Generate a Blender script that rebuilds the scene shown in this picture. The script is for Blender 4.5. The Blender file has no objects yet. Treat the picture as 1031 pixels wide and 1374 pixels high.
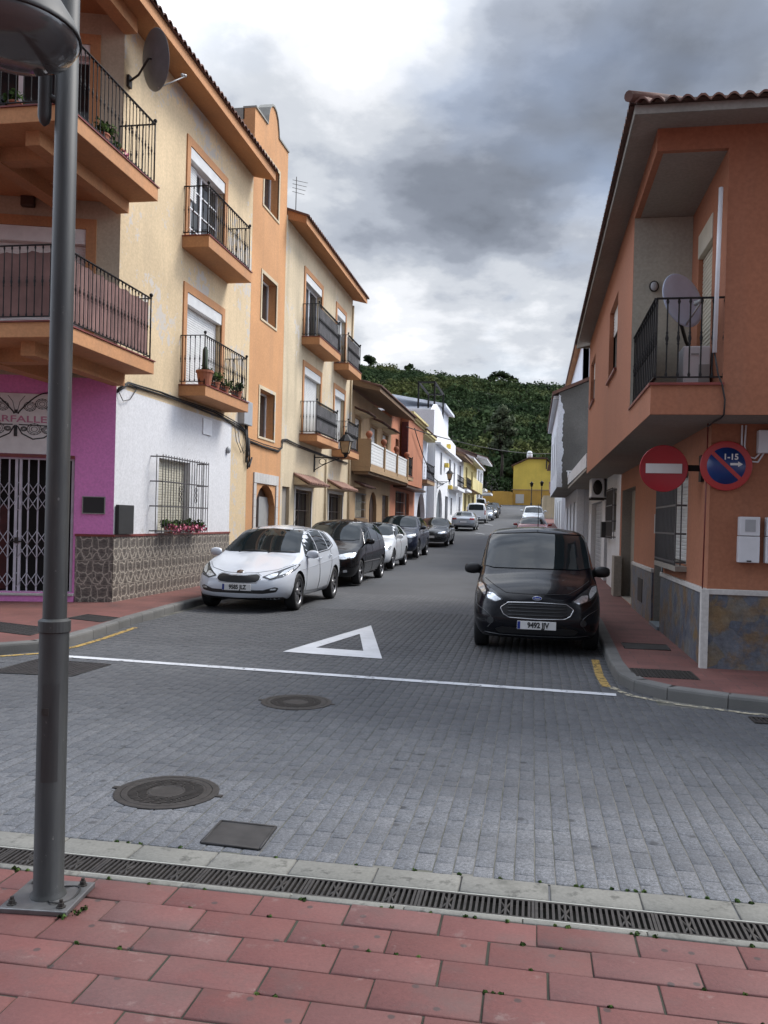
import bpy, bmesh, math, random
import numpy as np
from mathutils import Vector, Matrix
from mathutils.bvhtree import BVHTree
from mathutils.geometry import delaunay_2d_cdt
R = math.radians
PI = math.pi
random.seed(7)
rng = np.random.default_rng(11)
scene = bpy.context.scene
C = scene.collection

# ------------------------------------------------------------------ mesh builder
class MB:
    def __init__(s):
        s.v = []; s.f = []; s.m = []; s.s = []
    def add(s, vs, fs, mat=0, smooth=False):
        b = len(s.v); s.v.extend([tuple(p) for p in vs])
        for f in fs:
            s.f.append([b + i for i in f]); s.m.append(mat); s.s.append(smooth)
        return s
    def box(s, x0, x1, y0, y1, z0, z1, mat=0):
        vs = [(x, y, z) for z in (z0, z1) for y in (y0, y1) for x in (x0, x1)]
        return s.add(vs, [(0, 2, 3, 1), (4, 5, 7, 6), (0, 1, 5, 4), (2, 6, 7, 3), (0, 4, 6, 2), (1, 3, 7, 5)], mat)
    def fbox(s, F, u0, u1, n0, n1, z0, z1, mat=0):
        vs = [F.p(u, n, z) for z in (z0, z1) for n in (n0, n1) for u in (u0, u1)]
        return s.add(vs, [(0, 2, 3, 1), (4, 5, 7, 6), (0, 1, 5, 4), (2, 6, 7, 3), (0, 4, 6, 2), (1, 3, 7, 5)], mat)
    def tube(s, pts, r, n=8, mat=0, cap=True, smooth=True):
        pts = [Vector(p) for p in pts]; k = len(pts)
        rs = r if isinstance(r, (list, tuple)) else [r] * k
        vs = []; prev = None
        for i, p in enumerate(pts):
            t = (pts[min(i + 1, k - 1)] - pts[max(i - 1, 0)])
            if t.length < 1e-9: t = Vector((0, 0, 1))
            t.normalize()
            if prev is None:
                a = t.orthogonal().normalized()
            else:
                a = prev - t * prev.dot(t)
                a = a.normalized() if a.length > 1e-6 else t.orthogonal().normalized()
            prev = a; b = t.cross(a)
            for j in range(n):
                w = 2 * PI * j / n
                vs.append(p + (a * math.cos(w) + b * math.sin(w)) * rs[i])
        fs = [(i * n + j, i * n + (j + 1) % n, (i + 1) * n + (j + 1) % n, (i + 1) * n + j) for i in range(k - 1) for j in range(n)]
        s.add(vs, fs, mat, smooth)
        if cap:
            b = len(s.v) - len(vs)
            s.f.append([b + j for j in range(n)][::-1]); s.m.append(mat); s.s.append(False)
            s.f.append([b + (k - 1) * n + j for j in range(n)]); s.m.append(mat); s.s.append(False)
        return s
    def lathe(s, prof, M=None, n=24, mat=0, smooth=True):
        M = M or Matrix()
        vs = []
        for (r, z) in prof:
            for j in range(n):
                w = 2 * PI * j / n
                vs.append(M @ Vector((r * math.cos(w), r * math.sin(w), z)))
        k = len(prof)
        fs = [(i * n + j, i * n + (j + 1) % n, (i + 1) * n + (j + 1) % n, (i + 1) * n + j) for i in range(k - 1) for j in range(n)]
        return s.add(vs, fs, mat, smooth)
    def prism(s, poly, vec, mat=0):
        k = len(poly); vec = Vector(vec)
        a = [Vector(p) for p in poly]; b = [p + vec for p in a]
        return s.add(a + b, [list(range(k))[::-1], list(range(k, 2 * k))] + [(i, (i + 1) % k, k + (i + 1) % k, k + i) for i in range(k)], mat)
    def sphere(s, c, r, n=10, m=7, mat=0, sc=(1, 1, 1)):
        prof = [(math.sin(PI * i / m) * r + (1e-5 if i in (0, m) else 0), -math.cos(PI * i / m) * r) for i in range(m + 1)]
        M = Matrix.Translation(c) @ Matrix.Diagonal((*sc, 1))
        return s.lathe(prof, M, n, mat)
    def build(s, name, mats, parent=None):
        me = bpy.data.meshes.new(name)
        off = root_loc(parent)
        me.from_pydata([(x - off[0], y - off[1], z - off[2]) for x, y, z in s.v], [], s.f)
        if not isinstance(mats, (list, tuple)): mats = [mats]
        for m in mats: me.materials.append(m)
        me.polygons.foreach_set('material_index', s.m)
        me.polygons.foreach_set('use_smooth', s.s)
        me.update()
        o = bpy.data.objects.new(name, me); C.objects.link(o)
        if parent is not None: o.parent = parent
        return o

def root_loc(p):
    if p is None: return (0, 0, 0)
    while p.parent is not None: p = p.parent
    return p.location if p.type == 'EMPTY' else (p.location if p.location.length > 0 else (0, 0, 0))

class Fr:   # a facade frame: u along the wall, n outward, z up
    def __init__(s, o, u, n):
        s.o = Vector((o[0], o[1], 0)); s.u = Vector((u[0], u[1], 0)).normalized(); s.n = Vector((n[0], n[1], 0)).normalized()
    def p(s, u, n, z):
        v = s.o + s.u * u + s.n * n
        return (v.x, v.y, z)

def thing(name, label, cat, loc=(0, 0, 0), group=None):
    o = bpy.data.objects.new(name, None); C.objects.link(o)
    o.location = loc; o.empty_display_size = 0.2
    o['label'] = label; o['category'] = cat
    if group: o['group'] = group
    return o
def tag(o, label, cat, group=None):
    o['label'] = label; o['category'] = cat
    if group: o['group'] = group
    return o
def recenter(o):   # move a single-mesh thing's origin to the middle of its base
    me = o.data; n = len(me.vertices); co = np.empty(n * 3); me.vertices.foreach_get('co', co); co = co.reshape(-1, 3)
    c = (co.min(0) + co.max(0)) / 2; c[2] = co[:, 2].min()
    me.vertices.foreach_set('co', (co - c).ravel()); me.update(); o.location = c
    return o
def structure(o, kind='structure'):
    o['kind'] = kind; return o
def copy_tree(o, parent=None):
    c = o.copy(); C.objects.link(c)
    if parent is not None: c.parent = parent
    for ch in list(o.children): copy_tree(ch, c)
    return c
def bevel(o, w, seg=2, ang=35):
    m = o.modifiers.new('bevel', 'BEVEL'); m.width = w; m.segments = seg; m.limit_method = 'ANGLE'; m.angle_limit = R(ang)
    return o

def wall(mb, F, u0, u1, z0, z1, t, ops=(), zone=None, us=(), zs=(), back=True, reveal=None):
    """Wall slab with real openings. ops: (u0,u1,z0,z1[,'arch'])."""
    U = sorted({u0, u1, *us, *[o[0] for o in ops], *[o[1] for o in ops]}); U = [x for x in U if u0 - 1e-6 <= x <= u1 + 1e-6]
    Z = sorted({z0, z1, *zs, *[o[2] for o in ops], *[o[3] for o in ops]}); Z = [x for x in Z if z0 - 1e-6 <= x <= z1 + 1e-6]
    zn = zone or (lambda u, z: 0)
    for a, b in zip(U[:-1], U[1:]):
        for c, d in zip(Z[:-1], Z[1:]):
            um, zm = (a + b) / 2, (c + d) / 2
            if any(o[0] < um < o[1] and o[2] < zm < o[3] for o in ops): continue
            m = zn(um, zm)
            mb.add([F.p(a, 0, c), F.p(b, 0, c), F.p(b, 0, d), F.p(a, 0, d)], [(0, 1, 2, 3)], m)
            if back: mb.add([F.p(a, -t, c), F.p(b, -t, c), F.p(b, -t, d), F.p(a, -t, d)], [(3, 2, 1, 0)], m)
    e = zn(u0 + .01, z1 - .01); caps = [((u0, z1), (u1, z1)), ((u0, z0), (u1, z0))]
    for uu in (u0, u1):
        for c, d in zip(Z[:-1], Z[1:]):
            if not any((abs(o[0] - uu) < 1e-6 or abs(o[1] - uu) < 1e-6) and o[2] < (c + d) / 2 < o[3] for o in ops): caps.append(((uu, c), (uu, d)))
    for (p, q) in caps:
        mb.add([F.p(p[0], 0, p[1]), F.p(q[0], 0, q[1]), F.p(q[0], -t, q[1]), F.p(p[0], -t, p[1])], [(0, 1, 2, 3)], e)
    for o in ops:
        a, b, c, d = o[:4]; m = reveal if reveal is not None else zn((a + b) / 2, min(d + .02, z1 - .01))
        if len(o) > 4:
            r = (b - a) / 2; cu = (a + b) / 2; zs_ = d - r * .9; n = 10
            arc = [(cu - r * math.cos(PI * i / n), zs_ + r * .9 * math.sin(PI * i / n)) for i in range(n + 1)]
            h = n // 2
            for part in ([(a, d)] + arc[:h + 1], arc[h:] + [(b, d)]):
                mb.add([F.p(u, 0, z) for u, z in part], [list(range(len(part)))], m)
            for (p, q) in zip(arc[:-1], arc[1:]):
                mb.add([F.p(p[0], 0, p[1]), F.p(q[0], 0, q[1]), F.p(q[0], -t, q[1]), F.p(p[0], -t, p[1])], [(0, 1, 2, 3)], m)
            edges = (((a, c), (a, zs_)), ((b, c), (b, zs_)), ((a, c), (b, c)))
        else:
            edges = [((a, c), (b, c)), ((a, d), (b, d))] + [((q, c), (q, d)) for q in (a, b) if abs(q - u0) > 1e-6 and abs(q - u1) > 1e-6]
        for (p, q) in edges:
            mb.add([F.p(p[0], 0, p[1]), F.p(q[0], 0, q[1]), F.p(q[0], -t, q[1]), F.p(p[0], -t, p[1])], [(0, 1, 2, 3)], m)

def trim_ring(mb, F, u0, u1, z0, z1, w, proud, mat=0, sill=True, depth=.02):
    """painted band round an opening"""
    mb.fbox(F, u0 - w, u0, -depth, proud, z0, z1 + w, mat); mb.fbox(F, u1, u1 + w, -depth, proud, z0, z1 + w, mat)
    mb.fbox(F, u0, u1, -depth, proud, z1, z1 + w, mat)
    if sill: mb.fbox(F, u0 - w, u1 + w, -depth, proud + .003, z0 - w * .6, z0, mat)

def text_mesh(name, s, size, M, mat, parent, extrude=.001, bold=0, align='CENTER', sx=1):
    cu = bpy.data.curves.new(name, 'FONT'); cu.body = s; cu.size = size; cu.extrude = extrude; cu.offset = bold
    cu.align_x = align; cu.align_y = 'CENTER'; cu.resolution_u = 3
    o = bpy.data.objects.new(name, cu); C.objects.link(o)
    dg = bpy.context.evaluated_depsgraph_get(); dg.update()
    me = bpy.data.meshes.new_from_object(o.evaluated_get(dg)); bpy.data.objects.remove(o); bpy.data.curves.remove(cu)
    off = root_loc(parent)
    me.transform(Matrix.Translation((-off[0], -off[1], -off[2])) @ M @ Matrix.Diagonal((sx, 1, 1, 1)))
    me.materials.clear(); me.materials.append(mat); me.name = name
    o = bpy.data.objects.new(name, me); C.objects.link(o); o.parent = parent
    return o
def face_M(origin, u, n):
    """matrix putting text in plane: x->u, y->z up, z->n"""
    u = Vector(u).normalized(); n = Vector(n).normalized(); z = n.cross(u)
    return Matrix(((u.x, z.x, n.x, origin[0]), (u.y, z.y, n.y, origin[1]), (u.z, z.z, n.z, origin[2]), (0, 0, 0, 1)))

# ------------------------------------------------------------------ materials
class NT:
    def __init__(s, name):
        s.m = bpy.data.materials.new(name); s.m.use_nodes = True; s.t = s.m.node_tree
        s.b = s.t.nodes['Principled BSDF']; s.pos = None
    def n(s, typ, **kw):
        nd = s.t.nodes.new(typ)
        for k, v in kw.items():
            if k.startswith('i_'):
                key = k[2:]
                nd.inputs[int(key) if key.isdigit() else key.replace('_', ' ')].default_value = v
            else: setattr(nd, k, v)
        return nd
    def l(s, a, b): s.t.links.new(a, b)
    def P(s):
        if s.pos is None: s.pos = s.n('ShaderNodeNewGeometry').outputs['Position']
        return s.pos
    def noise(s, scale, detail=4, rough=.55, vec=None, stretch=None, dist=0):
        nd = s.n('ShaderNodeTexNoise'); nd.inputs['Scale'].default_value = scale; nd.inputs['Detail'].default_value = detail
        nd.inputs['Roughness'].default_value = rough; nd.inputs['Distortion'].default_value = dist
        v = vec or s.P()
        if stretch:
            mp = s.n('ShaderNodeMapping'); mp.inputs['Scale'].default_value = stretch; s.l(v, mp.inputs['Vector']); v = mp.outputs[0]
        s.l(v, nd.inputs['Vector']); return nd.outputs['Fac']
    def ramp(s, fac, stops):
        nd = s.n('ShaderNodeValToRGB'); e = nd.color_ramp.elements
        while len(e) < len(stops): e.new(.5)
        for i, (p, c) in enumerate(stops):
            e[i].position = p; e[i].color = (*c, 1) if len(c) == 3 else c
        s.l(fac, nd.inputs['Fac']); return nd.outputs['Color']
    def mix(s, fac, a, b, mode='MIX'):
        nd = s.n('ShaderNodeMix', data_type='RGBA', blend_type=mode)
        if isinstance(fac, (int, float)): nd.inputs[0].default_value = fac
        else: s.l(fac, nd.inputs[0])
        for i, x in ((6, a), (7, b)):
            if isinstance(x, tuple): nd.inputs[i].default_value = (*x[:3], 1)
            else: s.l(x, nd.inputs[i])
        return nd.outputs[2]
    def math(s, op, a, b=0.):
        nd = s.n('ShaderNodeMath', operation=op)
        for i, x in ((0, a), (1, b)):
            if isinstance(x, (int, float)): nd.inputs[i].default_value = x
            else: s.l(x, nd.inputs[i])
        return nd.outputs[0]
    def bump(s, h, strength=.3, dist=.01):
        nd = s.n('ShaderNodeBump'); nd.inputs['Strength'].default_value = strength; nd.inputs['Distance'].default_value = dist
        s.l(h, nd.inputs['Height']); s.l(nd.outputs[0], s.b.inputs['Normal'])
    def base(s, c):
        if isinstance(c, tuple): s.b.inputs['Base Color'].default_value = (*c[:3], 1)
        else: s.l(c, s.b.inputs['Base Color'])
    def set(s, **kw):
        for k, v in kw.items(): s.b.inputs[k.replace('_', ' ')].default_value = v
        return s.m
def dk(c, f): return tuple(x * f for x in c)
def lp(a, b, t): return tuple(x * (1 - t) + y * t for x, y in zip(a, b))

def plaster(name, col, var=.2, dirt=.4, chips=0., rough=.88, dirtcol=None):
    t = NT(name)
    c = t.mix(t.ramp(t.noise(.55, 5), [(.3, (0, 0, 0)), (.72, (1, 1, 1))]), dk(col, 1 - var), dk(col, 1 + var * .35))
    dc = dirtcol or lp(dk(col, .45), (.16, .15, .13), .5)
    st = t.ramp(t.noise(1.0, 6, .62, stretch=(2.6, 2.6, .22)), [(.50, (0, 0, 0)), (.74, (1, 1, 1))])
    nd = t.n('ShaderNodeMath', operation='MULTIPLY'); nd.inputs[1].default_value = dirt; t.l(st, nd.inputs[0])
    c = t.mix(nd.outputs[0], c, dc)
    fine = t.ramp(t.noise(26, 3), [(.35, (.88, .88, .88)), (.7, (1.06, 1.06, 1.06))])
    c = t.mix(1., c, fine, 'MULTIPLY')
    if chips:
        ch = t.ramp(t.math('MULTIPLY', t.noise(5, 6, .7), t.ramp(t.noise(.42, 2), [(.40, (.55, .55, .55)), (.66, (1, 1, 1))])), [(.57 - chips, (0, 0, 0)), (.585 - chips, (1, 1, 1))])
        c = t.mix(ch, c, lp(col, (.42, .41, .40), .75))
    t.base(c); t.bump(t.noise(45, 4, .6), .12, .004)
    t.set(Roughness=rough)
    return t.m
def paint(name, col, rough=.4, metal=0., coat=0., var=.08, sp=.5, nscale=6):
    t = NT(name)
    c = t.mix(t.ramp(t.noise(nscale, 4), [(.3, (0, 0, 0)), (.7, (1, 1, 1))]), dk(col, 1 - var), dk(col, 1 + var))
    t.base(c); t.set(Roughness=rough, Metallic=metal, Coat_Weight=coat); t.b.inputs['Specular IOR Level'].default_value = sp
    return t.m
def glassy(name, col=(.012, .014, .017), rough=.03):
    t = NT(name); t.base(col); t.set(Roughness=rough); t.b.inputs['Specular IOR Level'].default_value = .7
    return t.m

M = {}
M['cream'] = plaster('cream_plaster', (.63, .485, .30), chips=.13, dirt=.22)
M['cream2'] = plaster('pale_cream_plaster', (.60, .49, .33), chips=.10, dirt=.38)
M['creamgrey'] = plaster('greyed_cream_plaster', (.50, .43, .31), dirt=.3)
M['orange'] = plaster('orange_plaster', (.56, .285, .125), dirt=.25)
M['trim'] = plaster('orange_trim_plaster', (.50, .245, .11), dirt=.3)
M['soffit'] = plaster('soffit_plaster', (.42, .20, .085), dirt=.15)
M['white'] = plaster('white_plaster', (.63, .63, .64), var=.08, dirt=.12, chips=.02)
M['white2'] = plaster('whitewash', (.74, .745, .755), var=.06, dirt=.12)
M['pink'] = plaster('pink_plaster', (.74, .25, .57), var=.1, dirt=.12, rough=.6)
M['brown'] = plaster('ochre_brown_plaster', (.40, .265, .145), dirt=.35)
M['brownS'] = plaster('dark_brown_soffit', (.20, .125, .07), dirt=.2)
M['salmon'] = plaster('salmon_plaster', (.52, .205, .11), dirt=.3)
M['terra'] = plaster('terracotta_orange_plaster', (.36, .145, .078), dirt=.2, var=.14)
M['grey_cream'] = plaster('grey_cream_plaster', (.42, .41, .34), dirt=.15)
M['taupe'] = plaster('taupe_plaster', (.30, .27, .23), dirt=.1)
M['yellowP'] = plaster('yellow_plaster', (.72, .53, .10), dirt=.15)
M['ochreP'] = plaster('ochre_plaster', (.52, .30, .06), dirt=.2)
M['paleY'] = plaster('pale_yellow_plaster', (.68, .58, .28), dirt=.15)
M['greyP'] = plaster('grey_cement_plaster', (.17, .165, .155), var=.4, dirt=.5, chips=.0)
M['bluewhite'] = plaster('bluish_whitewash', (.68, .71, .765), dirt=.1, var=.05)
M['stone'] = plaster('pale_door_stone', (.55, .53, .50), dirt=.2)
M['concrete'] = plaster('old_concrete', (.30, .30, .27), var=.25, dirt=.4)
M['iron'] = paint('black_iron', (.009, .008, .008), rough=.6, sp=.3)
M['ironbrown'] = paint('brown_iron', (.05, .03, .02), rough=.55)
M['screen'] = paint('brown_balcony_screen', (.21, .12, .105), rough=.9, var=.25, nscale=3)
M['screen_grey'] = paint('grey_balcony_screen', (.20, .19, .19), rough=.8, var=.3, nscale=3)
M['mesh_dark'] = paint('black_shade_cloth', (.018, .016, .015), rough=.8, var=.2, nscale=30)
M['alu'] = paint('white_aluminium', (.72, .73, .74), rough=.4)
M['shutter'] = paint('white_shutter', (.66, .66, .64), rough=.5)
M['shutter_cream'] = paint('cream_shutter', (.50, .47, .38), rough=.5)
M['glass'] = glassy('window_glass', (.02, .022, .025), .05)
M['dark'] = paint('dark_interior', (.012, .011, .010), rough=.9)
M['darkred'] = paint('dark_red_poster', (.07, .010, .010), rough=.5, var=.4)
M['grille_white'] = paint('lilac_white_gate_paint', (.50, .49, .54), rough=.45, var=.15)
M['grille_grey'] = paint('grey_wrought_iron', (.065, .06, .06), rough=.5)
M['redstrip'] = paint('dark_red_tile_cap', (.17, .035, .028), rough=.35, var=.3)
M['wood'] = paint('dark_brown_wood', (.055, .028, .016), rough=.5, var=.3)
M['bluedoor'] = paint('grey_blue_door_paint', (.16, .185, .20), rough=.45)
M['steelgrey'] = paint('post_grey_metal', (.036, .038, .037), rough=.42, metal=.1, var=.18, nscale=9)
M['galv'] = paint('galvanised_steel', (.17, .17, .17), rough=.42, metal=.7, var=.2, nscale=12)
M['castiron'] = paint('cast_iron', (.030, .026, .023), rough=.6, metal=.35, var=.35, nscale=30)
M['castflat'] = paint('worn_cover_iron', (.026, .024, .023), rough=.6, metal=.2, var=.4, nscale=9)
M['plasticwhite'] = paint('white_plastic', (.62, .63, .65), rough=.35, var=.05)
M['plasticgrey'] = paint('grey_plastic', (.33, .34, .35), rough=.45)
M['black'] = paint('black_rubber', (.012, .012, .012), rough=.6)
M['cable'] = paint('black_cable', (.018, .017, .017), rough=.6)
M['terracotta'] = paint('terracotta_pot', (.30, .105, .055), rough=.8, var=.2)
M['cactus'] = paint('cactus_green', (.03, .05, .02), rough=.6, var=.3, nscale=30)
M['pinkflower'] = paint('pink_petals', (.48, .12, .19), rough=.6, var=.4, nscale=30)
M['dish'] = paint('weathered_dish_grey', (.14, .155, .165), rough=.5, var=.12)
M['dishlight'] = paint('pale_grey_dish', (.46, .54, .68), rough=.4, var=.06)
M['lampglass'] = glassy('smoked_lamp_bowl', (.055, .055, .055), .12)
M['lantern_glass'] = paint('amber_lantern_glass', (.42, .30, .16), rough=.15, var=.2)
M['signred'] = paint('sign_red', (.34, .010, .018), rough=.3, var=.06)
M['signred2'] = paint('sign_red_border', (.42, .035, .035), rough=.3, var=.08)
M['signblue'] = paint('sign_blue', (.010, .036, .16), rough=.3, var=.06)
M['signwhite'] = paint('sign_white', (.68, .68, .66), rough=.35)
M['ink'] = paint('black_ink', (.02, .02, .02), rough=.6)
M['pinkink'] = paint('faded_pink_lettering', (.50, .20, .30), rough=.6)
M['lightgrey'] = paint('light_grey_metal', (.30, .30, .29), rough=.4)

t = NT('worn_post_paint')
c = t.mix(t.ramp(t.noise(7, 5, .65, stretch=(3, 3, .35)), [(.35, (0, 0, 0)), (.68, (1, 1, 1))]), (.018, .019, .019), (.034, .035, .033))
c = t.mix(t.ramp(t.noise(38, 6, .72, stretch=(1, 1, .5)), [(.66, (0, 0, 0)), (.70, (.8, .8, .8))]), c, (.16, .155, .145))
c = t.mix(t.ramp(t.noise(4, 6, .7, stretch=(2, 2, .3)), [(.56, (0, 0, 0)), (.74, (.6, .6, .6))]), c, (.065, .055, .043))
t.base(c); t.set(Roughness=.58, Metallic=.0); M['steelgrey'] = t.m
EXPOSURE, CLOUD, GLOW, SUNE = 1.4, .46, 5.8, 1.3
# ------------------------------------------------------------------ camera
cam = bpy.data.cameras.new('camera'); co = bpy.data.objects.new('camera', cam); C.objects.link(co)
YAW, PITCH, ROLL = R(9.93), R(-.3), R(1.45)
f = Vector((-math.sin(YAW), math.cos(YAW), 0)); r_ = Vector((math.cos(YAW), math.sin(YAW), 0)); u_ = Vector((0, 0, 1))
f2 = f * math.cos(PITCH) + u_ * math.sin(PITCH); u2 = u_ * math.cos(PITCH) - f * math.sin(PITCH)
r3 = r_ * math.cos(ROLL) + u2 * math.sin(ROLL); u3 = u2 * math.cos(ROLL) - r_ * math.sin(ROLL)
co.matrix_world = Matrix(((r3.x, u3.x, -f2.x, 0), (r3.y, u3.y, -f2.y, 0), (r3.z, u3.z, -f2.z, 1.65), (0, 0, 0, 1)))
cam.sensor_fit = 'VERTICAL'; cam.sensor_height = 36; cam.lens = 1142 / 1374 * 36
cam.shift_y = .0123; cam.clip_end = 4000; cam.clip_start = .05
scene.camera = co
scene.view_settings.view_transform = 'Standard'; scene.view_settings.look = 'None'
scene.view_settings.gamma = 1; scene.view_settings.exposure = EXPOSURE

# ------------------------------------------------------------------ sky: Nishita blue behind a broken storm deck
SUN_EL, SUN_AZ = R(50), R(52)     # azimuth measured from +Y towards +X
w = bpy.data.worlds.new('World'); scene.world = w; w.use_nodes = True
nt = w.node_tree; nt.nodes.clear()
def N(t, **k):
    n = nt.nodes.new(t)
    for a, b in k.items(): setattr(n, a, b)
    return n
def Lk(a, b): nt.links.new(a, b)
def mth(op, a, b=None, c=None, clamp=False):
    n = N('ShaderNodeMath', operation=op); n.use_clamp = clamp
    for i, x in enumerate((a, b, c)):
        if x is None: continue
        if isinstance(x, (int, float)): n.inputs[i].default_value = x
        else: Lk(x, n.inputs[i])
    return n.outputs[0]
def wramp(fac, stops, interp='LINEAR'):
    n = N('ShaderNodeValToRGB'); e = n.color_ramp.elements; n.color_ramp.interpolation = interp
    while len(e) < len(stops): e.new(.5)
    for i, (p, c) in enumerate(stops): e[i].position = p; e[i].color = (*c, 1)
    Lk(fac, n.inputs[0]); return n.outputs[0]
sky = N('ShaderNodeTexSky', sky_type='NISHITA'); sky.sun_disc = False; sky.sun_elevation = SUN_EL; sky.sun_rotation = SUN_AZ
tc = N('ShaderNodeTexCoord'); sep = N('ShaderNodeSeparateXYZ'); Lk(tc.outputs['Generated'], sep.inputs[0])
zz = mth('ADD', mth('MAXIMUM', sep.outputs[2], 0.0), .24)
px = mth('DIVIDE', sep.outputs[0], zz); py = mth('DIVIDE', sep.outputs[1], zz)
cmb = N('ShaderNodeCombineXYZ'); Lk(px, cmb.inputs[0]); Lk(py, cmb.inputs[1])
def wn(scale, detail, rough, off, dist=0.):
    mp = N('ShaderNodeMapping'); mp.inputs['Location'].default_value = off; Lk(cmb.outputs[0], mp.inputs[0])
    n = N('ShaderNodeTexNoise'); n.inputs['Scale'].default_value = scale; n.inputs['Detail'].default_value = detail
    n.inputs['Roughness'].default_value = rough; n.inputs['Distortion'].default_value = dist; Lk(mp.outputs[0], n.inputs[0])
    return n.outputs[0]
big = wn(.85, 3, .5, (4.3, 1.7, 0)); det = wn(2.8, 11, .56, (1.1, 7.3, 2), .10)
def lobe(d, width):   # smooth bump of brightness around a direction
    v = Vector(d).normalized(); n = N('ShaderNodeVectorMath', operation='DOT_PRODUCT')
    Lk(tc.outputs['Generated'], n.inputs[0]); n.inputs[1].default_value = v
    return mth('SMOOTH_MAX', mth('DIVIDE', mth('SUBTRACT', n.outputs[1], 1 - width), width), 0., .15)
def pxdir(x, y): return f2 + r3 * ((x - 516) / 1142) - u3 * ((y - 704) / 1142)
b = mth('ADD', mth('MULTIPLY', big, .45), mth('MULTIPLY', det, .95))           # ~ .65 mean
b = mth('SUBTRACT', b, .195)
for (d, wd, k) in ((pxdir(330, -20), .035, .26), (pxdir(620, -80), .03, .14), (pxdir(600, 500), .012, .20), (pxdir(780, 400), .008, .12), (pxdir(430, 330), .010, .10), (pxdir(980, 40), .05, .05),
                   (pxdir(600, 240), .05, -.03), (pxdir(900, 230), .03, -.05), (pxdir(470, 440), .006, .12), (pxdir(470, 250), .02, .0)):
    b = mth('ADD', b, mth('MULTIPLY', lobe(d, wd), k))
cl = wramp(b, [(.26, (.15, .168, .205)), (.40, (.205, .23, .28)), (.50, (.285, .315, .375)), (.59, (.40, .435, .50)), (.69, (.56, .59, .64)), (.80, (.76, .78, .82)), (.92, (1.08, 1.08, 1.08))], 'EASE')
# thin places let the blue of the real sky through
gap = wramp(mth('ADD', mth('MULTIPLY', wn(1.5, 4, .5, (9, 3, 5)), 1.), mth('MULTIPLY', lobe(pxdir(860, -60), .05), .12)), [(.58, (0, 0, 0)), (.72, (.22, .22, .22))])
# unseen bright lobes added at both sides and overhead to light the facades
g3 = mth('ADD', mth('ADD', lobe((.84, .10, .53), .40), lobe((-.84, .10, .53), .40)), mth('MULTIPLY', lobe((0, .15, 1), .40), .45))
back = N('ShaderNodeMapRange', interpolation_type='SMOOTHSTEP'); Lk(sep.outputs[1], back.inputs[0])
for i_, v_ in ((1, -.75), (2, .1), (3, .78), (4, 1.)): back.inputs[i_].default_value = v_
glow = mth('MULTIPLY', mth('ADD', 1.0, mth('MULTIPLY', g3, GLOW)), back.outputs[0])   # unseen sky behind the viewer dimmed to darken surfaces facing it
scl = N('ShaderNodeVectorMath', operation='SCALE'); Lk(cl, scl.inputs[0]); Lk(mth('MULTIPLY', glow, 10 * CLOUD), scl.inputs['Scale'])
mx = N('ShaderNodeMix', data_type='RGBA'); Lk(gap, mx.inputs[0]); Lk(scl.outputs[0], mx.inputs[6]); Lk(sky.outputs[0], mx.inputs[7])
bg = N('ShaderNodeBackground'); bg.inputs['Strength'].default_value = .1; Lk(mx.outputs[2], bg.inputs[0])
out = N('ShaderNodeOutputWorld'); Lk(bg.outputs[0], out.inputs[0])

sl = bpy.data.lights.new('sun', 'SUN'); sl.energy = SUNE; sl.angle = R(22); sl.color = (1, .95, .88)
so = bpy.data.objects.new('sun', sl); C.objects.link(so)
sd = Vector((math.sin(SUN_AZ) * math.cos(SUN_EL), math.cos(SUN_AZ) * math.cos(SUN_EL), math.sin(SUN_EL)))
so.rotation_euler = sd.to_track_quat('Z', 'Y').to_euler(); so.location = (0, 0, 30)
# ------------------------------------------------------------------ ground
ZR = [(-30, 0), (17, 0), (21, .03), (26.4, .09), (32.2, .19), (42.4, .42), (52, .70), (62.7, 1.02), (77, 1.56), (90, 2.05), (104, 2.62), (125, 4.35), (140, 5.6), (170, 9)]
def zr(y):
    for (a, za), (b_, zb) in zip(ZR[:-1], ZR[1:]):
        if y <= b_: return za + (zb - za) * (y - a) / (b_ - a)
    return ZR[-1][1]

t = NT('asphalt_road')
ag = t.ramp(t.noise(140, 3), [(.3, (.80, .80, .80)), (.7, (1.15, 1.15, 1.15))])
ac = t.mix(t.ramp(t.noise(.35, 5), [(.3, (0, 0, 0)), (.7, (1, 1, 1))]), (0.051, 0.053, 0.058), (0.073, 0.076, 0.082))
ac = t.mix(1., ac, ag, 'MULTIPLY')
# block paving up to the asphalt edge
sp = t.n('ShaderNodeSeparateXYZ'); t.l(t.P(), sp.inputs[0])
cb = t.n('ShaderNodeCombineXYZ'); t.l(sp.outputs[1], cb.inputs[0]); t.l(sp.outputs[0], cb.inputs[1])
bk = t.n('ShaderNodeTexBrick'); bk.offset = .5
for k, v in dict(Scale=1., Mortar_Size=.005, Mortar_Smooth=.3, Bias=0., Brick_Width=.2, Row_Height=.095).items(): bk.inputs[k.replace('_', ' ')].default_value = v
bk.inputs['Color1'].default_value = (0.068, 0.072, 0.079, 1); bk.inputs['Color2'].default_value = (0.090, 0.093, 0.100, 1); bk.inputs['Mortar'].default_value = (0.037, 0.037, 0.037, 1)
t.l(cb.outputs[0], bk.inputs[0])
bc = t.mix(1., bk.outputs['Color'], ag, 'MULTIPLY')
wob = t.math('ADD', sp.outputs[1], t.math('MULTIPLY', t.noise(.5, 2), 2.))
asp = t.math('MULTIPLY', t.math('GREATER_THAN', wob, 19.5), t.math('LESS_THAN', t.math('ABSOLUTE', t.math('ADD', sp.outputs[0], 2.5)), 9))
oil = t.ramp(t.noise(.9, 5, .6), [(.56, (0, 0, 0)), (.75, (.5, .5, .5))])
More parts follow.
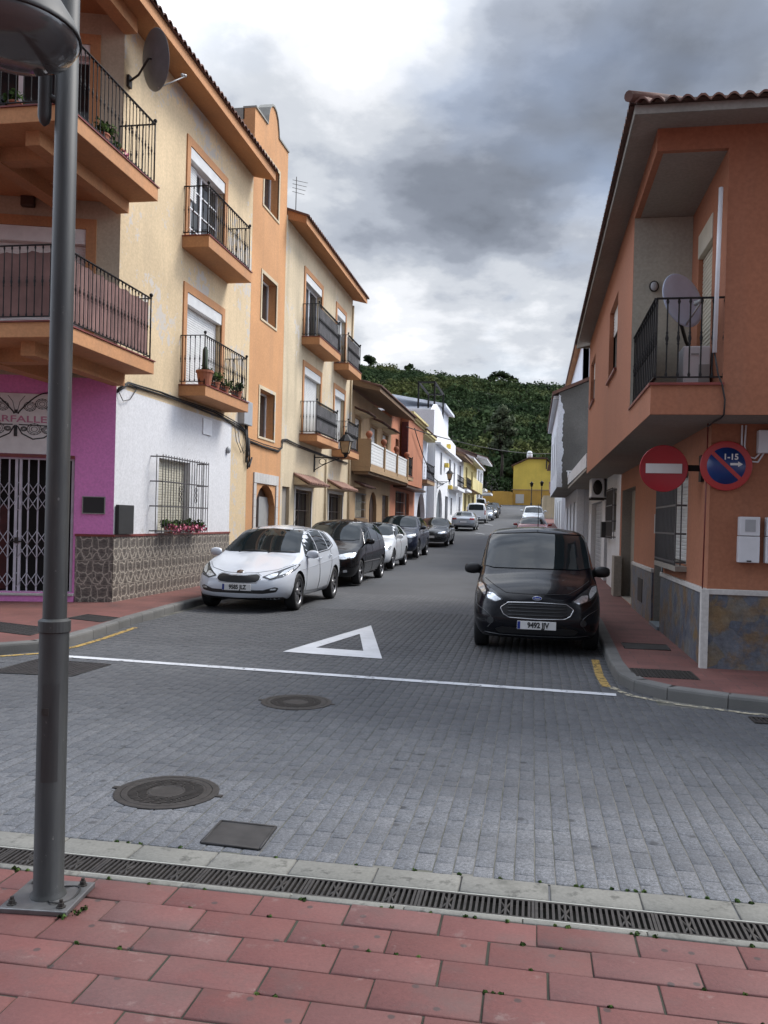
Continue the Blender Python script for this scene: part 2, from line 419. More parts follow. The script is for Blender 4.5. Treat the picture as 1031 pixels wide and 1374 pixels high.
t.base(t.mix(oil, t.mix(asp, bc, ac), (0.031, 0.031, 0.033))); t.set(Roughness=.82); t.bump(t.noise(160, 3), .5, .004)
M['road'] = t.m

def sheet(name, xs, ys, zf, mat):
    mb = MB(); nx = len(xs)
    mb.add([(x, y, zf(x, y)) for y in ys for x in xs], [(j * nx + i, j * nx + i + 1, (j + 1) * nx + i + 1, (j + 1) * nx + i) for j in range(len(ys) - 1) for i in range(nx - 1)], 0, True)
    return structure(mb.build(name, mat))
ys = [3.79] + list(np.arange(6, 140.1, 2.)) + [150, 160, 170]
sheet('road', [-420, -120, -40, -12, -6, 0, 1, 6, 12, 40, 120, 420], ys, lambda x, y: zr(y) - .006, M['road'])

# setts: real blocks near the camera
def blocks(name, cells, mat, z0, h, joint, ch, jit, tilt, jy=None):
    """cells: array (n,4) x0,x1,y0,y1 -> chamfered blocks in one mesh"""
    c = np.array(cells); n = len(c)
    x0, x1, y0, y1 = c.T; j = joint / 2
    dx = rng.normal(0, jit, n); dy = rng.normal(0, jit, n); dz = rng.normal(0, tilt, n)
    x0 = x0 + j + dx; x1 = x1 - j + dx; k_ = j if jy is None else jy / 2; y0 = y0 + k_ + dy; y1 = y1 - k_ + dy
    q = []
    for (e, z) in ((0, z0 - h), (0, z0 - ch), (ch, z0)):
        zt = np.clip(rng.normal(0, tilt, (n, 4)), -2 * tilt, 2 * tilt) * (1 if z == z0 else 0) + (dz[:, None] if z > z0 - h else 0)
        for k, (xx, yy) in enumerate(((x0 + e, y0 + e), (x1 - e, y0 + e), (x1 - e, y1 - e), (x0 + e, y1 - e))):
            q.append(np.stack([xx, yy, z + zt[:, k] * np.ones(n)], 1))
    V = np.stack(q, 1).reshape(-1, 3)
    fs = [(0, 1, 5, 4), (1, 2, 6, 5), (2, 3, 7, 6), (3, 0, 4, 7), (4, 5, 9, 8), (5, 6, 10, 9), (6, 7, 11, 10), (7, 4, 8, 11), (8, 9, 10, 11)]
    F = (np.array(fs)[None] + (np.arange(n) * 12)[:, None, None]).reshape(-1, 4)
    me = bpy.data.meshes.new(name); me.vertices.add(len(V)); me.vertices.foreach_set('co', V.ravel())
    me.loops.add(F.size); me.loops.foreach_set('vertex_index', F.ravel()); me.polygons.add(len(F))
    me.polygons.foreach_set('loop_start', np.arange(len(F)) * 4); me.materials.append(mat); me.update(calc_edges=True); me.validate()
    o = bpy.data.objects.new(name, me); C.objects.link(o)
    return structure(o)

t = NT('grey_concrete_setts')
isl = t.n('ShaderNodeNewGeometry').outputs['Random Per Island']
c = t.ramp(isl, [(0, (.074, .077, .082)), (.5, (.081, .084, .089)), (1, (.092, .094, .098))])
pt = t.ramp(t.noise(.42, 5, .6), [(.32, (.74, .75, .79)), (.7, (1.14, 1.13, 1.12))])
c = t.mix(1., c, pt, 'MULTIPLY')
sp = t.n('ShaderNodeSeparateXYZ'); t.l(t.P(), sp.inputs[0])
worn = t.ramp(t.math('ADD', sp.outputs[1], t.math('MULTIPLY', t.noise(.8, 3), 1.2)), [(.0, (1, 1, 1)), (1, (1, 1, 1))])
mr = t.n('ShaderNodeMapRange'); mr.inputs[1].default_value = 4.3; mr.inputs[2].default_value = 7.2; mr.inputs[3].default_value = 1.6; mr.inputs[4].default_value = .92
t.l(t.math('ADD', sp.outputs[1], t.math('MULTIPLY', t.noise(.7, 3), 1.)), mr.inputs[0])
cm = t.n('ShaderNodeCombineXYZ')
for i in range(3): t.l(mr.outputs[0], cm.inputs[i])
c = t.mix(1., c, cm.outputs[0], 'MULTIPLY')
c = t.mix(1., c, t.ramp(t.noise(55, 4, .7), [(.34, (.55, .55, .55)), (.66, (1.35, 1.35, 1.35))]), 'MULTIPLY')
c = t.mix(1., c, t.ramp(t.noise(190, 2, .6), [(.36, (.62, .62, .62)), (.64, (1.34, 1.34, 1.34))]), 'MULTIPLY')
c = t.mix(t.ramp(t.noise(1.3, 6, .65), [(.6, (0, 0, 0)), (.78, (.6, .6, .6))]), c, (.055, .055, .058))
vo = t.n('ShaderNodeTexVoronoi', voronoi_dimensions='2D'); vo.inputs['Scale'].default_value = 1.7; t.l(t.P(), vo.inputs['Vector'])
c = t.mix(t.ramp(t.math('ADD', vo.outputs['Distance'], t.math('MULTIPLY', t.noise(18, 3), .06)), [(.055, (.8, .8, .8)), (.085, (0, 0, 0))]), c, (.028, .028, .03))
trk = t.ramp(t.noise(.55, 4, .55, stretch=(.25, 1.6, 1)), [(.42, (0, 0, 0)), (.64, (.42, .42, .42))])
c = t.mix(trk, c, (.045, .046, .05))
t.base(c); t.set(Roughness=.8); t.bump(t.noise(110, 4, .7), .55, .004)
M['sett'] = t.m
cells = []
for i, x in enumerate(np.arange(-8.5, 8.5, .095)):
    yend = 8.1 if (x < -5.9 or x > 1.1) else 15.2
    y = 3.975 + (i % 2) * .1 - .2 * (i % 2) + rng.uniform(-.03, .03)
    while y < yend:
        l = .2 if rng.random() > .06 else .1
        a = max(y, 3.975)
        if y + l - a > .03: cells.append((x, x + .095, a, y + l))
        y += l
blocks('setts', cells, M['sett'], .003, .02, .005, .0035, .0006, .0007, .003)
t = NT('sand_joint'); t.base(t.mix(t.ramp(t.noise(3, 4), [(.45, (0, 0, 0)), (.7, (1, 1, 1))]), (.13, .125, .11), (.045, .048, .032))); t.set(Roughness=.95)
M['joint'] = t.m
sheet('sett_bed', [-8.6, 0, 8.6], [3.97, 9, 15.3], lambda x, y: -.0015 if y < 15 else -.0045, M['joint'])

# gutter: slabs, grate trough, concrete strip
t = NT('gutter_concrete')
c = t.mix(t.ramp(t.noise(1.7, 5), [(.3, (0, 0, 0)), (.7, (1, 1, 1))]), (0.1166, 0.1141, 0.0998), (0.1674, 0.1624, 0.1438))
c = t.mix(1., c, t.ramp(t.noise(60, 4, .7), [(.3, (.8, .8, .8)), (.7, (1.1, 1.1, 1.1))]), 'MULTIPLY')
c = t.mix(t.ramp(t.noise(4, 6, .65), [(.58, (0, 0, 0)), (.74, (.7, .7, .7))]), c, (0.0515, 0.0515, 0.0422))
c = t.mix(t.ramp(t.noise(11, 6, .7), [(.56, (0, 0, 0)), (.66, (.7, .7, .7))]), c, (0.0372, 0.0360, 0.0310)); t.base(c); t.set(Roughness=.85); t.bump(t.noise(90, 4), .35, .004); M['gutter'] = t.m
cells = [(x, x + .397, 3.79, 3.972) for x in np.arange(-8.62, 8.5, .397)]
blocks('gutter_slabs', cells, M['gutter'], .005, .02, .007, .006, .001, .001)
cells = [(x, x + .5, 3.561, 3.606) for x in np.arange(-8.5, 8.5, .5)]
blocks('gutter_strip', cells, M['gutter'], .004, .02, .004, .004, .0005, .0008)
mb = MB()
for (y0, y1, z0, z1) in ((3.598, 3.61, -.14, .001), (3.786, 3.795, -.14, .001), (3.61, 3.786, -.14, -.12)): mb.box(-8.6, 8.6, y0, y1, z0, z1)
structure(mb.build('gutter_trough', M['concrete']))
sheet('gutter_bed', [-420, 0, 420], [3.55, 3.60], lambda x, y: -.010, M['joint'])
sheet('gutter_bed', [-420, 0, 420], [3.786, 3.98], lambda x, y: -.010, M['joint'])
M['grate'] = paint('grate_iron', (.026, .023, .021), rough=.6, metal=.2, var=.4, nscale=30)
M['moss_joint'] = paint('mossy_dirt_joint', (.022, .023, .015), rough=.95, var=.5, nscale=4)
# drain gratings, one casting each
gm = MB(); W = .497
for y in (3.615, 3.777): gm.box(0, W, y - .004, y + .006, -.022, .001)
gm.box(0, .012, 3.612, 3.783, -.022, .0008); gm.box(W - .012, W, 3.612, 3.783, -.022, .0008)
k = 20
for i in range(1, k):
    x = W * i / k + .002
    if i in (5, 15):
        gm.tube([(x - .022, 3.64, -.007), (x + .022, 3.75, -.007)], .006, 5); gm.tube([(x + .022, 3.64, -.007), (x - .022, 3.75, -.007)], .006, 5)
        gm.box(x - .005, x + .005, 3.620, 3.772, -.02, .0005)
    else: gm.box(x - .0055, x + .0055, 3.620, 3.772, -.02, .0005)
g0 = tag(gm.build('drain_grating', M['grate']), 'slotted cast iron drain grating set in the long gutter channel beside the red tiles', 'drain grating', 'drain gratings in the gutter channel')
recenter(g0); xs = np.arange(-4.2, 2.7, .5)
for i, x in enumerate(xs):
    o = g0 if i == 0 else g0.copy()
    if i: C.objects.link(o)
    o.location = (x, g0.location.y, g0.location.z)

# red paving on our side
t = NT('red_paving_tiles')
isl = t.n('ShaderNodeNewGeometry').outputs['Random Per Island']
c = t.ramp(isl, [(0, (.098, .031, .026)), (.35, (.114, .037, .032)), (.7, (.124, .044, .039)), (1, (.11, .046, .042))])
c = t.mix(1., c, t.ramp(t.noise(1.1, 5, .6), [(.3, (.8, .8, .8)), (.72, (1.14, 1.1, 1.1))]), 'MULTIPLY')
c = t.mix(t.ramp(t.noise(.8, 4), [(.54, (0, 0, 0)), (.74, (.5, .5, .5))]), c, (0.1309, 0.0931, 0.0854))
c = t.mix(1., c, t.ramp(t.noise(75, 5, .75), [(.3, (.8, .8, .8)), (.7, (1.12, 1.12, 1.12))]), 'MULTIPLY')
vo = t.n('ShaderNodeTexVoronoi', voronoi_dimensions='2D'); vo.inputs['Scale'].default_value = 3.4; t.l(t.P(), vo.inputs['Vector'])
c = t.mix(t.ramp(t.math('ADD', vo.outputs['Distance'], t.math('MULTIPLY', t.noise(30, 2), .02)), [(.045, (.75, .75, .75)), (.062, (0, 0, 0))]), c, (0.0252, 0.0203, 0.0189))
scr = t.ramp(t.noise(9, 5, .7, stretch=(1, 6, 1), dist=1.5), [(.71, (0, 0, 0)), (.76, (0.2016, 0.2016, 0.2016))])
c = t.mix(scr, c, (0.2114, 0.1715, 0.1512))
c = t.mix(t.ramp(t.noise(2.3, 7, .68), [(.52, (0, 0, 0)), (.70, (.62, .62, .62))]), c, (0.0700, 0.0434, 0.0392))
c = t.mix(t.ramp(t.noise(5.5, 7, .72), [(.60, (0, 0, 0)), (.68, (.45, .45, .45))]), c, (0.1890, 0.1330, 0.1190))
t.base(c); t.set(Roughness=.74); t.bump(t.noise(60, 5, .65), .4, .005); M['redtile'] = t.m
cells = []
for r in range(14):
    y1 = 3.559 - r * .1855; off = (0, .19, .03, .2)[r % 4] + rng.uniform(-.015, .015)
    for x in np.arange(-6.2 + off + .03, 5, .39): cells.append((x, x + .39, y1 - .1855, y1))
blocks('near_pavement_tiles', cells, M['redtile'], .004, .02, .0075, .004, .0012, .0012)
t = NT('pavement_small_tiles')
bk = t.n('ShaderNodeTexBrick'); bk.offset = .5
for k_, v in dict(Scale=1., Mortar_Size=.004, Mortar_Smooth=.2, Bias=0., Brick_Width=.4, Row_Height=.2).items(): bk.inputs[k_.replace('_', ' ')].default_value = v
bk.inputs['Color1'].default_value = (0.132, 0.050, 0.041, 1); bk.inputs['Color2'].default_value = (0.165, 0.063, 0.053, 1); bk.inputs['Mortar'].default_value = (0.059, 0.046, 0.040, 1)
t.l(t.P(), bk.inputs[0])
c = t.mix(1., bk.outputs['Color'], t.ramp(t.noise(1.2, 5, .6), [(.3, (.7, .7, .72)), (.72, (1.15, 1.12, 1.1))]), 'MULTIPLY')
c = t.mix(1., c, t.ramp(t.noise(40, 4, .7), [(.3, (.82, .82, .82)), (.7, (1.1, 1.1, 1.1))]), 'MULTIPLY')
c = t.mix(t.ramp(t.noise(2.1, 6, .65), [(.57, (0, 0, 0)), (.75, (.6, .6, .6))]), c, (0.0391, 0.0306, 0.0281))
t.base(c); t.set(Roughness=.8); t.bump(t.noise(50, 3), .2, .004); M['pave'] = t.m
sheet('near_pavement', [-420, -60, 0, 60, 420], [-420, -60, -20, 0, .95], lambda x, y: -.001, M['pave'])
sheet('near_pavement_bed', [-420, -60, 0, 60, 420], [.95, 2, 3.57], lambda x, y: -.003, M['moss_joint'])

# side pavements with kerbstones
KL = [(-40, -1.7), (-14, 6.2), (-9, 7.75), (-6.6, 8.5), (-5.98, 8.78), (-5.68, 9.15), (-5.58, 9.6), (-5.62, 10.3), (-5.8, 11.7), (-5.95, 13.6), (-6.0, 15.5), (-6.0, 20)] + [(-6.0, y) for y in range(26, 108, 6)]
KR = [(40, 5.0), (6, 7.35), (2.6, 8.0), (1.8, 8.22), (1.3, 8.46), (1.03, 8.78), (.92, 9.2), (.9, 10), (.95, 12), (1.0, 14), (1.0, 20)] + [(1.0, y) for y in range(26, 100, 6)]
def resample(P, step):
    out = [Vector((*P[0], 0))]
    for a, b_ in zip(P[:-1], P[1:]):
        a = Vector((*a, 0)); b_ = Vector((*b_, 0)); n = max(1, round((b_ - a).length / step))
        for i in range(1, n + 1): out.append(a.lerp(b_, i / n))
    return out
t = NT('kerb_stone')
c = t.mix(t.ramp(t.noise(1.4, 5), [(.3, (0, 0, 0)), (.7, (1, 1, 1))]), (0.091, 0.091, 0.087), (0.147, 0.143, 0.136))
isl = t.n('ShaderNodeNewGeometry').outputs['Random Per Island']
c = t.mix(1., c, t.ramp(isl, [(0, (.85, .85, .85)), (1, (1.1, 1.1, 1.1))]), 'MULTIPLY')
t.base(c); t.set(Roughness=.85); t.bump(t.noise(60, 4), .4, .006); M['kerb'] = t.m
def kerb(name, P, side):
    mb = MB(); Q = resample(P, .5); w = .14
    for a, b_ in zip(Q[:-1], Q[1:]):
        if a.x < -25 or a.x > 25: continue
        d = (b_ - a).normalized(); nrm = Vector((-d.y, d.x, 0)) * side; g = d * .004
        za, zb = zr(a.y), zr(b_.y); prof = [(0, -.1), (0, .095), (.006, .115), (.02, .125), (w, .125), (w, -.1)]
        A = [a + g + nrm * p[0] + Vector((0, 0, za + p[1])) for p in prof]; B = [b_ - g + nrm * p[0] + Vector((0, 0, zb + p[1])) for p in prof]
        n = len(prof); mb.add(A + B, [(i, i + 1, n + i + 1, n + i) for i in range(n - 1)] + [list(range(n))[::-1], list(range(n, 2 * n))])
    return structure(mb.build(name, M['kerb']))
kerb('left_kerb', KL, 1); kerb('right_kerb', KR, -1)
def inner(P, side, off=.13):
    Q = resample(P, .4); out = []
    for i, q in enumerate(Q):
        d = (Q[min(i + 1, len(Q) - 1)] - Q[max(i - 1, 0)]).normalized(); out.append(q + Vector((-d.y, d.x, 0)) * side * off)
    return out
def pavement(name, P, side, xb, ycut, corner):
    I = inner(P, side); lowp = [q for q in I if q.y <= ycut]; hi = [q for q in I if q.y >= lowp[-1].y]
    mb = MB(); mb.add([(q.x, q.y, .121) for q in lowp] + [(xb, lowp[-1].y, .121)] + [(x, y, .121) for x, y in corner], [list(range(len(lowp) + 1 + len(corner)))])
    mb.add([p for q in hi for p in ((q.x, q.y, zr(q.y) + .121), (xb, q.y, zr(q.y) + .121))], [(2 * i, 2 * i + 2, 2 * i + 3, 2 * i + 1) for i in range(len(hi) - 1)])
    return structure(mb.build(name, M['pave']))
pavement('left_pavement', KL, 1, -7.4, 16.5, [(-7.4, 13.9), (-40, 3.5)])
pavement('right_pavement', KR, -1, 2.1, 16.5, [(2.1, 10.0), (40, 10.0)])

# painted markings, worn
def worn(name, col, thr=.60, soft=.06, sc=9):
    t = NT(name); a = t.ramp(t.noise(sc, 7, .72), [(thr - soft, (1, 1, 1)), (thr + soft, (0, 0, 0))])
    t.base(t.mix(t.ramp(t.noise(3, 4), [(.3, (0, 0, 0)), (.7, (1, 1, 1))]), dk(col, .8), col)); t.set(Roughness=.7)
    t.l(a, t.b.inputs['Alpha']); return t.m
M['wline'] = worn('worn_white_road_paint', (.55, .56, .58), .61)
M['wline2'] = worn('solid_white_road_paint', (.58, .59, .61), .68)
M['yline'] = worn('worn_yellow_road_paint', (.38, .25, .07), .56, .05, 14)
M['pline'] = worn('pale_kerb_dust', (.42, .38, .28), .50, .08, 12)
def strip(name, P, w, mat, z=.0085):
    mb = MB(); Q = resample(P, .4); L = []
    for i, q in enumerate(Q):
        d = (Q[min(i + 1, len(Q) - 1)] - Q[max(i - 1, 0)]).normalized(); n = Vector((-d.y, d.x, 0)) * w / 2
        L.append((q - n, q + n))
    mb.add([(v.x, v.y, zr(v.y) + z) for p in L for v in p], [(2 * i, 2 * i + 2, 2 * i + 3, 2 * i + 1) for i in range(len(L) - 1)])
    return structure(mb.build(name, mat))
strip('give_way_line', [(-5.25, 8.93), (.84, 8.55)], .125, M['wline'])
a, b_, c_ = Vector((-2.98, 10.06, 0)), Vector((-2.44, 13.0, 0)), Vector((-1.72, 9.93, 0)); g = (a + b_ + c_) / 3
mb = MB(); O = [a, b_, c_]; I = [g + (p - g) * .50 + Vector((0, -.02, 0)) for p in O]
mb.add([(p.x, p.y, .009) for p in O + I], [(0, 1, 4, 3), (1, 2, 5, 4), (2, 0, 3, 5)]); structure(mb.build('give_way_triangle', M['wline2']))
strip('yellow_kerb_line', [(-6.5, 8.42), (-5.9, 8.68), (-5.56, 9.05), (-5.47, 9.6), (-5.5, 10.3), (-5.62, 11.5)], .08, M['yline'])
strip('yellow_kerb_line', [(.79, 10.7), (.76, 9.6), (.78, 8.95)], .09, M['yline'])
strip('kerb_edge_line', [(.82, 8.95), (.98, 8.55), (1.35, 8.28), (1.85, 8.08), (3.2, 7.75)], .08, M['pline'])
strip('parking_mark', [(-3.9, 59), (-3.2, 57.5)], .15, M['wline2'], .012)
strip('parking_mark', [(-4.3, 76), (-3.4, 73.5)], .15, M['wline2'], .012)
# ------------------------------------------------------------------ building kit
FL = Fr((-7.1, 0), (0, 1), (1, 0))
FR_ = Fr((1.9, 0), (0, 1), (-1, 0))

def slats(mb, F, u0, u1, n, z0, z1, mat=0, pitch=.05):
    k = max(2, int(round((z1 - z0) / pitch))); vs = []
    for i in range(k):
        a = z0 + (z1 - z0) * i / k; b_ = z0 + (z1 - z0) * (i + 1) / k
        for (z, o) in ((a, 0), (a + (b_ - a) * .2, .009), (a + (b_ - a) * .8, .009), (b_, 0)):
            vs += [F.p(u0, n + o, z), F.p(u1, n + o, z)]
    m = len(vs) // 2
    mb.add(vs, [(2 * i, 2 * i + 1, 2 * i + 3, 2 * i + 2) for i in range(m - 1)], mat)

def window(bld, F, u0, u1, z0, z1, depth=.16, frame='alu', shut=0., box=.0, mull=1, glazing=0, shmat='shutter', name='window', glass='glass'):
    """frame (part) with pane, shutter box and roller shutter as sub-parts, set back in its opening"""
    f = MB(); w = .05; n0, n1 = -depth - .05, -depth
    zt = z1 - box
    f.fbox(F, u0 + .002, u0 + w, n0, n1, z0 + .002, zt - .002); f.fbox(F, u1 - w, u1 - .002, n0, n1, z0 + .002, zt - .002)
    f.fbox(F, u0 + w, u1 - w, n0, n1, z0 + .002, z0 + w); f.fbox(F, u0 + w, u1 - w, n0, n1, zt - w, zt - .002)
    for i in range(1, mull + 1):
        u = u0 + (u1 - u0) * i / (mull + 1); f.fbox(F, u - .04, u + .04, n0, n1 + .004, z0 + w, zt - w)
    if glazing:
        for i in range(1, glazing + 1):
            z = z0 + (zt - z0) * i / (glazing + 1); f.fbox(F, u0 + w, u1 - w, n0 + .01, n1 - .006, z - .012, z + .012)
        for j in range(mull + 1):
            u = u0 + (u1 - u0) * (j + .5) / (mull + 1); f.fbox(F, u - .012, u + .012, n0 + .01, n1 - .008, z0 + w, zt - w)
    o = f.build(name, M[frame], bld)
    p = MB(); p.fbox(F, u0 + .01, u1 - .01, n0 + .012, n0 + .022, z0 + .01, zt - .01); p.build('pane', M[glass], o)
    if box:
        b_ = MB(); b_.fbox(F, u0 + .003, u1 - .003, -depth - .05, .012, z1 - box, z1 - .002); bevel(b_.build('shutter_box', M[shmat], o), .008)
    if shut:
        s = MB(); slats(s, F, u0 + .012, u1 - .012, n1 + .022, zt - (zt - z0) * shut, zt); s.build('roller_shutter', M[shmat], o)
    return o

def bar_knuckle(mb, p, h, r=.0075, n=5, kn=(.5,), mat=0):
    x, y, z = p
    mb.tube([(x, y, z), (x, y, z + h)], r, n, mat, cap=False)
    for k in kn:
        zc = z + h * k
        for d, rr, hh in ((0, 2.3, .05), (.055, 1.7, .02), (-.055, 1.7, .02)):
            mb.lathe([(r, zc + d - hh), (r * rr, zc + d), (r, zc + d + hh)], Matrix.Translation((x, y, 0)), n, mat)
    for zc in (z + .03, z + h - .03): mb.lathe([(r, zc - .03), (r * 2, zc), (r, zc + .03)], Matrix.Translation((x, y, 0)), n, mat)

def railing(path, z0, h, pitch=.11, posts=(), low=.06, mb=None, kn=(.5,), r=.0075, n=5, sub=None):
    mb = mb or MB()
    for a, b_ in zip(path[:-1], path[1:]):
        A = Vector((*a, 0)); B = Vector((*b_, 0)); L = (B - A).length; d = (B - A) / L; F = Fr(a, d, (-d.y, d.x))
        mb.fbox(F, 0, L, -.02, .02, z0 + h - .012, z0 + h); mb.fbox(F, 0, L, -.012, .012, z0 + low, z0 + low + .014)
        k = max(1, int(round(L / pitch)))
        for i in range(k + 1):
            p = A + d * (L * i / k)
            bar_knuckle(mb, (p.x, p.y, z0 + low), h - low - .01, r, n, kn)
    for q in posts:
        mb.tube([(q[0], q[1], z0 - .01), (q[0], q[1], z0 + h + .02)], .014, 6); mb.sphere((q[0], q[1], z0 + h + .05), .034, 8, 6)
    return mb

def balcony(bld, F, u0, u1, proj, zb, zt, mat='trim', railh=1.0, pitch=.11, screen=None, posts=True, inset=.05, name='balcony', cap='redstrip', kn=(.5,), lr=5):
    s = MB(); s.fbox(F, u0, u1, -.02, proj, zb, zt - .02); o = bevel(s.build(name, M[mat], bld), .008)
    c = MB(); c.fbox(F, u0 - .015, u1 + .015, -.01, proj + .02, zt - .02, zt); c.build('slab_edge', M[cap], o)
    e = proj - inset
    P = [F.p(u0 + inset, 0, 0)[:2], F.p(u0 + inset, e, 0)[:2], F.p(u1 - inset, e, 0)[:2], F.p(u1 - inset, 0, 0)[:2]]
    m = railing(P, zt, railh, pitch, [P[1], P[2]] if posts else (), kn=kn, n=lr)
    m.build('railing', M['iron'], o)
    if screen:
        k = MB(); k.fbox(F, u0 + inset + .03, u1 - inset - .03, e - .045, e - .035, zt + .09, zt + railh - .07); k.build('privacy_screen', M[screen], o)
    return o

def roof_tiles(bld, F, u0, u1, n_edge, z_edge, back, rise, pitch=.21, amp=.055, name='roof', mat='rooftile', over=.06, hip=False):
    mb = MB(); k = int(round((u1 - u0) / pitch)); st = 8; cols = k * st + 1; course = .42; rows = max(3, int(back / course))
    prof = [(u0 + (u1 - u0) * i / (cols - 1), amp * (abs(math.sin(PI * i / st)) ** .75) - .02 * (abs(math.cos(PI * i / st)) ** 3)) for i in range(cols)]
    vs = []; L = []
    for j in range(rows + 1):
        t0 = j / rows
        for e in ((0,) if j == 0 else (1, 0)):       # step at every course
            n = n_edge + over - (back + over) * t0; z = z_edge + rise * t0 - (.0 if e == 0 else .016)
            L.append([F.p(max(u, u0 + (back + over) * t0) if hip else u, n, z + dz + rng.normal(0, .0015)) for u, dz in prof])
    for row in L: vs += row
    fs = [(j * cols + i, j * cols + i + 1, (j + 1) * cols + i + 1, (j + 1) * cols + i) for j in range(len(L) - 1) for i in range(cols - 1)]
    mb.add(vs, fs, 0, True)
    front = L[0]; low = [F.p(u, n_edge + over, z_edge + max(dz - .022, -.035)) for u, dz in prof]
    mb.add(front + low, [(i, i + 1, cols + i + 1, cols + i) for i in range(cols - 1)])
    # underside and ends
    a = [F.p(u0, n_edge + over, z_edge - .035), F.p(u1, n_edge + over, z_edge - .035), F.p(u1, n_edge - back, z_edge + rise - .035), F.p(u0 + (back if hip else 0), n_edge - back, z_edge + rise - .035)]
    mb.add(a, [(0, 1, 2, 3)])
    for u in ((u1,) if hip else (u0, u1)):
        mb.add([F.p(u, n_edge + over, z_edge - .035), F.p(u, n_edge - back, z_edge + rise - .035), F.p(u, n_edge - back, z_edge + rise + .03), F.p(u, n_edge + over, z_edge + .03)], [(0, 1, 2, 3)])
    return mb.build(name, M[mat], bld)
t = NT('old_roof_tiles')
c = t.ramp(t.noise(2.2, 5, .65), [(.28, (.065, .040, .034)), (.5, (.13, .065, .05)), (.75, (.20, .105, .075))])
c = t.mix(t.ramp(t.noise(7, 5, .7), [(.55, (0, 0, 0)), (.7, (.8, .8, .8))]), c, (.075, .07, .06))
t.base(c); t.set(Roughness=.88); t.bump(t.noise(50, 4), .4, .006); M['rooftile'] = t.m
t = NT('red_hood_tiles'); c = t.ramp(t.noise(6, 5), [(.3, (.17, .085, .062)), (.7, (.30, .165, .12))]); t.base(c); t.set(Roughness=.8); M['hoodtile'] = t.m

def eave(bld, F, u0, u1, proj, zs_in, zs_out, fas, mat='soffit', fmat='trim', name='eave'):
    mb = MB()
    a = [F.p(u0, -.02, zs_in), F.p(u1, -.02, zs_in), F.p(u1, proj, zs_out), F.p(u0, proj, zs_out)]
    b_ = [F.p(u0, -.02, zs_in + .3), F.p(u1, -.02, zs_in + .3), F.p(u1, proj, zs_out + fas), F.p(u0, proj, zs_out + fas)]
    mb.add(a + b_, [(0, 1, 2, 3), (4, 5, 6, 7), (0, 3, 7, 4), (1, 2, 6, 5)], 0)
    mb.add(a + b_, [(3, 2, 6, 7)], 1)
    return mb.build(name, [M[mat], M[fmat]], bld)

def foot(mb, pts, z0, z1, mat=0):   # closed body behind the facades
    mb.prism([(x, y, z0) for x, y in pts], (0, 0, z1 - z0), mat)

def grille(bld, F, u0, u1, z0, z1, n, pitch, name='window_grille', mat='grille_grey', rows=3, r=.008, orn=True, sides=True):
    mb = MB(); k = int(round((u1 - u0) / pitch))
    for i in range(k + 1):
        u = u0 + (u1 - u0) * i / k; mb.tube([F.p(u, n, z0), F.p(u, n, z1)], r, 5, cap=False)
    for j in range(rows + 1):
        z = z0 + .04 + (z1 - z0 - .08) * j / rows; mb.fbox(F, u0, u1, n - .006, n + .010, z - .012, z + .012)
        if sides:
            for u in (u0, u1): mb.fbox(F, u - .008, u + .008, 0, n, z - .012, z + .012)
    if sides:
        for u in (u0, u1): mb.tube([F.p(u, n * .5, z0), F.p(u, n * .5, z1)], r, 5, cap=False)
    if orn:
        for uc in (u0 + (u1 - u0) * .36, u0 + (u1 - u0) * .7):
            for s in (-1, 1):
                for zc in (-.09, .02, .12):
                    c = (z0 + z1) / 2 + zc
                    mb.tube([F.p(uc + s * (.012 + .045 * math.sin(a)), n + .012, c + .05 * math.cos(a)) for a in np.linspace(0, PI, 7)], .007, 4, cap=False)
    return mb.build(name, M[mat], bld)

def tile_hood(bld, F, u0, u1, z, proj, rise, name='tile_hood', mat='hoodtile'):
    o = roof_tiles(bld, F, u0, u1, proj - .02, z, proj - .02, rise, pitch=.2, amp=.05, name=name, mat=mat)
    s = MB(); s.add([F.p(u0 + .03, 0, z - .05), F.p(u1 - .03, 0, z - .05), F.p(u1 - .03, proj - .05, z - .04), F.p(u0 + .03, proj - .05, z - .04),
                     F.p(u0 + .03, 0, z + rise - .05), F.p(u1 - .03, 0, z + rise - .05)], [(0, 1, 2, 3), (0, 3, 4), (1, 5, 2), (3, 2, 5, 4)])
    s.build('hood_underside', M['cream2'], o)
    return o
# ------------------------------------------------------------------ left side of the street
# patterned dado tiles: dark stone-look ceramic with pale wavy outlines
t = NT('patterned_dado_tile')
sp = t.n('ShaderNodeSeparateXYZ'); t.l(t.P(), sp.inputs[0])
hv = t.math('ADD', sp.outputs[1], t.math('MULTIPLY', sp.outputs[0], .9))
cb = t.n('ShaderNodeCombineXYZ'); t.l(hv, cb.inputs[0]); t.l(sp.outputs[2], cb.inputs[1])
tu = t.math('FLOORED_MODULO', hv, .31); tz = t.math('FLOORED_MODULO', t.math('ADD', sp.outputs[2], .01), .42)
fl = t.math('FLOORED_MODULO', t.math('FLOOR', t.math('DIVIDE', t.math('ADD', sp.outputs[2], .01), .42)), 2.)     # every second course is turned over
tu = t.math('ABSOLUTE', t.math('SUBTRACT', t.math('MULTIPLY', fl, .31), tu))
cb2 = t.n('ShaderNodeCombineXYZ'); t.l(tu, cb2.inputs[0]); t.l(tz, cb2.inputs[1])
dn = t.n('ShaderNodeTexNoise'); dn.inputs['Scale'].default_value = 9; t.l(cb2.outputs[0], dn.inputs['Vector'])
ds = t.n('ShaderNodeVectorMath', operation='SCALE'); ds.inputs['Scale'].default_value = .10; t.l(dn.outputs['Color'], ds.inputs[0])
da = t.n('ShaderNodeVectorMath', operation='ADD'); t.l(cb2.outputs[0], da.inputs[0]); t.l(ds.outputs[0], da.inputs[1])
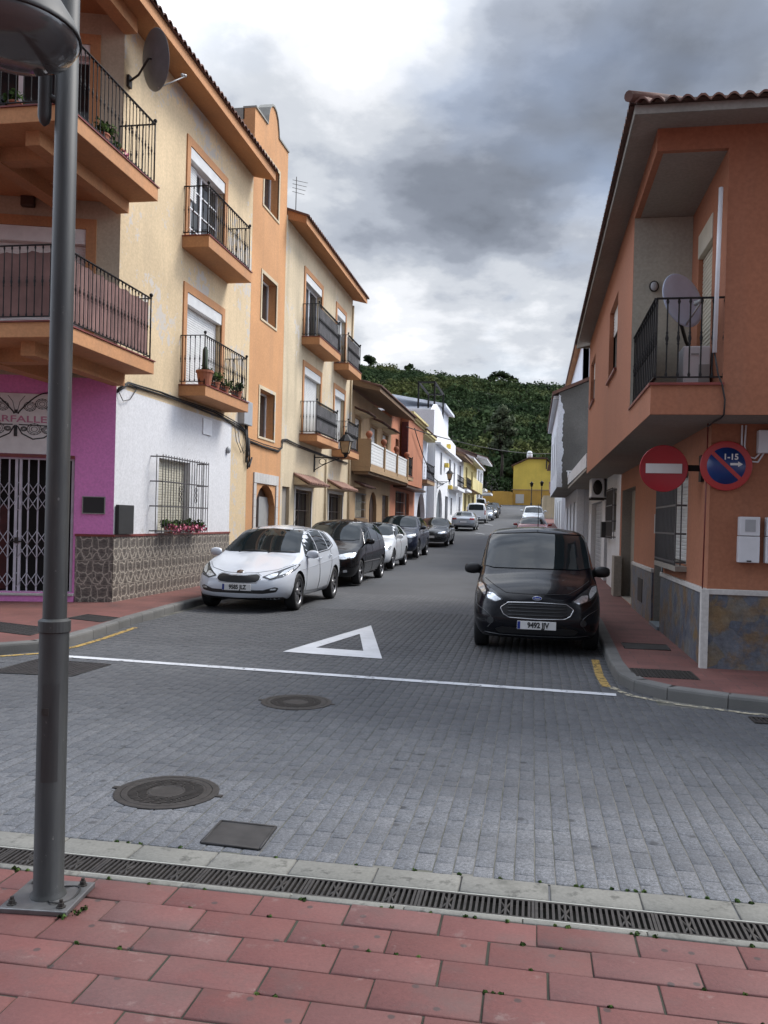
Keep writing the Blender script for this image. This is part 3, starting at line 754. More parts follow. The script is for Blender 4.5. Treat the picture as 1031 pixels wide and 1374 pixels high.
vo = t.n('ShaderNodeTexVoronoi', feature='DISTANCE_TO_EDGE', voronoi_dimensions='2D'); vo.inputs['Scale'].default_value = 6.6; vo.inputs['Randomness'].default_value = .95; t.l(da.outputs[0], vo.inputs['Vector'])
edge = t.ramp(vo.outputs['Distance'], [(.04, (.85, .85, .85)), (.075, (0, 0, 0))])
inner = t.ramp(t.math('ADD', t.noise(14, 5, .6, stretch=(1, 1, 3)), t.math('MULTIPLY', vo.outputs['Distance'], -.35)), [(.22, (.05, .044, .04)), (.42, (.12, .104, .09)), (.7, (.20, .175, .15))])
c = t.mix(edge, inner, (.40, .36, .30))
br = t.n('ShaderNodeTexBrick'); br.offset = 0
for k, v in dict(Scale=1., Mortar_Size=.005, Brick_Width=.31, Row_Height=.42).items(): br.inputs[k.replace('_', ' ')].default_value = v
br.inputs['Color1'].default_value = br.inputs['Color2'].default_value = (0, 0, 0, 1); br.inputs['Mortar'].default_value = (1, 1, 1, 1)
sh = t.n('ShaderNodeMapping'); sh.inputs['Location'].default_value = (0, .01, 0); t.l(cb.outputs[0], sh.inputs[0]); t.l(sh.outputs[0], br.inputs[0])
c = t.mix(br.outputs['Color'], c, (.27, .24, .20))
t.base(c); t.set(Roughness=.42); t.bump(vo.outputs['Distance'], .3, .01); M['dado'] = t.m

# --- corner apartment house
A = thing('apartment_house', 'cream three storey corner house with pink shopfront, white street wall and wrought iron balconies', 'house', (-7.1, 13.6, 0))
F2 = Fr((-7.1, 13.6), (-.957, -.289), (.289, -.957))
mb = MB()
def zoneA(u, z):
    if z < 3.82 and u < 19.25: return 1
    return 0
wins = [(15.35, 16.85, 1.30, 2.74), (16.45, 18.42, 4.26, 6.22), (16.45, 18.42, 7.26, 9.2)]
wall(mb, FL, 13.6, 20.4, .0, 10.25, .24, wins, zoneA, us=(19.25,), zs=(3.82,))
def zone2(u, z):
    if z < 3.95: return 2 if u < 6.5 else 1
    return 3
w2 = [(.66, 4.6, .28, 2.56), (.56, 2.9, 4.3, 6.48), (.56, 2.9, 7.2, 9.62)]
wall(mb, F2, 0, 9.5, .0, 10.25, .24, w2, zone2, zs=(3.95,))
foot(mb, [(-7.35, 13.9), (-7.35, 20.39), (-17, 20.39), (-17, 11.2)], -.05, 10.2, 4)
wA = mb.build('wall', [M['cream'], M['white'], M['pink'], M['creamgrey'], M['dark']], A)
mb = MB(); mb.fbox(FL, 13.6, 19.25, .0, .014, .06, 1.245); mb.fbox(F2, .0, .62, .0, .014, .06, 1.245); mb.build('tiled_dado', M['dado'], A)
mb = MB(); mb.fbox(FL, 13.59, 19.26, .0, .03, 1.245, 1.285); mb.fbox(F2, -.01, .63, .0, .03, 1.245, 1.285); mb.build('dado_cap', M['redstrip'], A)
mb = MB(); mb.fbox(F2, .63, 4.7, 0, .05, .06, .22); mb.build('plinth', M['pink'], A)
mb = MB(); mb.fbox(F2, .63, 4.7, -.2, .075, .22, .262); bevel(mb.build('threshold', M['stone'], A), .008)
# street openings
for (u0, u1, z0, z1), sh, gl in ((wins[1], .97, 0), (wins[2], .0, 3)):
    o = window(A, FL, u0, u1, z0, z1, .15, shut=sh, box=.24, mull=1, glazing=gl, name='balcony_door')
    mb = MB(); trim_ring(mb, FL, u0, u1, z0, z1, .17, .03, sill=False); mb.build('door_surround', M['trim'], A)
mb = MB()   # half lowered shutter leaf of the upper door
slats(mb, FL, 16.47, 17.1, -.12, 8.25, 8.95); mb.build('roller_shutter', M['shutter'], A)
o = window(A, FL, *wins[0], .16, frame='alu', mull=1, shut=.98, shmat='shutter_cream')
grille(A, FL, 14.98, 17.25, 1.30, 2.78, .25, .125, rows=3)
balcony(A, FL, 16.17, 18.78, .57, 4.05, 4.28, railh=1.0, pitch=.115)
balcony(A, FL, 16.17, 18.78, .57, 7.03, 7.28, railh=1.0, pitch=.115)
# corner face openings
for (u0, u1, z0, z1), sh, nm in ((w2[1], .97, 'balcony_door'), (w2[2], .0, 'balcony_door')):
    window(A, F2, u0, u1, z0, z1, .15, shut=sh, box=.26 if sh else .2, mull=1, glazing=0 if sh else 1, name=nm)
    mb = MB(); trim_ring(mb, F2, u0, u1, z0, z1, .17, .03, sill=False); mb.build('door_surround', M['trim'], A)
# corner balconies, whose slabs fill out the cut corner
for zt, zb, scr in ((4.25, 4.02, 'screen'), (7.19, 6.95, None)):
    mb = MB(); P = [(-7.11, 13.55), (-6.4, 13.55), (-6.4, 10.6), (-13.2, 10.6), (-13.2, 11.74)]
    foot(mb, P, zb, zt - .02); o = bevel(mb.build('corner_balcony', M['trim'], A), .008)
    mb = MB(); foot(mb, [(-7.11, 13.565), (-6.38, 13.565), (-6.38, 10.58), (-13.2, 10.58), (-13.2, 11.75)], zt - .02, zt); mb.build('slab_edge', M['redstrip'], o)
    mb = MB(); mb.box(-7.12, -6.9, 10.85, 13.5, zb - .2, zb + .01); mb.box(-13, -7.125, 11.3, 11.55, zb - .2, zb + .01); mb.box(-8.05, -7.8, 10.9, 13.3, zb - .22, zb + .012)
    mb.build('balcony_beam', M['trim'], o)
    e = .055
    P = [(-7.1, 13.55 - e), (-6.4 - e, 13.55 - e), (-6.4 - e, 10.6 + e), (-9.6, 10.6 + e)]
    m = railing(P, zt, 1.05, .115, [P[1], P[2]])
    if not scr:   # hoops in the upper panels
        for i in range(14):
            x = -6.5 - i * .24; m.tube([(x - .12 + .1 * math.cos(a), 10.655, zt + .74 + .16 * math.sin(a)) for a in np.linspace(0, PI, 9)], .007, 4, cap=False)
    m.build('railing', M['iron'], o)
    if scr:
        k = MB(); x = -6.4 - e - .03
        def wavy(p, q, nn):
            p = Vector((*p, 0)); q = Vector((*q, 0)); d = (q - p).normalized(); nr = Vector((-d.y, d.x, 0)); n = int((q - p).length / .055); vs = []
            for i in range(n + 1):
                c = p.lerp(q, i / n) + nr * (.008 * math.sin(i * 2.1)); sag = .03 * abs(math.sin(i * .45)) + rng.uniform(0, .012)
                vs += [(c.x, c.y, zt + .08), (c.x, c.y, zt + .98 - sag)]
            k.add(vs, [(2 * i, 2 * i + 2, 2 * i + 3, 2 * i + 1) for i in range(n)], 0, True)
        wavy((x, 13.46), (x, 10.66), 0); wavy((x, 10.69), (-9.6, 10.69), 0); k.build('privacy_screen', M[scr], o)
# eaves and roof
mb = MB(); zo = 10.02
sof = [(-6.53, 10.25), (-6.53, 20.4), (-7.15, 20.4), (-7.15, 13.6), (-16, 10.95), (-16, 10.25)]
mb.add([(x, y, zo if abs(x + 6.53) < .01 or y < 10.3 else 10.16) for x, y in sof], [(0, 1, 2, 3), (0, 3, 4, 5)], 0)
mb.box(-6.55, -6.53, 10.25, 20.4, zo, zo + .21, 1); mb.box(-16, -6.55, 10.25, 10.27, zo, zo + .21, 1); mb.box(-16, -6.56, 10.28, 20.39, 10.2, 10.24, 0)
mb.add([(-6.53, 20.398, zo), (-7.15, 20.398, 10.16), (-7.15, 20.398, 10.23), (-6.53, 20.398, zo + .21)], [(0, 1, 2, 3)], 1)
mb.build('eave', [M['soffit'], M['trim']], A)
mb = MB(); mb.box(-7.12, -6.88, 10.4, 13.62, 9.86, 10.17); mb.box(-12, -7.13, 10.95, 11.2, 9.86, 10.17); mb.build('eave_beam', M['trim'], A)
roof_tiles(A, FL, 10.2, 20.42, .57, zo + .235, 4.2, 1.45, hip=True)
FW = Fr((-6.5, 10.25), (-1, 0), (0, -1)); roof_tiles(A, FW, 0.1, 9, .02, zo + .235, 4.2, 1.45, hip=True)

# shop: scissor gate, dark shop, sign
mb = MB(); mb.fbox(F2, .3, 5.0, -.9, -.85, .1, 2.9); mb.fbox(F2, .68, 4.6, -.84, -.25, .20, .262); mb.build('shop_interior', M['dark'], A)
mb = MB(); mb.fbox(F2, 1.80, 2.05, -.32, -.31, .3, 1.75); mb.build('shop_poster', M['darkred'], A)
mb = MB()
for u in np.arange(.80, 4.5, .158):
    if abs(u - 1.59) < .08: continue
    mb.fbox(F2, u - .011, u + .011, -.09, -.068, .275, 2.53)
for u in (.70, 1.56, 1.63): mb.fbox(F2, u - .022, u + .022, -.095, -.06, .27, 2.54)
for zc in (2.02, 1.78, 1.20, .97, .48):
    for u in np.arange(.80, 4.3, .158):
        for s in (-1, 1):
            mb.tube([F2.p(u, -.06 - .004 * s, zc - s * .12), F2.p(u + .158, -.06 - .004 * s, zc + s * .12)], .0065, 4)
mb.fbox(F2, .68, 4.55, -.10, -.05, 2.53, 2.558); mb.fbox(F2, .68, 4.55, -.11, -.04, .264, .285)
gate = mb.build('scissor_gate', M['grille_white'], A)
mb = MB(); mb.fbox(F2, 1.57, 1.63, -.05, -.02, 1.1, 1.2); mb.fbox(F2, 1.5, 1.72, -.055, -.045, 1.12, 1.14); mb.build('padlock', M['castiron'], gate)
mb = MB(); mb.fbox(F2, .66, 4.6, -.15, .028, 2.562, 2.612); mb.build('sign_frame', M['redstrip'], A)
mb = MB(); mb.fbox(F2, .86, 2.42, .004, .03, 2.62, 3.64); sgn = bevel(mb.build('shop_sign', M['signwhite'], A), .004)
text_mesh('sign_lettering', 'FARFALLE', .155, face_M(F2.p(1.63, .034, 3.20), (.957, .289, 0), (.289, -.957, 0)), M['pinkink'], sgn, .0015, .002, sx=1.5)
mb = MB(); cu, cz = 1.63, 3.2
def stroke(pts, r=.006): mb.tube([F2.p(cu + a, .034, cz + b_) for a, b_ in pts], r, 4, cap=False)
for s in (-1, 1):
    up = [(s * (.05 + .60 * t_), .13 + .26 * math.sin(t_ * 2.2) + .10 * t_) for t_ in np.linspace(0, 1, 14)]
    stroke([(s * .03, .09)] + up + [(s * .66, .22), (s * .58, .10)], .011)
    stroke([(s * .05, -.09), (s * .62, -.10), (s * .60, -.20), (s * .46, -.30), (s * .28, -.33), (s * .10, -.24), (s * .03, -.12)], .011)
    for cx, cy, rad in ((.22, .22, .10), (.42, .27, .11), (.30, -.16, .12), (.50, -.17, .075), (.13, -.16, .05), (.55, .20, .06)):
        for q in (1, .72, .42): stroke([(s * cx + rad * q * math.cos(a), cy + rad * q * .8 * math.sin(a)) for a in np.linspace(0, 2 * PI, 13)], .0045)
        for a in np.linspace(0, 2 * PI, 13)[:-1]: stroke([(s * cx + rad * .86 * math.cos(a), cy + rad * .69 * math.sin(a)), (s * cx + rad * .94 * math.cos(a), cy + rad * .76 * math.sin(a))], .008)
    stroke([(s * .02, .14), (s * .06, .30), (s * .14, .40)], .004)
stroke([(0, .16), (0, .10)], .03); stroke([(0, -.10), (0, -.22), (0, -.29)], .03)
mb.build('sign_emblem', M['ink'], sgn)

# --- stair tower
T = thing('stair_tower', 'narrow orange stair tower with curved parapet between two cream houses', 'tower', (-7.1, 20.4, 0))
mb = MB()
prof = [(20.4, 11.88), (21.38, 11.9), (21.42, 12.12), (21.52, 12.38), (21.68, 12.53), (21.87, 12.58), (22.06, 12.54), (22.22, 12.40), (22.33, 12.14), (22.37, 11.96), (23.3, 11.98)]
tw = [(21.22, 22.48, 9.76, 11.05), (21.25, 22.5, 6.82, 8.0), (21.27, 22.55, 3.76, 5.0), (21.12, 22.84, .12, 2.52, 'arch')]
wall(mb, FL, 20.404, 23.296, -.02, 11.88, .28, tw)
mb.prism([FL.p(u, 0, z) for u, z in [(20.404, 11.88)] + prof[1:-1] + [(23.296, 11.98), (23.296, 11.88)]], (-.28, 0, 0))
foot(mb, [(-7.38, 20.404), (-7.38, 23.296), (-13, 23.296), (-13, 20.404)], -.02, 11.6, 1)
mb.build('wall', [M['orange'], M['orange']], T)
mb = MB()
for (a, b_) in zip(prof[:-1], prof[1:]):
    mb.add([FL.p(a[0], .035, a[1] + .002), FL.p(b_[0], .035, b_[1] + .002), FL.p(b_[0], -.32, b_[1] + .002), FL.p(a[0], -.32, a[1] + .002),
            FL.p(a[0], .035, a[1] + .05), FL.p(b_[0], .035, b_[1] + .05), FL.p(b_[0], -.32, b_[1] + .05), FL.p(a[0], -.32, a[1] + .05)], [(0, 1, 2, 3), (4, 5, 6, 7), (0, 1, 5, 4), (2, 3, 7, 6), (0, 3, 7, 4), (1, 2, 6, 5)])
mb.box(-13, -7.42, 20.41, 20.6, 11.6, 11.9)
mb.build('parapet_coping', M['concrete'], T)
for k, (u0, u1, z0, z1) in enumerate([x[:4] for x in tw[:3]]):
    window(T, FL, u0, u1, z0, z1, .22, mull=1)
    mb = MB(); trim_ring(mb, FL, u0, u1, z0, z1, .09, .02, sill=True); mb.build('window_surround', M['cream2'], T)
mb = MB()   # stone door surround built of blocks
for i in range(8):
    z0 = .13 + i * .3
    for (a, b_) in ((20.92, 21.12), (22.84, 23.04)): mb.fbox(FL, a, b_, .0, .035, z0, z0 + .292)
for i in range(9):
    u = 20.92 + i * .2356; a, b_ = u, u + .23
    za = lambda q: 2.52 - .86 * .9 + .9 * math.sqrt(max(0, .86 ** 2 - (q - 21.98) ** 2)) if 21.12 < q < 22.84 else 2.52
    lo = [min(2.52, za(a)) if 21.12 < a < 22.84 else 2.46, min(2.52, za(b_)) if 21.12 < b_ < 22.84 else 2.46]
    lo = [2.535, 2.535]
    mb.fbox(FL, a, b_, .0, .038, lo[0], 2.80)
mb.build('door_surround', M['stone'], T)
mb = MB(); mb.fbox(FL, 21.12, 22.84, -.27, -.22, .13, 2.5); d = mb.build('entrance_door', M['wood'], T)
mb = MB(); mb.fbox(FL, 21.95, 22.80, -.22, -.17, .13, 2.2); mb.build('door_leaf', M['lightgrey'], d)
mb = MB(); mb.fbox(FL, 22.2, 22.55, -.17, -.16, .5, 1.0); mb.build('letter_flap', M['dark'], d)

# --- second cream house
B = thing('apartment_house', 'pale cream three storey house with four screened balconies and tiled door hoods', 'house', (-7.1, 23.3, 0))
mb = MB()
dz = zr(26)
bo = [(25.42, 27.45, 7.2, 9.22), (29.66, 31.05, 7.2, 9.22), (25.5, 27.55, 4.24, 6.36), (29.6, 31.2, 4.14, 6.32), (24.85, 26.75, .1, 2.52), (29.1, 31.3, .1, 2.55), (23.5, 24.25, .1, 2.55)]
wall(mb, FL, 23.304, 32.3, -.05, 10.25, .24, bo)
foot(mb, [(-7.36, 23.31), (-7.36, 32.29), (-15, 32.29), (-15, 23.31)], -.05, 10.2, 0)
mb.build('wall', [M['cream2']], B)
for (u0, u1, z0, z1), sh in zip(bo[:4], (.0, .3, .97, .97)):
    window(B, FL, u0, u1, z0, z1, .15, shut=sh, box=.24, mull=1, name='balcony_door')
    mb = MB(); trim_ring(mb, FL, u0, u1, z0, z1, .16, .03, sill=False); mb.build('door_surround', M['trim'], B)
balcony(B, FL, 25.15, 28.0, .57, 6.95, 7.2, screen='screen_grey', lr=4); balcony(B, FL, 29.4, 31.6, .55, 6.93, 7.18, screen='screen_grey', lr=4)
balcony(B, FL, 25.15, 28.0, .57, 4.0, 4.23, screen='screen_grey', lr=4); balcony(B, FL, 29.4, 31.2, .62, 3.88, 4.13, screen='screen_grey', lr=4)
for (u0, u1, z0, z1) in bo[4:6]:
    window(B, FL, u0, u1, z0, z1, .16, frame='wood', mull=1, name='street_door')
    mb = MB(); trim_ring(mb, FL, u0, u1, z0, z1, .10, .02, sill=False); mb.build('door_surround', M['stone'], B)
    grille(B, FL, u0 + .05, u1 - .05, z0 + .1, z1 - .05, -.07, .16, 'door_grille', 'ironbrown', rows=4, orn=False, sides=False)
    tile_hood(B, FL, u0 - .25, u1 + .35, z1 + .18, .5, .28)
mb = MB(); mb.fbox(FL, 23.5, 24.25, -.14, -.1, .1, 2.55); mb.build('service_door', M['taupe'], B)
eave(B, FL, 23.42, 32.4, .55, 10.16, 10.02, .2); roof_tiles(B, FL, 23.4, 32.5, .55, 10.235, 4.0, 1.4)
mb = MB(); mb.tube([FL.p(28.5, .05, .3), FL.p(28.5, .05, 3.7)], .035, 7); mb.tube([FL.p(32.2, .05, .3), FL.p(32.2, .05, 9.9)], .04, 7); mb.build('drainpipe', M['cream2'], B)

# --- ochre house with the long panelled balcony
Cc = thing('terraced_house', 'ochre brown two storey house with a long balcony of white panels and terracotta ball finials', 'house', (-7.1, 32.3, zr(32.3)))
mb = MB(); z0b = zr(37)
co_ = [(33.65, 35.6, 1.72, 2.72), (36.65, 38.45, .2, 2.9, 'arch'), (39.9, 41.65, .25, 2.85), (33.3, 34.5, 3.8, 5.75), (36.55, 38.1, 3.8, 5.75), (39.6, 41.0, 3.8, 5.75)]
wall(mb, FL, 32.304, 42, 0, 6.75, .24, co_); foot(mb, [(-7.36, 32.31), (-7.36, 41.99), (-15, 41.99), (-15, 32.31)], 0, 6.7)
mb.build('wall', M['brown'], Cc)
window(Cc, FL, *co_[0][:4], .16, frame='alu', mull=1, shut=.98, shmat='taupe' if False else 'shutter_cream'); grille(Cc, FL, 33.6, 35.65, 1.7, 2.75, .05, .16, orn=False, sides=False)
mb = MB(); mb.fbox(FL, 33.5, 35.8, 0, .12, 1.55, 1.68); mb.build('window_sill', M['brownS'], Cc)
mb = MB(); mb.fbox(FL, 36.65, 38.45, -.2, -.15, .2, 2.9); mb.fbox(FL, 37.52, 37.58, -.15, -.13, .3, 2.8); mb.build('arched_door', M['wood'], Cc)
mb = MB(); slats(mb, FL, 39.9, 41.65, -.15, .25, 2.85, pitch=.12); mb.build('garage_door', M['ironbrown'], Cc)
for (u0, u1, a, b_) in [x[:4] for x in co_[3:]]:
    window(Cc, FL, u0, u1, a, b_, .14, shut=.6, box=.0, name='balcony_door')
    tile_hood(Cc, FL, u0 - .2, u1 + .2, 5.9, .55, .22, mat='rooftile')
tile_hood(Cc, FL, 33.4, 35.8, 3.0, .4, .18, mat='rooftile')
mb = MB(); mb.box(-7.12, -6.33, 32.7, 43.0, 3.55, 3.72); mb.box(-7.1, -6.33, 32.7, 32.84, 3.72, 4.83)
for y in (32.7, 36.05, 39.5, 42.86): mb.box(-6.5, -6.33, y + .002, y + .14, 3.72, 4.78)
mb.box(-6.47, -6.36, 32.84, 42.86, 3.722, 3.86)
o = bevel(mb.build('balcony', M['brown'], Cc), .01)
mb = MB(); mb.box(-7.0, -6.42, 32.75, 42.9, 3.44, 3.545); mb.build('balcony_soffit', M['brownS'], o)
FB = Fr((-6.42, 0), (0, 1), (1, 0))
for (a, b_) in ((32.86, 36.03), (36.21, 39.48), (39.66, 42.84)):
    mb = MB(); slats(mb, FB, a, b_, 0, 3.88, 4.66, pitch=.14); mb.box(-6.45, -6.39, a, b_, 4.67, 4.75); mb.build('white_panel', M['shutter'], o)
for y in (32.79, 36.12, 39.57, 42.92):
    mb = MB(); mb.lathe([(.11, 4.79), (.06, 4.86), (.09, 4.895), (.134, 4.97), (.135, 5.03), (.10, 5.11), (.001, 5.145)], Matrix.Translation((-6.42, y, 0)), 12); mb.build('ball_finial', M['terracotta'], o)
eave(Cc, FL, 32.35, 42.3, 1.15, 6.9, 6.62, .16, 'brownS', 'brownS'); roof_tiles(Cc, FL, 32.33, 42.4, 1.15, 6.82, 4.5, 1.3)

# --- salmon house
D = thing('terraced_house', 'salmon house with cream cornice and small iron balcony beside the ochre house', 'house', (-7.1, 42, zr(42)))
mb = MB(); do = [(43.8, 46.7, 1.5, 3.2), (47.2, 48.8, .5, 3.2), (43.4, 44.4, 3.95, 5.9), (48.9, 49.7, 4.0, 6.0)]
wall(mb, FL, 42.004, 51, .2, 7.2, .24, do); foot(mb, [(-7.36, 42.01), (-7.36, 50.99), (-14, 50.99), (-14, 42.01)], .2, 7.15)
mb.fbox(FL, 44.9, 50.9, .0, .45, 3.6, 7.15, 0)
mb.build('wall', M['salmon'], D)
mb = MB()
for i, (p, z) in enumerate(((.52, 7.1), (.62, 7.22), (.74, 7.34))): mb.fbox(FL, 44.8 - .1 * i, 51 + .05 * i, -.1, p, z, z + .118)
mb.fbox(FL, 42.3, 44.5, -.1, .3, 7.1, 7.3); mb.build('cornice', M['paleY'], D)
mb = MB(); mb.fbox(FL, 44.7, 44.898, .1, .44, 4.2, 6.9); mb.build('wall_panel', M['darkred'], D)
window(D, FL, *do[0], .16, frame='wood'); grille(D, FL, 43.7, 46.8, 1.5, 3.2, .06, .2, orn=False, sides=False)
mb = MB(); mb.fbox(FL, 47.2, 48.8, -.2, -.15, .5, 3.2); mb.build('street_door', M['wood'], D)
for w_ in do[2:]: window(D, FL, *w_, .14, frame='wood', name='balcony_door')
balcony(D, FL, 42.9, 44.9, .75, 3.75, 3.95, mat='brown', pitch=.14, screen='mesh_dark', lr=4)
mb = MB(); mb.fbox(FL, 43.0, 50.8, 0, .7, 3.36, 3.46); mb.build('canopy', M['wood'], D)
mb = MB(); mb.fbox(FL, 43.6, 46.9, 0, .25, 1.2, 1.42); mb.build('window_box', M['salmon'], D)

# --- small porch house with the arch
P_ = thing('terraced_house', 'low grey white house with round porch arch between salmon and white houses', 'house', (-7.1, 51, zr(51)))
mb = MB(); FLp = Fr((-7.1, 0), (0, 1), (1, 0)); po = [(52.2, 56.2, .7, 3.45, 'arch'), (52.6, 54.6, 4.3, 6.2)]
wall(mb, FLp, 51.004, 57, .4, 6.9, .3, po); foot(mb, [(-7.9, 51.01), (-7.9, 56.99), (-14, 56.99), (-14, 51.01)], .4, 6.85)
mb.build('wall', M['bluewhite'], P_)
mb = MB(); mb.fbox(FLp, 51.1, 56.9, -.75, -.7, .5, 3.6); mb.build('porch_back', M['taupe'], P_)
window(P_, FLp, *po[1], .16, name='balcony_door')
balcony(P_, FLp, 51.4, 55.4, .7, 3.95, 4.2, mat='brown', pitch=.15, screen=None, lr=4)
mb = MB(); mb.fbox(FLp, 52.2, 56.2, -.25, -.2, .75, 1.5); mb.build('porch_rail', M['alu'], P_)
mb = MB(); mb.fbox(FLp, 51.05, 56.5, -.1, .55, 6.9, 7.02); mb.fbox(FLp, 51.03, 56.5, -.1, .65, 7.02, 7.14); mb.build('cornice', M['paleY'], P_)
roof_tiles(P_, FLp, 51.05, 56.5, .6, 7.22, 3.5, 1.0)

# --- tall white house
Ew = thing('terraced_house', 'white house with arched blue grey door, yellow planters and roof terrace', 'house', (-6.6, 57, zr(57)))
FE = Fr((-6.6, 0), (0, 1), (1, 0)); mb = MB()
eo = [(58.5, 62.2, 1.1, 3.95, 'arch'), (64.2, 66.4, 1.1, 3.6), (68.5, 70, 2.2, 3.6), (60.2, 61.4, 5.0, 6.6), (66.5, 68.2, 4.6, 6.6), (70.5, 72, 4.6, 6.6)]
wall(mb, FE, 57, 74, .5, 7.0, .26, eo); foot(mb, [(-6.87, 57), (-6.87, 74), (-15, 74), (-15, 57)], .5, 7.0)
mb.prism([(-6.75, 57.1, 7.0), (-6.75, 73.5, 7.0), (-6.75, 73.5, 8.2), (-6.75, 66.5, 8.4), (-6.75, 61.5, 9.6), (-6.75, 58.6, 9.75), (-6.75, 57.1, 9.2)], (-.25, 0, 0)); mb.box(-12, -7, 58, 60, 7, 9.4)
mb.box(-14, -7.0, 57.1, 57.3, 7.0, 9.2)
mb.build('wall', M['white2'], Ew)
window(Ew, FE, *eo[0][:4], .18, frame='bluedoor', name='arched_door', glass='bluedoor')
for w_ in eo[1:]: window(Ew, FE, *w_, .16, frame='bluedoor')
mb = MB(); mb.fbox(FE, 57.02, 73.9, 0, .35, 6.85, 7.0); mb.fbox(FE, 67, 73.9, 0, .7, 4.2, 4.45); mb.build('cornice', M['white2'], Ew)
mb = MB(); railing([FE.p(67, .65, 0)[:2], FE.p(73.8, .65, 0)[:2]], 4.45, .95, .2, mb=mb, n=4); mb.build('railing', M['iron'], Ew)
mb = MB()
for y in (62.5, 68.5):
    for x in (-7.4, -8.6): mb.box(x - .06, x + .06, y - .06, y + .06, 9.4 if y < 65 else 8.2, 11.9)
mb.box(-7.46, -7.34, 62.3, 68.7, 11.85, 11.98); mb.box(-8.66, -8.54, 62.3, 68.7, 11.85, 11.98); mb.box(-8.6, -7.4, 62.4, 62.55, 11.86, 11.97); mb.box(-8.6, -7.4, 68.4, 68.55, 11.86, 11.97); mb.build('pergola', M['iron'], Ew)
mb = MB(); mb.box(-12, -7.7, 69, 76, 8.2, 11.0); mb.prism([(-7.2, 68.6, 11.0), (-7.2, 76.4, 11.0), (-12.4, 76.4, 11.9), (-12.4, 68.6, 11.9)], (0, 0, .2)); mb.build('roof_room', M['bluewhite'], Ew)
for y, z in ((62.9, 5.7), (64, 7.2), (66.0, 4.2)):
    mb = MB(); mb.fbox(FE, y, y + .8, .02, .3, z, z + .3); tag(recenter(mb.build('planter', M['yellowP'])), 'yellow planter hung on the white house front, %s' % ('over the arched door' if z == 5.7 else ('highest, at the cornice' if z > 7 else 'lowest, beside the wall lantern')), 'planter', 'yellow planters on the white house')

# --- second white house, yellow house, last white house
G1 = thing('terraced_house', 'white house with dark roof canopy and black balcony past the roof terrace', 'house', (-6.9, 74, zr(74)))
FG = Fr((-6.9, 0), (0, 1), (1, 0)); mb = MB(); go = [(75.5, 77.5, 1.7, 4), (79.5, 81.5, 1.7, 4), (75.6, 77.2, 5, 7), (79.6, 81.4, 5, 7)]
wall(mb, FG, 74.004, 84, 1, 7.6, .26, go); foot(mb, [(-7.17, 74.01), (-7.17, 84), (-15, 84), (-15, 74.01)], 1, 7.55); mb.build('wall', M['white2'], G1)
for w_ in go: window(G1, FG, *w_, .16, frame='wood')
balcony(G1, FG, 78, 83.5, .9, 4.5, 4.75, mat='white2', pitch=.25, screen='mesh_dark', lr=4, posts=False)
eave(G1, FG, 74.05, 84.1, .9, 7.6, 7.3, .2, 'brownS', 'brownS'); roof_tiles(G1, FG, 74.05, 84.1, .9, 7.56, 4, 1.2)
G2 = thing('terraced_house', 'pale yellow house with yellow slatted balcony and tiled canopy far down the left side', 'house', (-6.9, 84, zr(84)))
mb = MB(); go = [(86, 88.5, 2.2, 4.6), (91, 93.5, 2.2, 4.6), (97, 100, 2.2, 4.6), (87, 89, 5.4, 7.3), (95, 97, 5.4, 7.3)]
wall(mb, FG, 84.004, 104, 1.5, 8.2, .26, go); foot(mb, [(-7.17, 84.01), (-7.17, 104), (-15, 104), (-15, 84.01)], 1.5, 8.1); mb.build('wall', M['paleY'], G2)
for w_ in go: window(G2, FG, *w_, .16, frame='wood')
mb = MB(); mb.fbox(FG, 85, 101, 0, .9, 4.95, 5.15); slats(mb, FG, 85, 101, .9, 5.15, 6.2, pitch=.2); mb.build('balcony', M['paleY'], G2)
eave(G2, FG, 84.15, 104, 1.0, 8.2, 7.9, .2, 'white2', 'white2'); roof_tiles(G2, FG, 84.15, 104, 1.0, 8.16, 4, 1.3)
tile_hood(G2, FG, 85, 90, 4.75, 1.0, .4, mat='rooftile')
G3 = thing('terraced_house', 'last white house on the left with stepped balconies and wide white eaves', 'house', (-6.9, 104, zr(104)))
mb = MB(); go = [(106, 108, 3, 5.2), (111, 113, 3, 5.2), (106, 109, 6.2, 8.2), (111, 114, 6.2, 8.2)]
wall(mb, FG, 104.004, 117, 2, 9.6, .26, go); foot(mb, [(-7.17, 104.01), (-7.17, 117), (-15, 117), (-15, 104.01)], 2, 9.5); mb.build('wall', M['white2'], G3)
for w_ in go: window(G3, FG, *w_, .16, frame='alu')
balcony(G3, FG, 105, 110, 1.0, 5.6, 5.85, mat='white2', pitch=.3, lr=4, posts=False, cap='white2'); balcony(G3, FG, 111, 116.5, 1.4, 5.3, 5.55, mat='white2', pitch=.3, lr=4, posts=False, cap='white2')
eave(G3, FG, 104.1, 117.2, 1.2, 9.6, 9.3, .22, 'white2', 'white2'); roof_tiles(G3, FG, 104.1, 117.2, 1.2, 9.56, 4, 1.3)
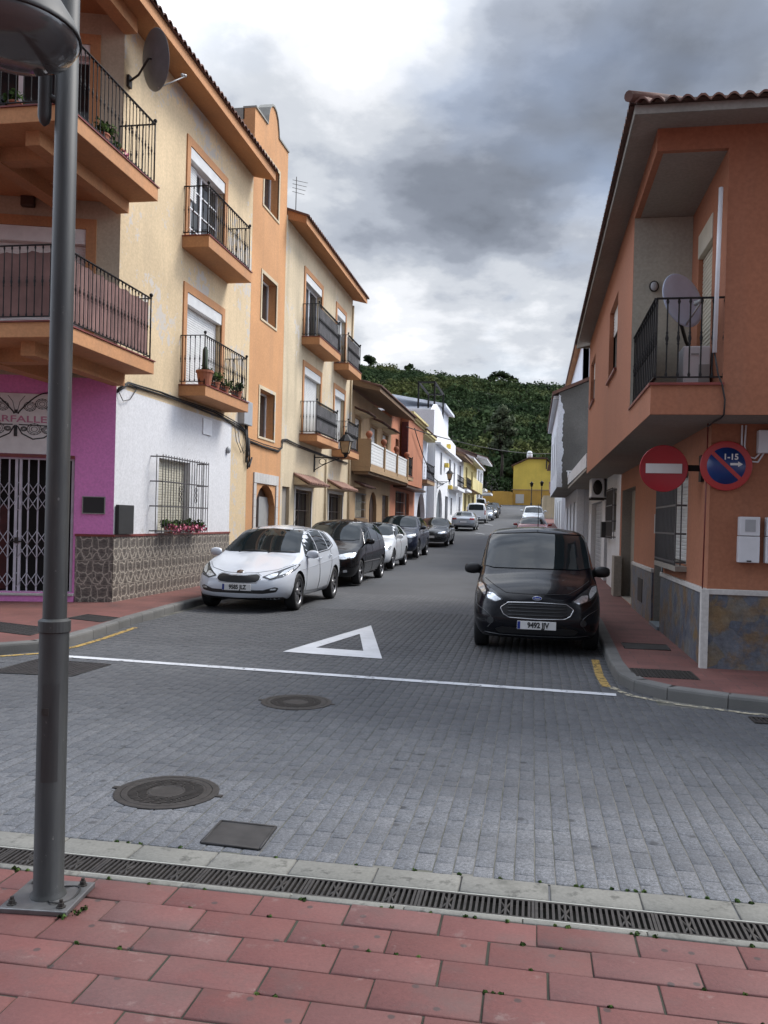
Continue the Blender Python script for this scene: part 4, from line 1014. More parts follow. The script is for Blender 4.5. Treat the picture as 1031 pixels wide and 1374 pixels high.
# ------------------------------------------------------------------ right side of the street
t = NT('slate_dado')
vo = t.n('ShaderNodeTexVoronoi'); vo.inputs['Scale'].default_value = 4.2
wv = t.n('ShaderNodeVectorMath', operation='ADD'); t.l(t.P(), wv.inputs[0])
nz = t.n('ShaderNodeTexNoise'); nz.inputs['Scale'].default_value = 3; t.l(t.P(), nz.inputs['Vector'])
sc = t.n('ShaderNodeVectorMath', operation='SCALE'); sc.inputs['Scale'].default_value = .25; t.l(nz.outputs['Color'], sc.inputs[0]); t.l(sc.outputs[0], wv.inputs[1])
t.l(wv.outputs[0], vo.inputs['Vector'])
sx = t.n('ShaderNodeSeparateColor'); t.l(vo.outputs['Color'], sx.inputs[0])
c = t.ramp(t.math('ADD', t.math('MULTIPLY', sx.outputs[0], .45), t.math('MULTIPLY', t.noise(1.9, 4, .6), .6)), [(.25, (.07, .083, .108)), (.5, (.115, .127, .15)), (.68, (.14, .138, .13)), (.8, (.18, .125, .06))])
c = t.mix(t.ramp(t.noise(2.6, 6, .65), [(.50, (0, 0, 0)), (.62, (.85, .85, .85))]), c, (.19, .118, .052))
c = t.mix(1., c, t.ramp(t.noise(11, 6, .7), [(.28, (.55, .55, .58)), (.72, (1.25, 1.25, 1.25))]), 'MULTIPLY')
vd = t.n('ShaderNodeTexVoronoi', feature='DISTANCE_TO_EDGE'); vd.inputs['Scale'].default_value = 4.2; t.l(wv.outputs[0], vd.inputs['Vector'])
c = t.mix(t.ramp(vd.outputs['Distance'], [(.0, (.35, .35, .35)), (.02, (0, 0, 0))]), c, (.07, .065, .06))
t.base(c); t.set(Roughness=.5); t.bump(t.noise(9, 6, .65), .6, .02); M['slate'] = t.m

Rb = thing('apartment_house', 'orange corner house with slate dado, overhanging upper floor and open corner balcony', 'house', (1.9, 9.8, 0))
FF = Fr((1.9, 9.8), (1, 0), (0, -1))
mb = MB(); ro = [(11.15, 12.85, 1.19, 2.34), (13.1, 13.95, .16, 2.55), (16.75, 19.15, .14, 2.42)]
wall(mb, FR_, 9.8, 19.5, 0, 2.95, .25, ro, reveal=2); wall(mb, FF, .25, 9, 0, 2.95, .25)
foot(mb, [(2.16, 10.06), (11, 10.06), (11, 19.49), (2.16, 19.49)], 0, 2.9, 1)
mb.build('wall', [M['terra'], M['dark'], M['taupe']], Rb)
# upper storey
FU = Fr((1.15, 0), (0, 1), (-1, 0)); FUf = Fr((1.15, 9.05), (1, 0), (0, -1))
mb = MB(); uo = [(12.95, 14.35, 3.98, 5.12), (17.6, 18.95, 4.2, 5.12), (9.05, 11.0, 3.1, 5.49)]
wall(mb, FU, 9.05, 19.5, 2.8, 5.85, .07, uo); 
wall(mb, FUf, .07, 9, 2.8, 5.85, .07, [(.07, .70, 3.1, 5.49)])
mb.add([(1.151, 9.051, 2.796), (10, 9.051, 2.796), (10, 19.49, 2.796), (1.151, 19.49, 2.796)], [(0, 1, 2, 3)], 1)
mb.add([(1.20, 9.10, 5.494), (1.85, 9.10, 5.494), (1.85, 11, 5.494), (1.20, 11, 5.494)], [(0, 1, 2, 3)], 1)       # loggia ceiling
mb.add([(1.20, 9.10, 3.098), (1.85, 9.10, 3.098), (1.85, 11, 3.098), (1.20, 11, 3.098)], [(0, 1, 2, 3)], 0)
mb.add([(1.151, 10.994, 3.1), (1.85, 10.994, 3.1), (1.85, 10.994, 5.49), (1.151, 10.994, 5.49)], [(0, 1, 2, 3)], 2)       # pale back wall
FLg = Fr((1.85, 9.122), (0, 1), (-1, 0)); wall(mb, FLg, 0, 1.87, 3.09, 5.5, .2, [(.64, 1.44, 3.12, 5.1)])
foot(mb, [(2.1, 9.25), (10, 9.25), (10, 19.45), (2.1, 19.45)], 2.85, 5.8, 3); foot(mb, [(1.33, 11.2), (2.1, 11.2), (2.1, 19.45), (1.33, 19.45)], 2.85, 5.8, 3)
mb.build('upper_wall', [M['terra'], M['taupe'], M['grey_cream'], M['dark']], Rb)
for w_ in uo[:2]: window(Rb, FU, *w_, .1, frame='taupe', shut=.35, mull=1)
mb = MB()
for (a, b_, z0, z1) in uo[:2]: mb.fbox(FU, a - .04, b_ + .04, -.1, .04, z0 - .035, z0)
mb.build('window_sill', M['redstrip'], Rb)
window(Rb, FLg, .64, 1.44, 3.12, 5.1, .08, box=.28, shut=.9, mull=0, shmat='shutter_cream', name='balcony_door')
mb = MB(); mb.box(1.13, 1.86, 9.03, 9.10, 3.1, 3.125); mb.box(1.13, 1.2, 9.10, 11.02, 3.1, 3.125); o = mb.build('balcony_edge', M['redstrip'], Rb)
m = MB(); P = [(1.86, 9.09), (1.19, 9.09), (1.19, 10.98)]
A_ = P[0]; railing([P[0], P[1]], 3.12, .88, .112, mb=m, n=6, r=.008); railing([P[1], P[2]], 3.12, .88, .16, mb=m, n=5)
m.build('railing', M['iron'], o)
m = MB(); m.box(1.205, 1.212, 9.12, 10.96, 3.17, 3.99); m.build('shade_cloth', M['mesh_dark'], o)
mb = MB(); mb.tube([(1.775, 9.02, 5.08), (1.755, 9.02, 3.42)], .022, 8); mb.build('drainpipe', M['plasticwhite'], Rb)
mb = MB(); mb.tube([(1.755, 9.03, 3.44), (1.80, 9.04, 3.2), (1.84, 9.035, 3.1), (1.87, 9.035, 2.95), (1.865, 9.04, 2.80), (1.87, 9.2, 2.783), (1.86, 9.5, 2.78), (1.85, 9.76, 2.76)], .009, 5)
tag(recenter(mb.build('cable', M['cable'])), 'thin dark cable hanging from the white drainpipe down the orange balcony front', 'cable')
# dado
mb = MB(); ca = .93
mb.fbox(FR_, 9.80, 13.06, .0, .03, .05, ca); mb.fbox(FR_, 13.98, 16.7, .0, .03, .05, ca); mb.fbox(FF, .0, 9, .0, .03, .05, ca); mb.build('slate_dado', M['slate'], Rb)
mb = MB(); mb.fbox(FR_, 9.8, 13.06, .0, .045, ca, ca + .06); mb.fbox(FR_, 13.98, 16.7, .0, .045, ca, ca + .06); mb.fbox(FF, .0, 9, .0, .045, ca, ca + .06)
mb.box(1.83, 1.91, 9.745, 9.83, .05, ca + .058); bevel(mb.build('dado_cap', M['stone'], Rb), .006)
mb = MB(); mb.fbox(FR_, 15.1, 15.7, .03, .04, .35, .75); mb.build('vent_grille', M['castiron'], Rb)
window(Rb, FR_, *ro[0], .14, shut=.99, mull=1)
grille(Rb, FR_, 11.2, 12.95, 1.17, 2.33, .13, .115, orn=False, rows=3, r=.009)
mb = MB(); mb.fbox(FR_, 11.1, 12.95, 0, .14, 1.10, 1.165); mb.build('window_sill', M['taupe'], Rb)
mb = MB(); mb.fbox(FR_, 13.1, 13.95, -.2, -.15, .16, 2.55); d = mb.build('street_door', M['bluedoor'], Rb)
mb = MB(); mb.fbox(FR_, 13.02, 13.1, 0, .02, .12, 2.55); mb.fbox(FR_, 13.1, 13.95, -.15, .06, .10, .17); mb.build('door_frame', M['bluedoor'], Rb)
mb = MB(); mb.fbox(FR_, 13.86, 13.945, -.12, .02, 1.55, 1.85); mb.build('intercom', M['lightgrey'], d)
mb = MB(); mb.fbox(FR_, 16.75, 19.15, -.24, -.2, .14, 2.42); mb.build('garage_door', M['taupe'], Rb)
mb = MB(); mb.fbox(FR_, 18.9, 19.45, .001, .16, .12, 1.0); mb.build('door_pier', M['taupe'], Rb)
# eaves and roof
mb = MB(); so_ = [(.88, 8.58), (10, 8.58), (10, 9.06), (1.17, 9.06), (1.17, 19.8), (.88, 19.8)]
mb.add([(x, y, 5.66 if (x < .9 or y < 8.6) else 5.72) for x, y in so_], [(0, 1, 2, 3), (0, 3, 4, 5)], 0)
mb.box(.87, .885, 8.57, 19.8, 5.655, 5.74, 1); mb.box(.886, 10, 8.57, 8.585, 5.655, 5.74, 1); mb.box(.89, 10, 8.59, 19.79, 5.77, 5.80, 0); mb.box(.89, 1.9, 19.78, 19.80, 5.655, 5.79, 1)
mb.build('eave', [M['taupe'], M['concrete']], Rb)
FT = Fr((.88, 0), (0, 1), (-1, 0)); roof_tiles(Rb, FT, 8.56, 19.85, 0, 5.765, 3.2, 1.05, pitch=.15, amp=.038, hip=True)
FTf = Fr((.86, 8.58), (1, 0), (0, -1)); roof_tiles(Rb, FTf, 0, 8, 0, 5.765, 3.2, 1.05, pitch=.14, amp=.036, hip=True)
mb = MB(); mb.tube([(.80 + .32 * i, 8.50 + .32 * i, 5.80 + .105 * i) for i in range(9)], [.052, .058] * 4 + [.052], 10); mb.build('hip_ridge', M['rooftile'], Rb)

# --- white house with the flat canopy slab
R2 = thing('terraced_house', 'low white house with flat concrete canopy and grey garage doors next to the orange house', 'house', (1.9, 19.5, zr(19.5)))
mb = MB(); ro = [(20.5, 22.1, 1.5, 2.52), (24.6, 29.0, .15, 2.36), (22.6, 23.6, .15, 2.3)]
wall(mb, FR_, 19.504, 30.4, 0, 2.95, .25, ro); foot(mb, [(2.16, 19.51), (10, 19.51), (10, 30.39), (2.16, 30.39)], 0, 2.9)
mb.build('wall', M['white'], R2)
mb = MB(); mb.add([(1.15, 19.85, 2.97), (10, 19.85, 2.97), (10, 30.4, 3.05), (1.15, 30.4, 3.05), (1.15, 19.85, 3.29), (10, 19.85, 3.29), (10, 30.4, 3.37), (1.15, 30.4, 3.37)], [(0, 1, 2, 3), (4, 5, 6, 7), (0, 1, 5, 4), (2, 3, 7, 6), (3, 0, 4, 7), (1, 2, 6, 5)])
mb.build('canopy_slab', M['white'], R2)
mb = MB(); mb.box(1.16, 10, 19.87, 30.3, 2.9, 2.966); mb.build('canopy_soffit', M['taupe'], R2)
window(R2, FR_, *ro[0], .1, frame='taupe', shut=.0); grille(R2, FR_, 20.45, 22.15, 1.35, 2.55, .09, .14, orn=False)
mb = MB()
for i in range(3): slats(mb, FR_, 24.62 + i * 1.47, 24.62 + i * 1.47 + 1.4, -.15, .15, 2.36, pitch=.12)
mb.build('garage_door', M['plasticgrey'], R2)
mb = MB(); mb.fbox(FR_, 22.6, 23.6, -.2, -.16, .15, 2.3); mb.build('street_door', M['bluedoor'], R2)
# --- cement rendered gable house
R3 = thing('terraced_house', 'two storey house with bare grey cement gable and flaking white corner over the canopy', 'house', (.8, 30.4, zr(30.4)))
mb = MB(); z3 = zr(34)
P = [(.78, 2.95), (8, 2.95), (8, 9.2), (.78, 6.25)]
mb.prism([(x, 30.41, z) for x, z in P], (0, .25, 0), 0)
FR3 = Fr((.78, 0), (0, 1), (-1, 0)); r3o = [(31.5, 32.3, 3.6, 5.2), (34.5, 35.6, 3.6, 5.2), (38, 39.4, 3.6, 5.2)]
wall(mb, FR3, 30.414, 42, 2.95, 6.25, .25, r3o, zone=lambda u, z: 1)
foot(mb, [(1.06, 30.67), (8, 30.67), (8, 41.9), (1.06, 41.9)], 2.95, 6.2, 1)
mb.add([(.78, 30.41, 2.948), (8, 30.41, 2.948), (8, 42, 2.948), (.78, 42, 2.948)], [(0, 1, 2, 3)], 2)
FRg = Fr((1.5, 0), (0, 1), (-1, 0)); rg = [(32, 33.2, .3, 2.5), (35, 36.2, .3, 2.5), (38, 39.5, 1.2, 2.4)]
wall(mb, FRg, 30.6, 42, 0, 2.94, .25, rg, zone=lambda u, z: 1); foot(mb, [(1.76, 30.61), (8, 30.61), (8, 41.9), (1.76, 41.9)], 0, 2.9, 1)
mb.build('wall', [M['greyP'], M['bluewhite'], M['taupe']], R3)
for w_ in r3o: window(R3, FR3, *w_, .14, frame='bluedoor')
for w_ in rg[:2]:
    mb = MB(); mb.fbox(FRg, w_[0], w_[1], -.2, -.15, w_[2], w_[3]); mb.build('street_door', M['bluedoor'], R3)
window(R3, FRg, *rg[2], .14, frame='bluedoor')
mb = MB()   # flaking whitewash wrapping round the corner
e = [(.775, 2.96)] + [(.92 + .03 * math.sin(z * 7) * math.sin(z * 2.3 + 1) + rng.uniform(0, .05) - max(0, z - 5.5) * .12, z) for z in np.linspace(2.96, 6.15, 60)] + [(.775, 6.2)]
mb.prism([(x, 30.408, z) for x, z in e], (0, -.012, 0)); mb.build('flaking_whitewash', M['bluewhite'], R3)
mb = MB(); mb.prism([(.55, 30.30, 6.18), (8, 30.30, 9.25), (8, 30.30, 9.36), (.55, 30.30, 6.29)], (0, 12, 0)); mb.build('roof', M['rooftile'], R3)
mb = MB(); mb.box(.60, .80, 30.5, 42.2, 6.06, 6.17); mb.build('eave', M['bluewhite'], R3)
mb = MB(); mb.box(1.1, 1.3, 30.30, 30.40, 3.5, 3.54); mb.box(1.13, 1.2, 30.30, 30.34, 3.3, 3.5); mb.build('bracket', M['alu'], R3)
# --- tall white house behind
R4 = thing('terraced_house', 'tall bluish white house with brown timber eave rising behind the grey gable', 'house', (2.2, 43, zr(43)))
mb = MB(); F4 = Fr((2.2, 0), (0, 1), (-1, 0)); o4 = [(46, 48, 7.2, 9.2), (52, 54, 7.2, 9.2), (46, 48, 1.5, 3.5)]
wall(mb, F4, 43, 60, .3, 10.9, .3, o4); mb.prism([(2.22, 43.0, .3), (9, 43, .3), (9, 43, 13.5), (2.22, 43, 10.9)], (0, .3, 0)); foot(mb, [(2.51, 43.31), (9, 43.31), (9, 60), (2.51, 60)], .3, 10.8)
mb.build('wall', M['bluewhite'], R4)
for w_ in o4: window(R4, F4, *w_, .16, frame='bluedoor')
mb = MB(); mb.prism([(1.85, 42.6, 10.82), (9, 42.6, 13.5), (9, 42.6, 13.66), (1.85, 42.6, 10.98)], (0, 18, 0)); mb.build('roof', M['rooftile'], R4)
mb = MB(); mb.add([(1.9, 42.7, 10.8), (2.22, 42.7, 10.86), (2.22, 60, 10.86), (1.9, 60, 10.8)], [(0, 1, 2, 3)]); mb.build('eave', M['trim'], R4)
R5 = thing('terraced_house', 'plain white house with dark doors beyond the bluish white house on the right', 'house', (1.9, 60, zr(60)))
mb = MB(); o5 = [(63, 65, 1.2, 3.4), (68, 70, 1.2, 3.4), (74, 76, 1.6, 3.8), (63, 65, 4.6, 6.2), (70, 72, 4.6, 6.2)]
wall(mb, FR_, 60.01, 80, .8, 5.4, .3, o5[:3]); foot(mb, [(2.21, 60.02), (9, 60.02), (9, 80), (2.21, 80)], .8, 5.3); mb.build('wall', M['white2'], R5)
for w_ in o5[:3]: window(R5, FR_, *w_, .2, frame='wood')
mb = MB(); mb.prism([(1.5, 60, 5.36), (9, 60, 7.4), (9, 60, 7.52), (1.5, 60, 5.48)], (0, 20, 0)); mb.build('roof', M['rooftile'], R5)
R6 = thing('house', 'low cream walled house with reddish roof at the upper end of the right pavement', 'house', (1.6, 92, zr(92)))
mb = MB(); mb.box(1.0, 12, 92, 92.3, 1.8, 4.7); mb.box(1.0, 1.3, 92.3, 108, 1.8, 4.7); mb.box(1.3, 12, 92.3, 108, 1.8, 4.6); mb.box(2.0, 12, 95, 106, 4.6, 8.4); mb.build('wall', M['cream2'], R6)
mb = MB(); mb.prism([(1.5, 94.4, 8.3), (6.5, 94.4, 9.8), (12, 94.4, 8.3), (12, 94.4, 8.2), (1.5, 94.4, 8.2)], (0, 12, 0)); mb.prism([(1.6, 91.8, 5.0), (1.6, 94.8, 6.3), (1.6, 94.8, 6.2), (1.6, 91.8, 4.9)], (10, 0, 0)); mb.build('roof', M['rooftile'], R6)
mb = MB(); mb.box(2.2, 12, 91.95, 91.99, 3.0, 4.0); mb.build('window', M['glass'], R6)

# --- the far end: yellow house and ochre wall
Yh = thing('house', 'bright yellow gabled house closing the far end of the street', 'house', (-.6, 125, zr(125)))
mb = MB(); P = [(-3.0, 4), (2.4, 4), (2.4, 10.2), (1.6, 11.0), (-.9, 11.0), (-3.0, 10.0)]
mb.prism([(x, 125, z) for x, z in P], (0, 12, 0)); mb.box(2.4, 5, 126, 136, 4, 8.6); mb.build('wall', M['yellowP'], Yh)
mb = MB(); mb.box(-3.01, 2.41, 124.93, 124.995, 3.9, 6.5); mb.build('lower_wall', M['ochreP'], Yh)
mb = MB(); mb.box(-2.6, -1.4, 124.91, 124.925, 4.6, 5.9); mb.build('bare_patch', M['stone'], Yh)
mb = MB(); mb.box(-3.2, 2.5, 124.88, 124.925, 6.5, 6.62); mb.build('wall_band', M['brown'], Yh)
mb = MB(); mb.prism([(-3.3, 124.7, 9.95), (-.9, 124.7, 11.1), (1.7, 124.7, 11.1), (2.7, 124.7, 10.1), (2.7, 124.7, 10.22), (1.7, 124.7, 11.24), (-.9, 124.7, 11.24), (-3.3, 124.7, 10.07)], (0, 12.6, 0)); rf = mb.build('roof', M['rooftile'], Yh)
mb = MB(); mb.lathe([(.01, 11.2), (.38, 11.2), (.42, 11.6), (.36, 12.1), (.2, 12.25), (.01, 12.27)], Matrix.Translation((-.75, 126, 0)), 12); mb.build('water_tank', M['white2'], rf)
mb = MB(); mb.box(2.3, 2.36, 124.9, 124.98, 9.0, 10.6); mb.box(1.6, 1.75, 124.9, 124.98, 9.6, 10.9); mb.build('window', M['glass'], Yh)
Yw = MB(); pr = [(-34, 3), (-3.02, 3)] + [(-3.02, 6.1)] + [(x, 6.15 + .10 * abs(math.sin(x * 1.1)) + (-x - 3) * .035) for x in np.linspace(-3.1, -34, 46)]
Yw.prism([(x, 124.6, z) for x, z in pr], (0, .3, 0)); tag(recenter(Yw.build('boundary_wall', M['ochreP'])), 'ochre boundary wall with wavy top left of the yellow house', 'wall')
# ------------------------------------------------------------------ vegetation
def leaf_mat(name, cols, tr=.25, sc=.05, rough=.75):
    t = NT(name); isl = t.n('ShaderNodeNewGeometry').outputs['Random Per Island']
    c = t.ramp(t.noise(sc, 4, .6), [(.30, cols[0]), (.5, cols[1]), (.70, cols[2])])
    c = t.mix(1., c, t.ramp(isl, [(0, (.84, .85, .84)), (1, (1.14, 1.13, 1.1))]), 'MULTIPLY')
    t.base(c); t.set(Roughness=rough); t.b.inputs['Specular IOR Level'].default_value = .03
    an = t.n('ShaderNodeAttribute', attribute_name='leafn'); t.l(an.outputs['Vector'], t.b.inputs['Normal'])
    return t.m
M['scrub'] = leaf_mat('hillside_foliage', [(.012, .025, .012), (.030, .050, .019), (.080, .088, .028)], sc=.028)
M['leafdark'] = leaf_mat('dark_tree_leaves', [(.016, .028, .014), (.026, .040, .018), (.036, .050, .02)], sc=.4)
M['leafgrey'] = leaf_mat('grey_green_leaves', [(.075, .095, .055), (.095, .115, .07), (.12, .14, .085)], sc=.4)
M['leafpot'] = leaf_mat('pot_plant_leaves', [(.03, .06, .018), (.05, .085, .025), (.08, .11, .03)], sc=4)
M['bark'] = paint('bark', (.055, .042, .032), rough=.9, var=.3)
M['soil'] = plaster('scrub_soil', (.028, .032, .018), dirt=.3, var=.4)
def leaf_cloud(name, ctr, rad, n, size, mat, parent=None, flat=.8, shell=.45):
    """many small leaf quads filling blobs; ctr (k,3), rad (k,), n quads per blob"""
    ctr = np.asarray(ctr, float); rad = np.asarray(rad, float); k = len(ctr)
    d = rng.normal(size=(k, n, 3)); d /= np.linalg.norm(d, axis=2, keepdims=True)
    rr = (shell + (1 - shell) * rng.random((k, n, 1)) ** .5)
    bump = 1 + .22 * np.sin(d[:, :, :1] * 5 + ctr[:, None, :1]) * np.sin(d[:, :, 1:2] * 4 + ctr[:, None, 1:2])
    p = ctr[:, None] + d * rr * bump * rad[:, None, None] * np.array([1, 1, flat])
    nr = d + rng.normal(scale=.55, size=d.shape); nr /= np.linalg.norm(nr, axis=2, keepdims=True)
    a = np.cross(nr, rng.normal(size=d.shape)); a /= np.linalg.norm(a, axis=2, keepdims=True); b_ = np.cross(nr, a)
    s = (np.asarray(size, float).reshape(-1, 1, 1) if np.ndim(size) else size) * rng.uniform(.6, 1.35, (k, n, 1))
    V = np.stack([p - a * s * .5 - b_ * s * .3, p + a * s * .5 - b_ * s * .35, p + a * s * .35 + b_ * s * .5, p - a * s * .4 + b_ * s * .35], 2).reshape(-1, 3)
    V -= np.array(root_loc(parent)); m = k * n
    me = bpy.data.meshes.new(name); me.vertices.add(len(V)); me.vertices.foreach_set('co', V.ravel())
    me.loops.add(m * 4); me.loops.foreach_set('vertex_index', np.arange(m * 4)); me.polygons.add(m); me.polygons.foreach_set('loop_start', np.arange(m) * 4)
    me.materials.append(mat); me.update(calc_edges=True)
    nn = d * .85 + rng.normal(scale=.16, size=d.shape) + np.array([0, 0, .25]); nn /= np.linalg.norm(nn, axis=2, keepdims=True)
    at = me.attributes.new('leafn', 'FLOAT_VECTOR', 'POINT'); at.data.foreach_set('vector', np.repeat(nn.reshape(-1, 3), 4, 0).ravel())
    o = bpy.data.objects.new(name, me); C.objects.link(o)
    if parent is not None: o.parent = parent
    return o
def hz(x, y):
    base = zr(min(y, 140)) + max(0, y - 134) * .243
    k = max(0, min(1, (y - 150) / 200))
    z = base + k * (np.interp(x, [-600, -200, -115, -78, -56, -35, -18, 8, 20, 80, 400], [60, 18, 7.0, 2.0, -.6, -.6, -.6, -3.5, -5, -9, -30]))
    z += k * (2.2 * math.sin(x * .05 + y * .013) + 1.6 * math.sin(y * .045 + x * .02))
    if y > 400: z += (y - 400) * -.12 - (y - 400) * .243
    return z - .35 * (1 - k)
xs = list(np.arange(-600, -120, 40)) + list(np.arange(-120, 60, 6)) + list(np.arange(60, 640, 40)); ys = list(np.arange(130, 420, 6)) + [440, 500, 600]
mb = MB(); nx = len(xs)
mb.add([(x, y, hz(x, y)) for y in ys for x in xs], [(j * nx + i, j * nx + i + 1, (j + 1) * nx + i + 1, (j + 1) * nx + i) for j in range(len(ys) - 1) for i in range(nx - 1)], 0, True)
structure(mb.build('hill', M['soil']))
cs = []; rs = []
def scatter(n, y0, y1, fx0, fx1, r0, r1):
    for _ in range(n):
        y = math.sqrt(rng.uniform(y0 ** 2, y1 ** 2)); x = y * rng.uniform(fx0, fx1)
        if y < 137.5: continue
        r = rng.uniform(r0, r1) * (1.5 if rng.random() < .08 else 1) * (.75 + .25 * min(1, y / 300))
        cs.append((x, y, hz(x, y) + r * .35)); rs.append(r)
scatter(8200, 137, 405, -.31, .12, .9, 2.2)
for _ in range(260):
    y = math.sqrt(rng.uniform(145 ** 2, 400 ** 2)); x = y * rng.uniform(-.31, .12); r = rng.uniform(2.2, 3.8); cs.append((x, y, hz(x, y) + r * .55)); rs.append(r)
scatter(400, 150, 405, -.9, -.31, 2.5, 4.5); scatter(350, 150, 405, .12, .7, 2.5, 4.5)
rs = np.array(rs)
o = leaf_cloud('hillside_scrub', cs, rs, 72, rs * .26, M['scrub'], flat=.8); structure(o, 'stuff')
def tree(name, loc, H, crown, label, leaf='leafdark', trunk_r=.25, size=.6, n=160, group=None, cat='tree'):
    T_ = thing(name, label, cat, loc, group); x, y, z = loc; mb = MB()
    mb.tube([(x, y, z - .3), (x + .1, y, z + H * .3), (x - .05, y, z + H * .6)], [trunk_r, trunk_r * .75, trunk_r * .45], 7)
    cc = []; rr = []
    for (dx, dy, dz, r) in crown:
        cc.append((x + dx, y + dy, z + dz)); rr.append(r); mb.tube([(x, y, z + H * .38), (x + dx * .6, y + dy * .6, z + (H * .4 + dz) / 2), (x + dx, y + dy, z + dz)], [trunk_r * .5, trunk_r * .3, .04], 5)
    mb.build('trunk', M['bark'], T_)
    leaf_cloud('crown', cc, rr, n, size, M[leaf], T_)
    return T_
def blobs(k, w, h0, h1, r0, r1):
    return [(rng.normal(0, w), rng.normal(0, w), rng.uniform(h0, h1), rng.uniform(r0, r1)) for _ in range(k)]
def on_hill(px_, y): return (px_ - 716) / 1142 * y * 1.0 
for px_, Y, H, cr, lab in ((502.6, 396, 7.5, blobs(7, 1.2, 3.8, 7.2, 1.6, 2.2), 'largest round dark tree standing out on the ridge at left'),
                           (554, 398, 5.5, blobs(5, .7, 3.5, 5.0, 1.0, 1.4), 'small round tree on the ridge between the big tree and the broad tree'),
                           (671, 398, 7, [(-4.5, 0, 3.5, 1.8), (-2.2, 0, 5.2, 2.2), (.2, 0, 5.6, 2.1), (2.4, 0, 4.6, 2), (4.6, 0, 3.6, 1.8), (-3.5, .5, 4.2, 1.7), (6.8, 0, 2.8, 1.3)], 'broad spreading tree on the ridge over the middle of the street')):
    X = -(716 - px_) / 1142 * Y * 1.055; tree('ridge_tree', (X, Y, hz(X, Y) - .3), H, cr, lab, size=.75, n=170, group='trees on the hill ridge')
tree('feathery_tree', (-5.6, 148, hz(-5.6, 148)), 13, [(0, 0, 12.4, 1.3), (-.9, 0, 11.2, 1.3), (.9, 0, 10.6, 1.3), (-1.6, 0, 9.4, 1.2), (1.5, 0, 8.8, 1.2), (0, .3, 9.6, 1.4), (-.4, 0, 7.6, 1.2), (1.0, 0, 6.8, 1.0), (-1.5, 0, 6.2, 1.0), (.2, 0, 5.6, .9)], 'tall grey green feathery tree behind the ochre wall', 'leafgrey', .3, .42, 120)
for i, (x, y, H, lab) in enumerate(((-9.5, 131, 5.5, 'dark bushy tree left of the feathery tree behind the ochre wall'), (-2.9, 140, 6.5, 'dark rounded tree right of the feathery tree beside the yellow house'), (-22, 108, 14, 'bushy mid green tree rising behind the roofs of the white houses'), (-26, 92, 13.5, 'dark tree behind the salmon house roof'))):
    tree('dense_tree', (x, y, zr(y) if y < 125 else hz(x, y)), H, blobs(12, H * .16, H * .4, H * .95, H * .13, H * .2), lab, 'leafdark', .22, .5, 150)
# hill details
mb = MB(); X, Y = -27.4, 200; z = hz(X, Y); mb.tube([(X, Y, z), (X, Y, z + 8.5)], .14, 6); mb.box(X - .9, X + .9, Y - .05, Y + .05, z + 7.9, z + 8.05)
tag(recenter(mb.build('utility_pole', M['lightgrey'])), 'bare utility pole standing on the hillside scrub', 'pole')
hh = thing('house', 'tiny white cottage half hidden in the scrub of the hillside', 'house', (-33, 215, hz(-33, 215)))
z = hz(-33, 215); mb = MB(); mb.box(-35.5, -31, 215, 219, z - 1, z + 3.8); mb.build('wall', M['white2'], hh)
mb = MB(); mb.prism([(-35.8, 214.8, z + 3.8), (-33.2, 214.8, z + 4.9), (-30.7, 214.8, z + 3.8)], (0, 4.4, 0)); mb.build('roof', M['rooftile'], hh)
hh = thing('house', 'small cream house on the hillside above the yellow house, beside the right gable', 'house', (14, 240, hz(14, 240)))
z = hz(14, 240); mb = MB(); mb.box(11, 18, 240, 245, z - 1, z + 7); mb.build('wall', M['cream2'], hh)
mb = MB(); mb.prism([(10.7, 239.7, z + 7), (14.5, 239.7, z + 8.4), (18.3, 239.7, z + 7)], (0, 5.6, 0)); mb.build('roof', M['rooftile'], hh)
# ------------------------------------------------------------------ street furniture
LP = thing('street_lamp', 'grey steel lamp post with bolted square base and hanging bowl lantern on the red tiles', 'street lamp', (-1.99, 3.30, .004))
x, y = -1.985, 3.31
mb = MB(); F = Fr((x, y), (.995, .10), (-.10, .995)); mb.fbox(F, -.145, .145, -.145, .145, .004, .026); bevel(mb.build('base_plate', M['galv'], LP), .004)
mb = MB()
mb.lathe([(.075, .026), (.072, .035), (.062, .05), (.0605, 1.15)], Matrix.Translation((x, y, 0)), 28)
mb.lathe([(.0605, 1.14), (.066, 1.145), (.066, 1.19), (.05, 1.20)], Matrix.Translation((x, y, 0)), 28, 0, False)
mb.lathe([(.049, 1.19), (.047, 2.4), (.043, 4.7), (.001, 4.71)], Matrix.Translation((x, y, 0)), 28)
mb.build('pole', M['steelgrey'], LP)
mb = MB()
for a in (math.radians(-62),):
    for k in range(6):
        pass
vs = [((.0617) * math.cos(R(q)) + x, .0617 * math.sin(R(q)) + y, z) for z in (.52, .93) for q in np.linspace(-100, -35, 9)]
mb.add(vs, [(i, i + 1, 10 + i, 9 + i) for i in range(8)], 0, True)
d = mb.build('access_door', M['steelgrey'], LP)
mb = MB(); mb.box(x - .012, x + .02, y - .0635, y - .061, .80, .83); mb.build('lock', M['castiron'], d)
for sx in (-1, 1):
    for sy in (-1, 1):
        p = F.p(sx * .105, sy * .105, 0); mb = MB(); mb.lathe([(.02, .026), (.02, .030), (.013, .031), (.013, .045), (.008, .046), (.008, .058), (.001, .058)], Matrix.Translation((p[0], p[1], 0)), 8, 0, False); mb.build('bolt', M['castiron'], LP)
mb = MB(); mb.tube([(x + .07 + .05 * math.cos(a), y + .01 + .09 * math.sin(a), .03 + .004 * math.sin(a * 3)) for a in np.linspace(-2.4, 2.4, 14)], .004, 5); mb.build('binding_wire', M['black'], LP)
ax, ay = x - .082, y - .03
